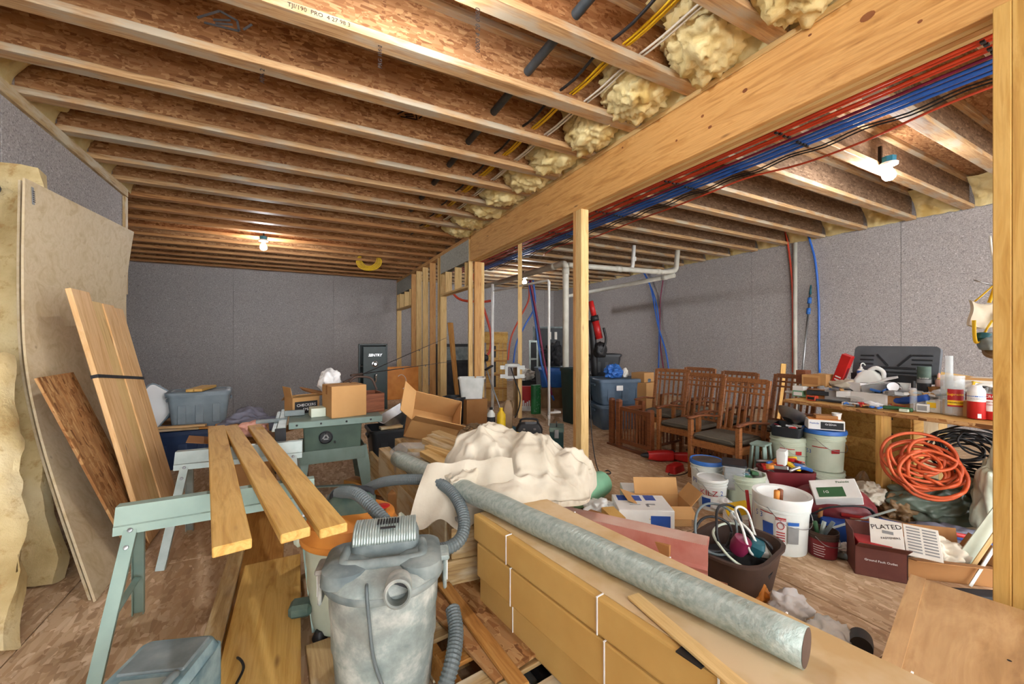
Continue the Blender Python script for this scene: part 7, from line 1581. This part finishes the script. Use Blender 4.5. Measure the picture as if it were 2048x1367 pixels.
# windows leaning on the far wall
for k, (u0, u1, v0, v1, t_, lab) in enumerate(((1068, 1128, 652, 800, 10.8, 'dark framed old window leaning on the far wall'), (1060, 1075, 680, 800, 10.6, 'narrow grey storm window leaning left of the dark one'))):
    a, b = at(u0, v0, t_), at(u1, v0, t_); w_ = (b - a).length; hgt = a.z
    t = thing('old_window', lab, 'window', ((a + b) / 2).to_tuple()[:2] + (0,), -YAW)
    L0 = Matrix.Rotation(-0.06, 4, 'X')
    for (sx, sz, c) in ((0.05, hgt, (-w_ / 2, 0, hgt / 2)), (0.05, hgt, (w_ / 2, 0, hgt / 2)), (w_, 0.05, (0, 0, 0.03)), (w_, 0.05, (0, 0, hgt - 0.03)), (w_, 0.04, (0, 0, hgt * 0.66))): obj('frame_bar', box(sx, 0.04, sz, 0.004, c), 'vac_dark' if k == 0 else 'galvanized', t, L=L0)
    for z0, z1 in ((0.05, hgt * 0.64), (hgt * 0.68, hgt - 0.05)): obj('pane', box(w_ - 0.05, 0.006, z1 - z0, 0, (0, 0, (z0 + z1) / 2)), 'tote_black', t, L=L0)
    if k == 0:
        for x_, w2 in ((0.02, 0.09), (0.19, 0.07)): obj('paper_tag', box(w2, 0.003, 0.2, 0, (x_, -0.025, hgt - 0.25)), 'paper', t, L=L0)
# toboggan
TB = at(993, 770, 9.6)
t = thing('toboggan', 'varnished wooden toboggan with dark stripes standing on end', 'toboggan', (TB.x, TB.y, 0), -YAW)
ht = zat(TB, 680); w_ = 0.50
for k in range(5):
    obj('plank', box(0.094, 0.015, ht, 0.002, (-w_ / 2 + 0.05 + 0.1 * k, 0, ht / 2)), 'pine_board', t, L=Matrix.Rotation(-0.05, 4, 'X'))
obj('curl', lathe([(0.18, -w_ / 2 - 0.02), (0.18, w_ / 2 + 0.02), (0.165, w_ / 2 + 0.02), (0.165, -w_ / 2 - 0.02)], 16, True, 0.2, 3.6), 'pine_board', t, L=Matrix.Translation((0, -0.08, ht + 0.02)) @ Matrix.Rotation(pi / 2, 4, 'Y') @ Matrix.Rotation(pi / 2, 4, 'Z'))
for z in (0.3, 0.62, 0.95, 1.2): obj('cross_bar', box(w_, 0.03, 0.035, 0.003, (0, -0.02, z)), 'stained_board', t, L=Matrix.Rotation(-0.05, 4, 'X'))
for z in (0.35, 0.70, 1.05): obj('stripe', box(0.045, 0.004, 0.28, 0, (-0.04, -0.012, z + 0.12)), 'black', t, L=Matrix.Rotation(-0.05, 4, 'X'))
# outlet box on framing
p = at(1025, 742, 7.4); t = thing('washer_box', 'white washing machine outlet box fixed to the free stud', 'outlet box', p, -YAW)
obj('frame', boxes([(0.27, 0.05, 0.05, (0, 0, 0.11)), (0.27, 0.05, 0.05, (0, 0, -0.11)), (0.05, 0.05, 0.27, (-0.11, 0, 0)), (0.05, 0.05, 0.27, (0.11, 0, 0)), (0.09, 0.02, 0.07, (-0.18, 0, 0.07)), (0.09, 0.02, 0.07, (-0.18, 0, -0.09)), (0.09, 0.02, 0.07, (0.18, 0, 0.07)), (0.09, 0.02, 0.07, (0.18, 0, -0.09))]), 'plastic_white', t)
tag(obj('cable', tube([at(1022, 735, 7.3), at(1030, 760, 7.25), at(1040, 790, 7.2), at(1038, 815, 7.2), at(1030, 835, 7.2)], 0.012, 6, 5), 'black'), 'black cord hanging from the white outlet box', 'cord')
p = at(1032, 800, 7.6); tag(obj('perforated_board', box(0.13, 0.03, 0.9, 0.005, (0, 0, 0.45)), 'bag_brown', None, W=TR((p.x, p.y, 0.02), 0.3)), 'narrow brown perforated board by the outlet box', 'board')
# white bin on a carton
p = g(985, 855); b_ = Vector((p.x, p.y + 0.1, 0))
carton('cardboard_box', 'cardboard box under the white bin behind the end column', (b_.x - 0.12, b_.y + 0.5, 0), 0.4, 0.4, 0.42, 0.1, 'cardboard_dark', tape=False)
t = thing('white_bin', 'white plastic bin standing on a carton behind the end column', 'bin', (b_.x - 0.12, b_.y + 0.5, 0.425), -0.4); obj('bin', tub(0.22, 0.18, 0.36, 0.05, 0.82), 'plastic_white', t)
# blue lid with bottles
p = g(1000, 868, 0.0); c = Vector((p.x, p.y, 0))
t = thing('blue_basin', 'light blue basin holding bottles near the drop cloth', 'basin', (c.x, c.y, 0)); obj('basin', lathe([(0.2, 0), (0.25, 0.06), (0.27, 0.09), (0.25, 0.09), (0.22, 0.05), (0.001, 0.045)], 32), 'box_blue', t)
def bottle(label, dx, dy, r, h, mat, cap, lab=None):
    t = thing('bottle', label, 'bottle', (c.x + dx, c.y + dy, 0.05)); obj('body', lathe([(r, 0), (r * 1.02, 0.01), (r * 1.02, h * 0.72), (r * 0.4, h * 0.88), (r * 0.35, h * 0.92), (0.001, h * 0.92)], 20), mat, t); obj('cap', lathe([(r * 0.42, h * 0.9), (r * 0.42, h), (0.001, h)], 14), cap, t)
    if lab: obj('label', lathe([(r * 1.03, h * 0.15), (r * 1.04, h * 0.16), (r * 1.04, h * 0.6), (r * 1.03, h * 0.61)], 20), lab, t)
bottle('clear bottle with a black label in the blue basin', -0.12, 0.06, 0.06, 0.36, 'plastic_white', 'black', 'black_soft')
bottle('yellow cleaner bottle in the middle of the blue basin', 0.0, -0.04, 0.065, 0.36, 'plastic_yellow', 'plastic_yellow', 'plastic_yellow')
t = thing('oil_jug', 'tan plastic jug with a moulded handle in the blue basin', 'jug', (c.x + 0.12, c.y - 0.02, 0.05), -0.3); obj('jug_body', loft([rloop(0.07, 0.05, 0.02, 0), rloop(0.075, 0.052, 0.02, 0.34), rloop(0.05, 0.04, 0.02, 0.42), rloop(0.025, 0.025, 0.015, 0.46)]), 'bag_brown', t); obj('jug_handle', tube([(0.02, 0, 0.45), (0.06, 0, 0.46), (0.085, 0, 0.40), (0.075, 0, 0.30)], 0.014, 8, 4), 'bag_brown', t)
p = g(1028, 872); tag(obj('sponge', blob(0.07, 0.05, 0.04, 0.2, 2.0, 4, 4), 'plastic_yellow', None, W=TR((p.x + 0.02, p.y - 0.05, 0))), 'yellow sponge beside the blue basin', 'sponge')
# golf bag / weed trimmer dark thing
t = thing('string_trimmer', 'black and white tool with a long shaft behind the end column', 'trimmer', g(1005, 835))
obj('shaft', tube([at(970, 722, 8.2), at(980, 760, 8.1), at(998, 810, 8.0), at(1003, 835, 8.0)], 0.016, 8, 4), 'steel', t, W=Matrix.Identity(4)); obj('head', blob(0.10, 0.08, 0.09, 0.2, 2, 3, 4), 'black', t, W=Matrix.Translation(at(968, 722, 8.2))); obj('guard', box(0.26, 0.05, 0.03, 0.01), 'black', t, W=TR(at(978, 735, 8.15), 0.5, 0.2, -0.3))
# black inverter case, cable coil, ammo case, tub by the slim post
p = g(1065, 872); t = thing('tool_case', 'black carrying case with a bail handle on the floor', 'tool case', (p.x, p.y + 0.1, 0), -0.5)
obj('case_body', loft([rloop(0.19, 0.11, 0.03, 0), rloop(0.2, 0.12, 0.04, 0.1), rloop(0.15, 0.09, 0.04, 0.18)]), 'black', t); obj('handle', tube([(-0.13, 0, 0.16), (-0.12, 0, 0.23), (0, 0, 0.245), (0.12, 0, 0.23), (0.13, 0, 0.16)], 0.015, 8, 4), 'black', t)
for s_ in (-0.08, 0.08): obj('latch', box(0.04, 0.012, 0.03, 0.003, (s_, -0.115, 0.11)), 'steel', t)
p = g(1085, 905); coil('cable_coil', 'flat coil of black cable on the floor beside the drop cloth', Vector((p.x, p.y + 0.05, 0.06)), 0.23, 9, 'black', 0.010, 0.12, 0.4, 13, 0.62, 0.4)
p = g(1135, 925); t = thing('ammo_case', 'dark green steel case with a latch left of the slim post', 'steel case', (p.x - 0.05, p.y + 0.15, 0), -0.6)
obj('case_body', box(0.16, 0.26, 0.36, 0.006, (0, 0, 0.18)), 'safe_green', t); obj('case_lid', box(0.17, 0.27, 0.05, 0.006, (0, 0, 0.385)), 'dusty_green', t); obj('latch', box(0.05, 0.012, 0.10, 0.003, (0, -0.14, 0.34)), 'steel', t); obj('handle', tube([(0, -0.08, 0.41), (0, -0.07, 0.44), (0, 0.07, 0.44), (0, 0.08, 0.41)], 0.008, 8, 4), 'black', t)
cordless('black and orange drill leaning on the green steel case', 1128, 940, 2.2, 1.1, 'black_soft')
p = g(1130, 965); t = thing('white_tub', 'white and blue round tub behind the drop cloth', 'tub', (p.x, p.y, 0)); obj('tub', lathe([(0.11, 0), (0.13, 0.16), (0.135, 0.18), (0.12, 0.18), (0.11, 0.1), (0.001, 0.09)], 28), 'plastic_white', t); obj('band', lathe([(0.133, 0.13), (0.135, 0.135), (0.136, 0.165), (0.134, 0.17)], 28), 'plastic_blue', t)
tag(obj('battery_pack', box(0.13, 0.09, 0.11, 0.01), 'vac_dark', None, W=TR((p.x + 0.03, p.y + 0.02, 0.15), 0.3)), 'dark grey battery pack sitting in the white tub', 'battery')
# gift boxes
p = g(1056, 822); t = carton('gift_box', 'red gift box with a snowy print on the far floor', (p.x, p.y + 0.1, 0), 0.30, 0.12, 0.50, -0.55, 'print_red', tape=False); obj('snow_print', boxes([(0.29, 0.002, 0.10, (0, -0.0612, 0.05))] + [(0.028, 0.002, 0.09 + 0.05 * ((k * 7) % 3), (-0.12 + 0.04 * k, -0.0612, 0.12)) for k in range(7)]), 'print_white', t)
p = g(1077, 828); t = thing('gift_roll', 'green spotted gift roll next to the red gift box', 'gift roll', (p.x, p.y + 0.1, 0), 0); plain('gift_green', (34, 110, 58), (22, 84, 44), 0.5); obj('roll', rbox(0.10, 0.07, 0.56, 0.06), 'gift_green', t)
rr_ = random.Random(2)
for k in range(16): obj('spot', box(0.008, 0.004, 0.008, 0, (-0.08 + 0.16 * rr_.random(), -0.071, 0.04 + 0.48 * rr_.random())), 'print_white', t)
p = g(1085, 800); tag(obj('bag_heap', blob(0.26, 0.18, 0.16, 0.35, 2.0, 61, 5, fold=0.5), 'paper', None, W=TR((p.x - 0.25, p.y + 0.4, 0.46), 0.2)), 'white and dark crumpled bags heaped above the gift boxes', 'bag')
carton('cardboard_box', 'dark cabinet-like box under the crumpled bags', (p.x - 0.25, p.y + 0.4, 0), 0.5, 0.36, 0.46, -0.5, 'black_soft', tape=False)
p = g(1112, 820); tote('blue storage tote on a grey one behind the drain pipe', (p.x + 0.2, p.y + 0.4, 0.44), 0.30, 0.22, 0.36, -0.5, 'plastic_blue', True, ribs=False)
tote('brown-grey tote on the floor behind the drain pipe', (p.x + 0.2, p.y + 0.4, 0), 0.30, 0.22, 0.40, -0.5, 'bag_brown', True, ribs=False)
p = at(1105, 740, 9.3); tag(obj('coat_heap', blob(0.30, 0.24, 0.30, 0.35, 1.8, 63, 5, fold=0.5), 'black_soft', None, W=TR((p.x + 0.12, p.y + 0.1, 0.835), 0.4)), 'heap of dark coats on the blue tote', 'coat')
tote('grey tote stacked under the dark coats', (p.x + 0.12, p.y + 0.1, 0), 0.36, 0.3, 0.79, 0.2, 'tote_grey', True, ribs=False)
# cabinet and boards behind the stud wall
p = at(915, 800, 10.6); t = thing('black_cabinet', 'black cabinet standing behind the stud wall', 'cabinet', (p.x, p.y, 0), 0)
obj('carcass', box(0.9, 0.5, 1.35, 0.01, (0, 0.25, 0.675)), 'tote_black', t); obj('door', box(0.43, 0.02, 0.8, 0.004, (-0.22, -0.01, 0.45)), 'black_soft', t); obj('door', box(0.43, 0.02, 0.8, 0.004, (0.22, -0.01, 0.45)), 'black_soft', t); obj('shelf_gap', box(0.84, 0.02, 0.35, 0.003, (0, -0.005, 1.1)), 'vac_dark', t)
for k in range(2): tag(board('board', Vector((at(916 + 3 * k, 830, 8.9 - 0.1 * k).x, at(916 + 3 * k, 830, 8.9).y, 0)), at(899 + 3 * k, 645, 9.2), 0.10, 0.03, 'stained_board', None, up=(0.3, -0.9, 0)), ('brown board leaning behind the door opening', 'second brown board leaning behind the first')[k], 'board')
p = g(912, 850); t = thing('black_bin', 'black round bin inside the door opening', 'bin', (p.x + 0.05, p.y + 0.2, 0)); obj('bin', lathe([(0.17, 0), (0.2, 0.42), (0.215, 0.43), (0.215, 0.46), (0.19, 0.46), (0.16, 0.05), (0.001, 0.05)], 28), 'tote_black', t)
lump('rag_heap', 'brown paper scraps at the foot of the end column', 'paper', 945, 862, 0.14, 0.10, 0.07, 'bag_brown', 71)
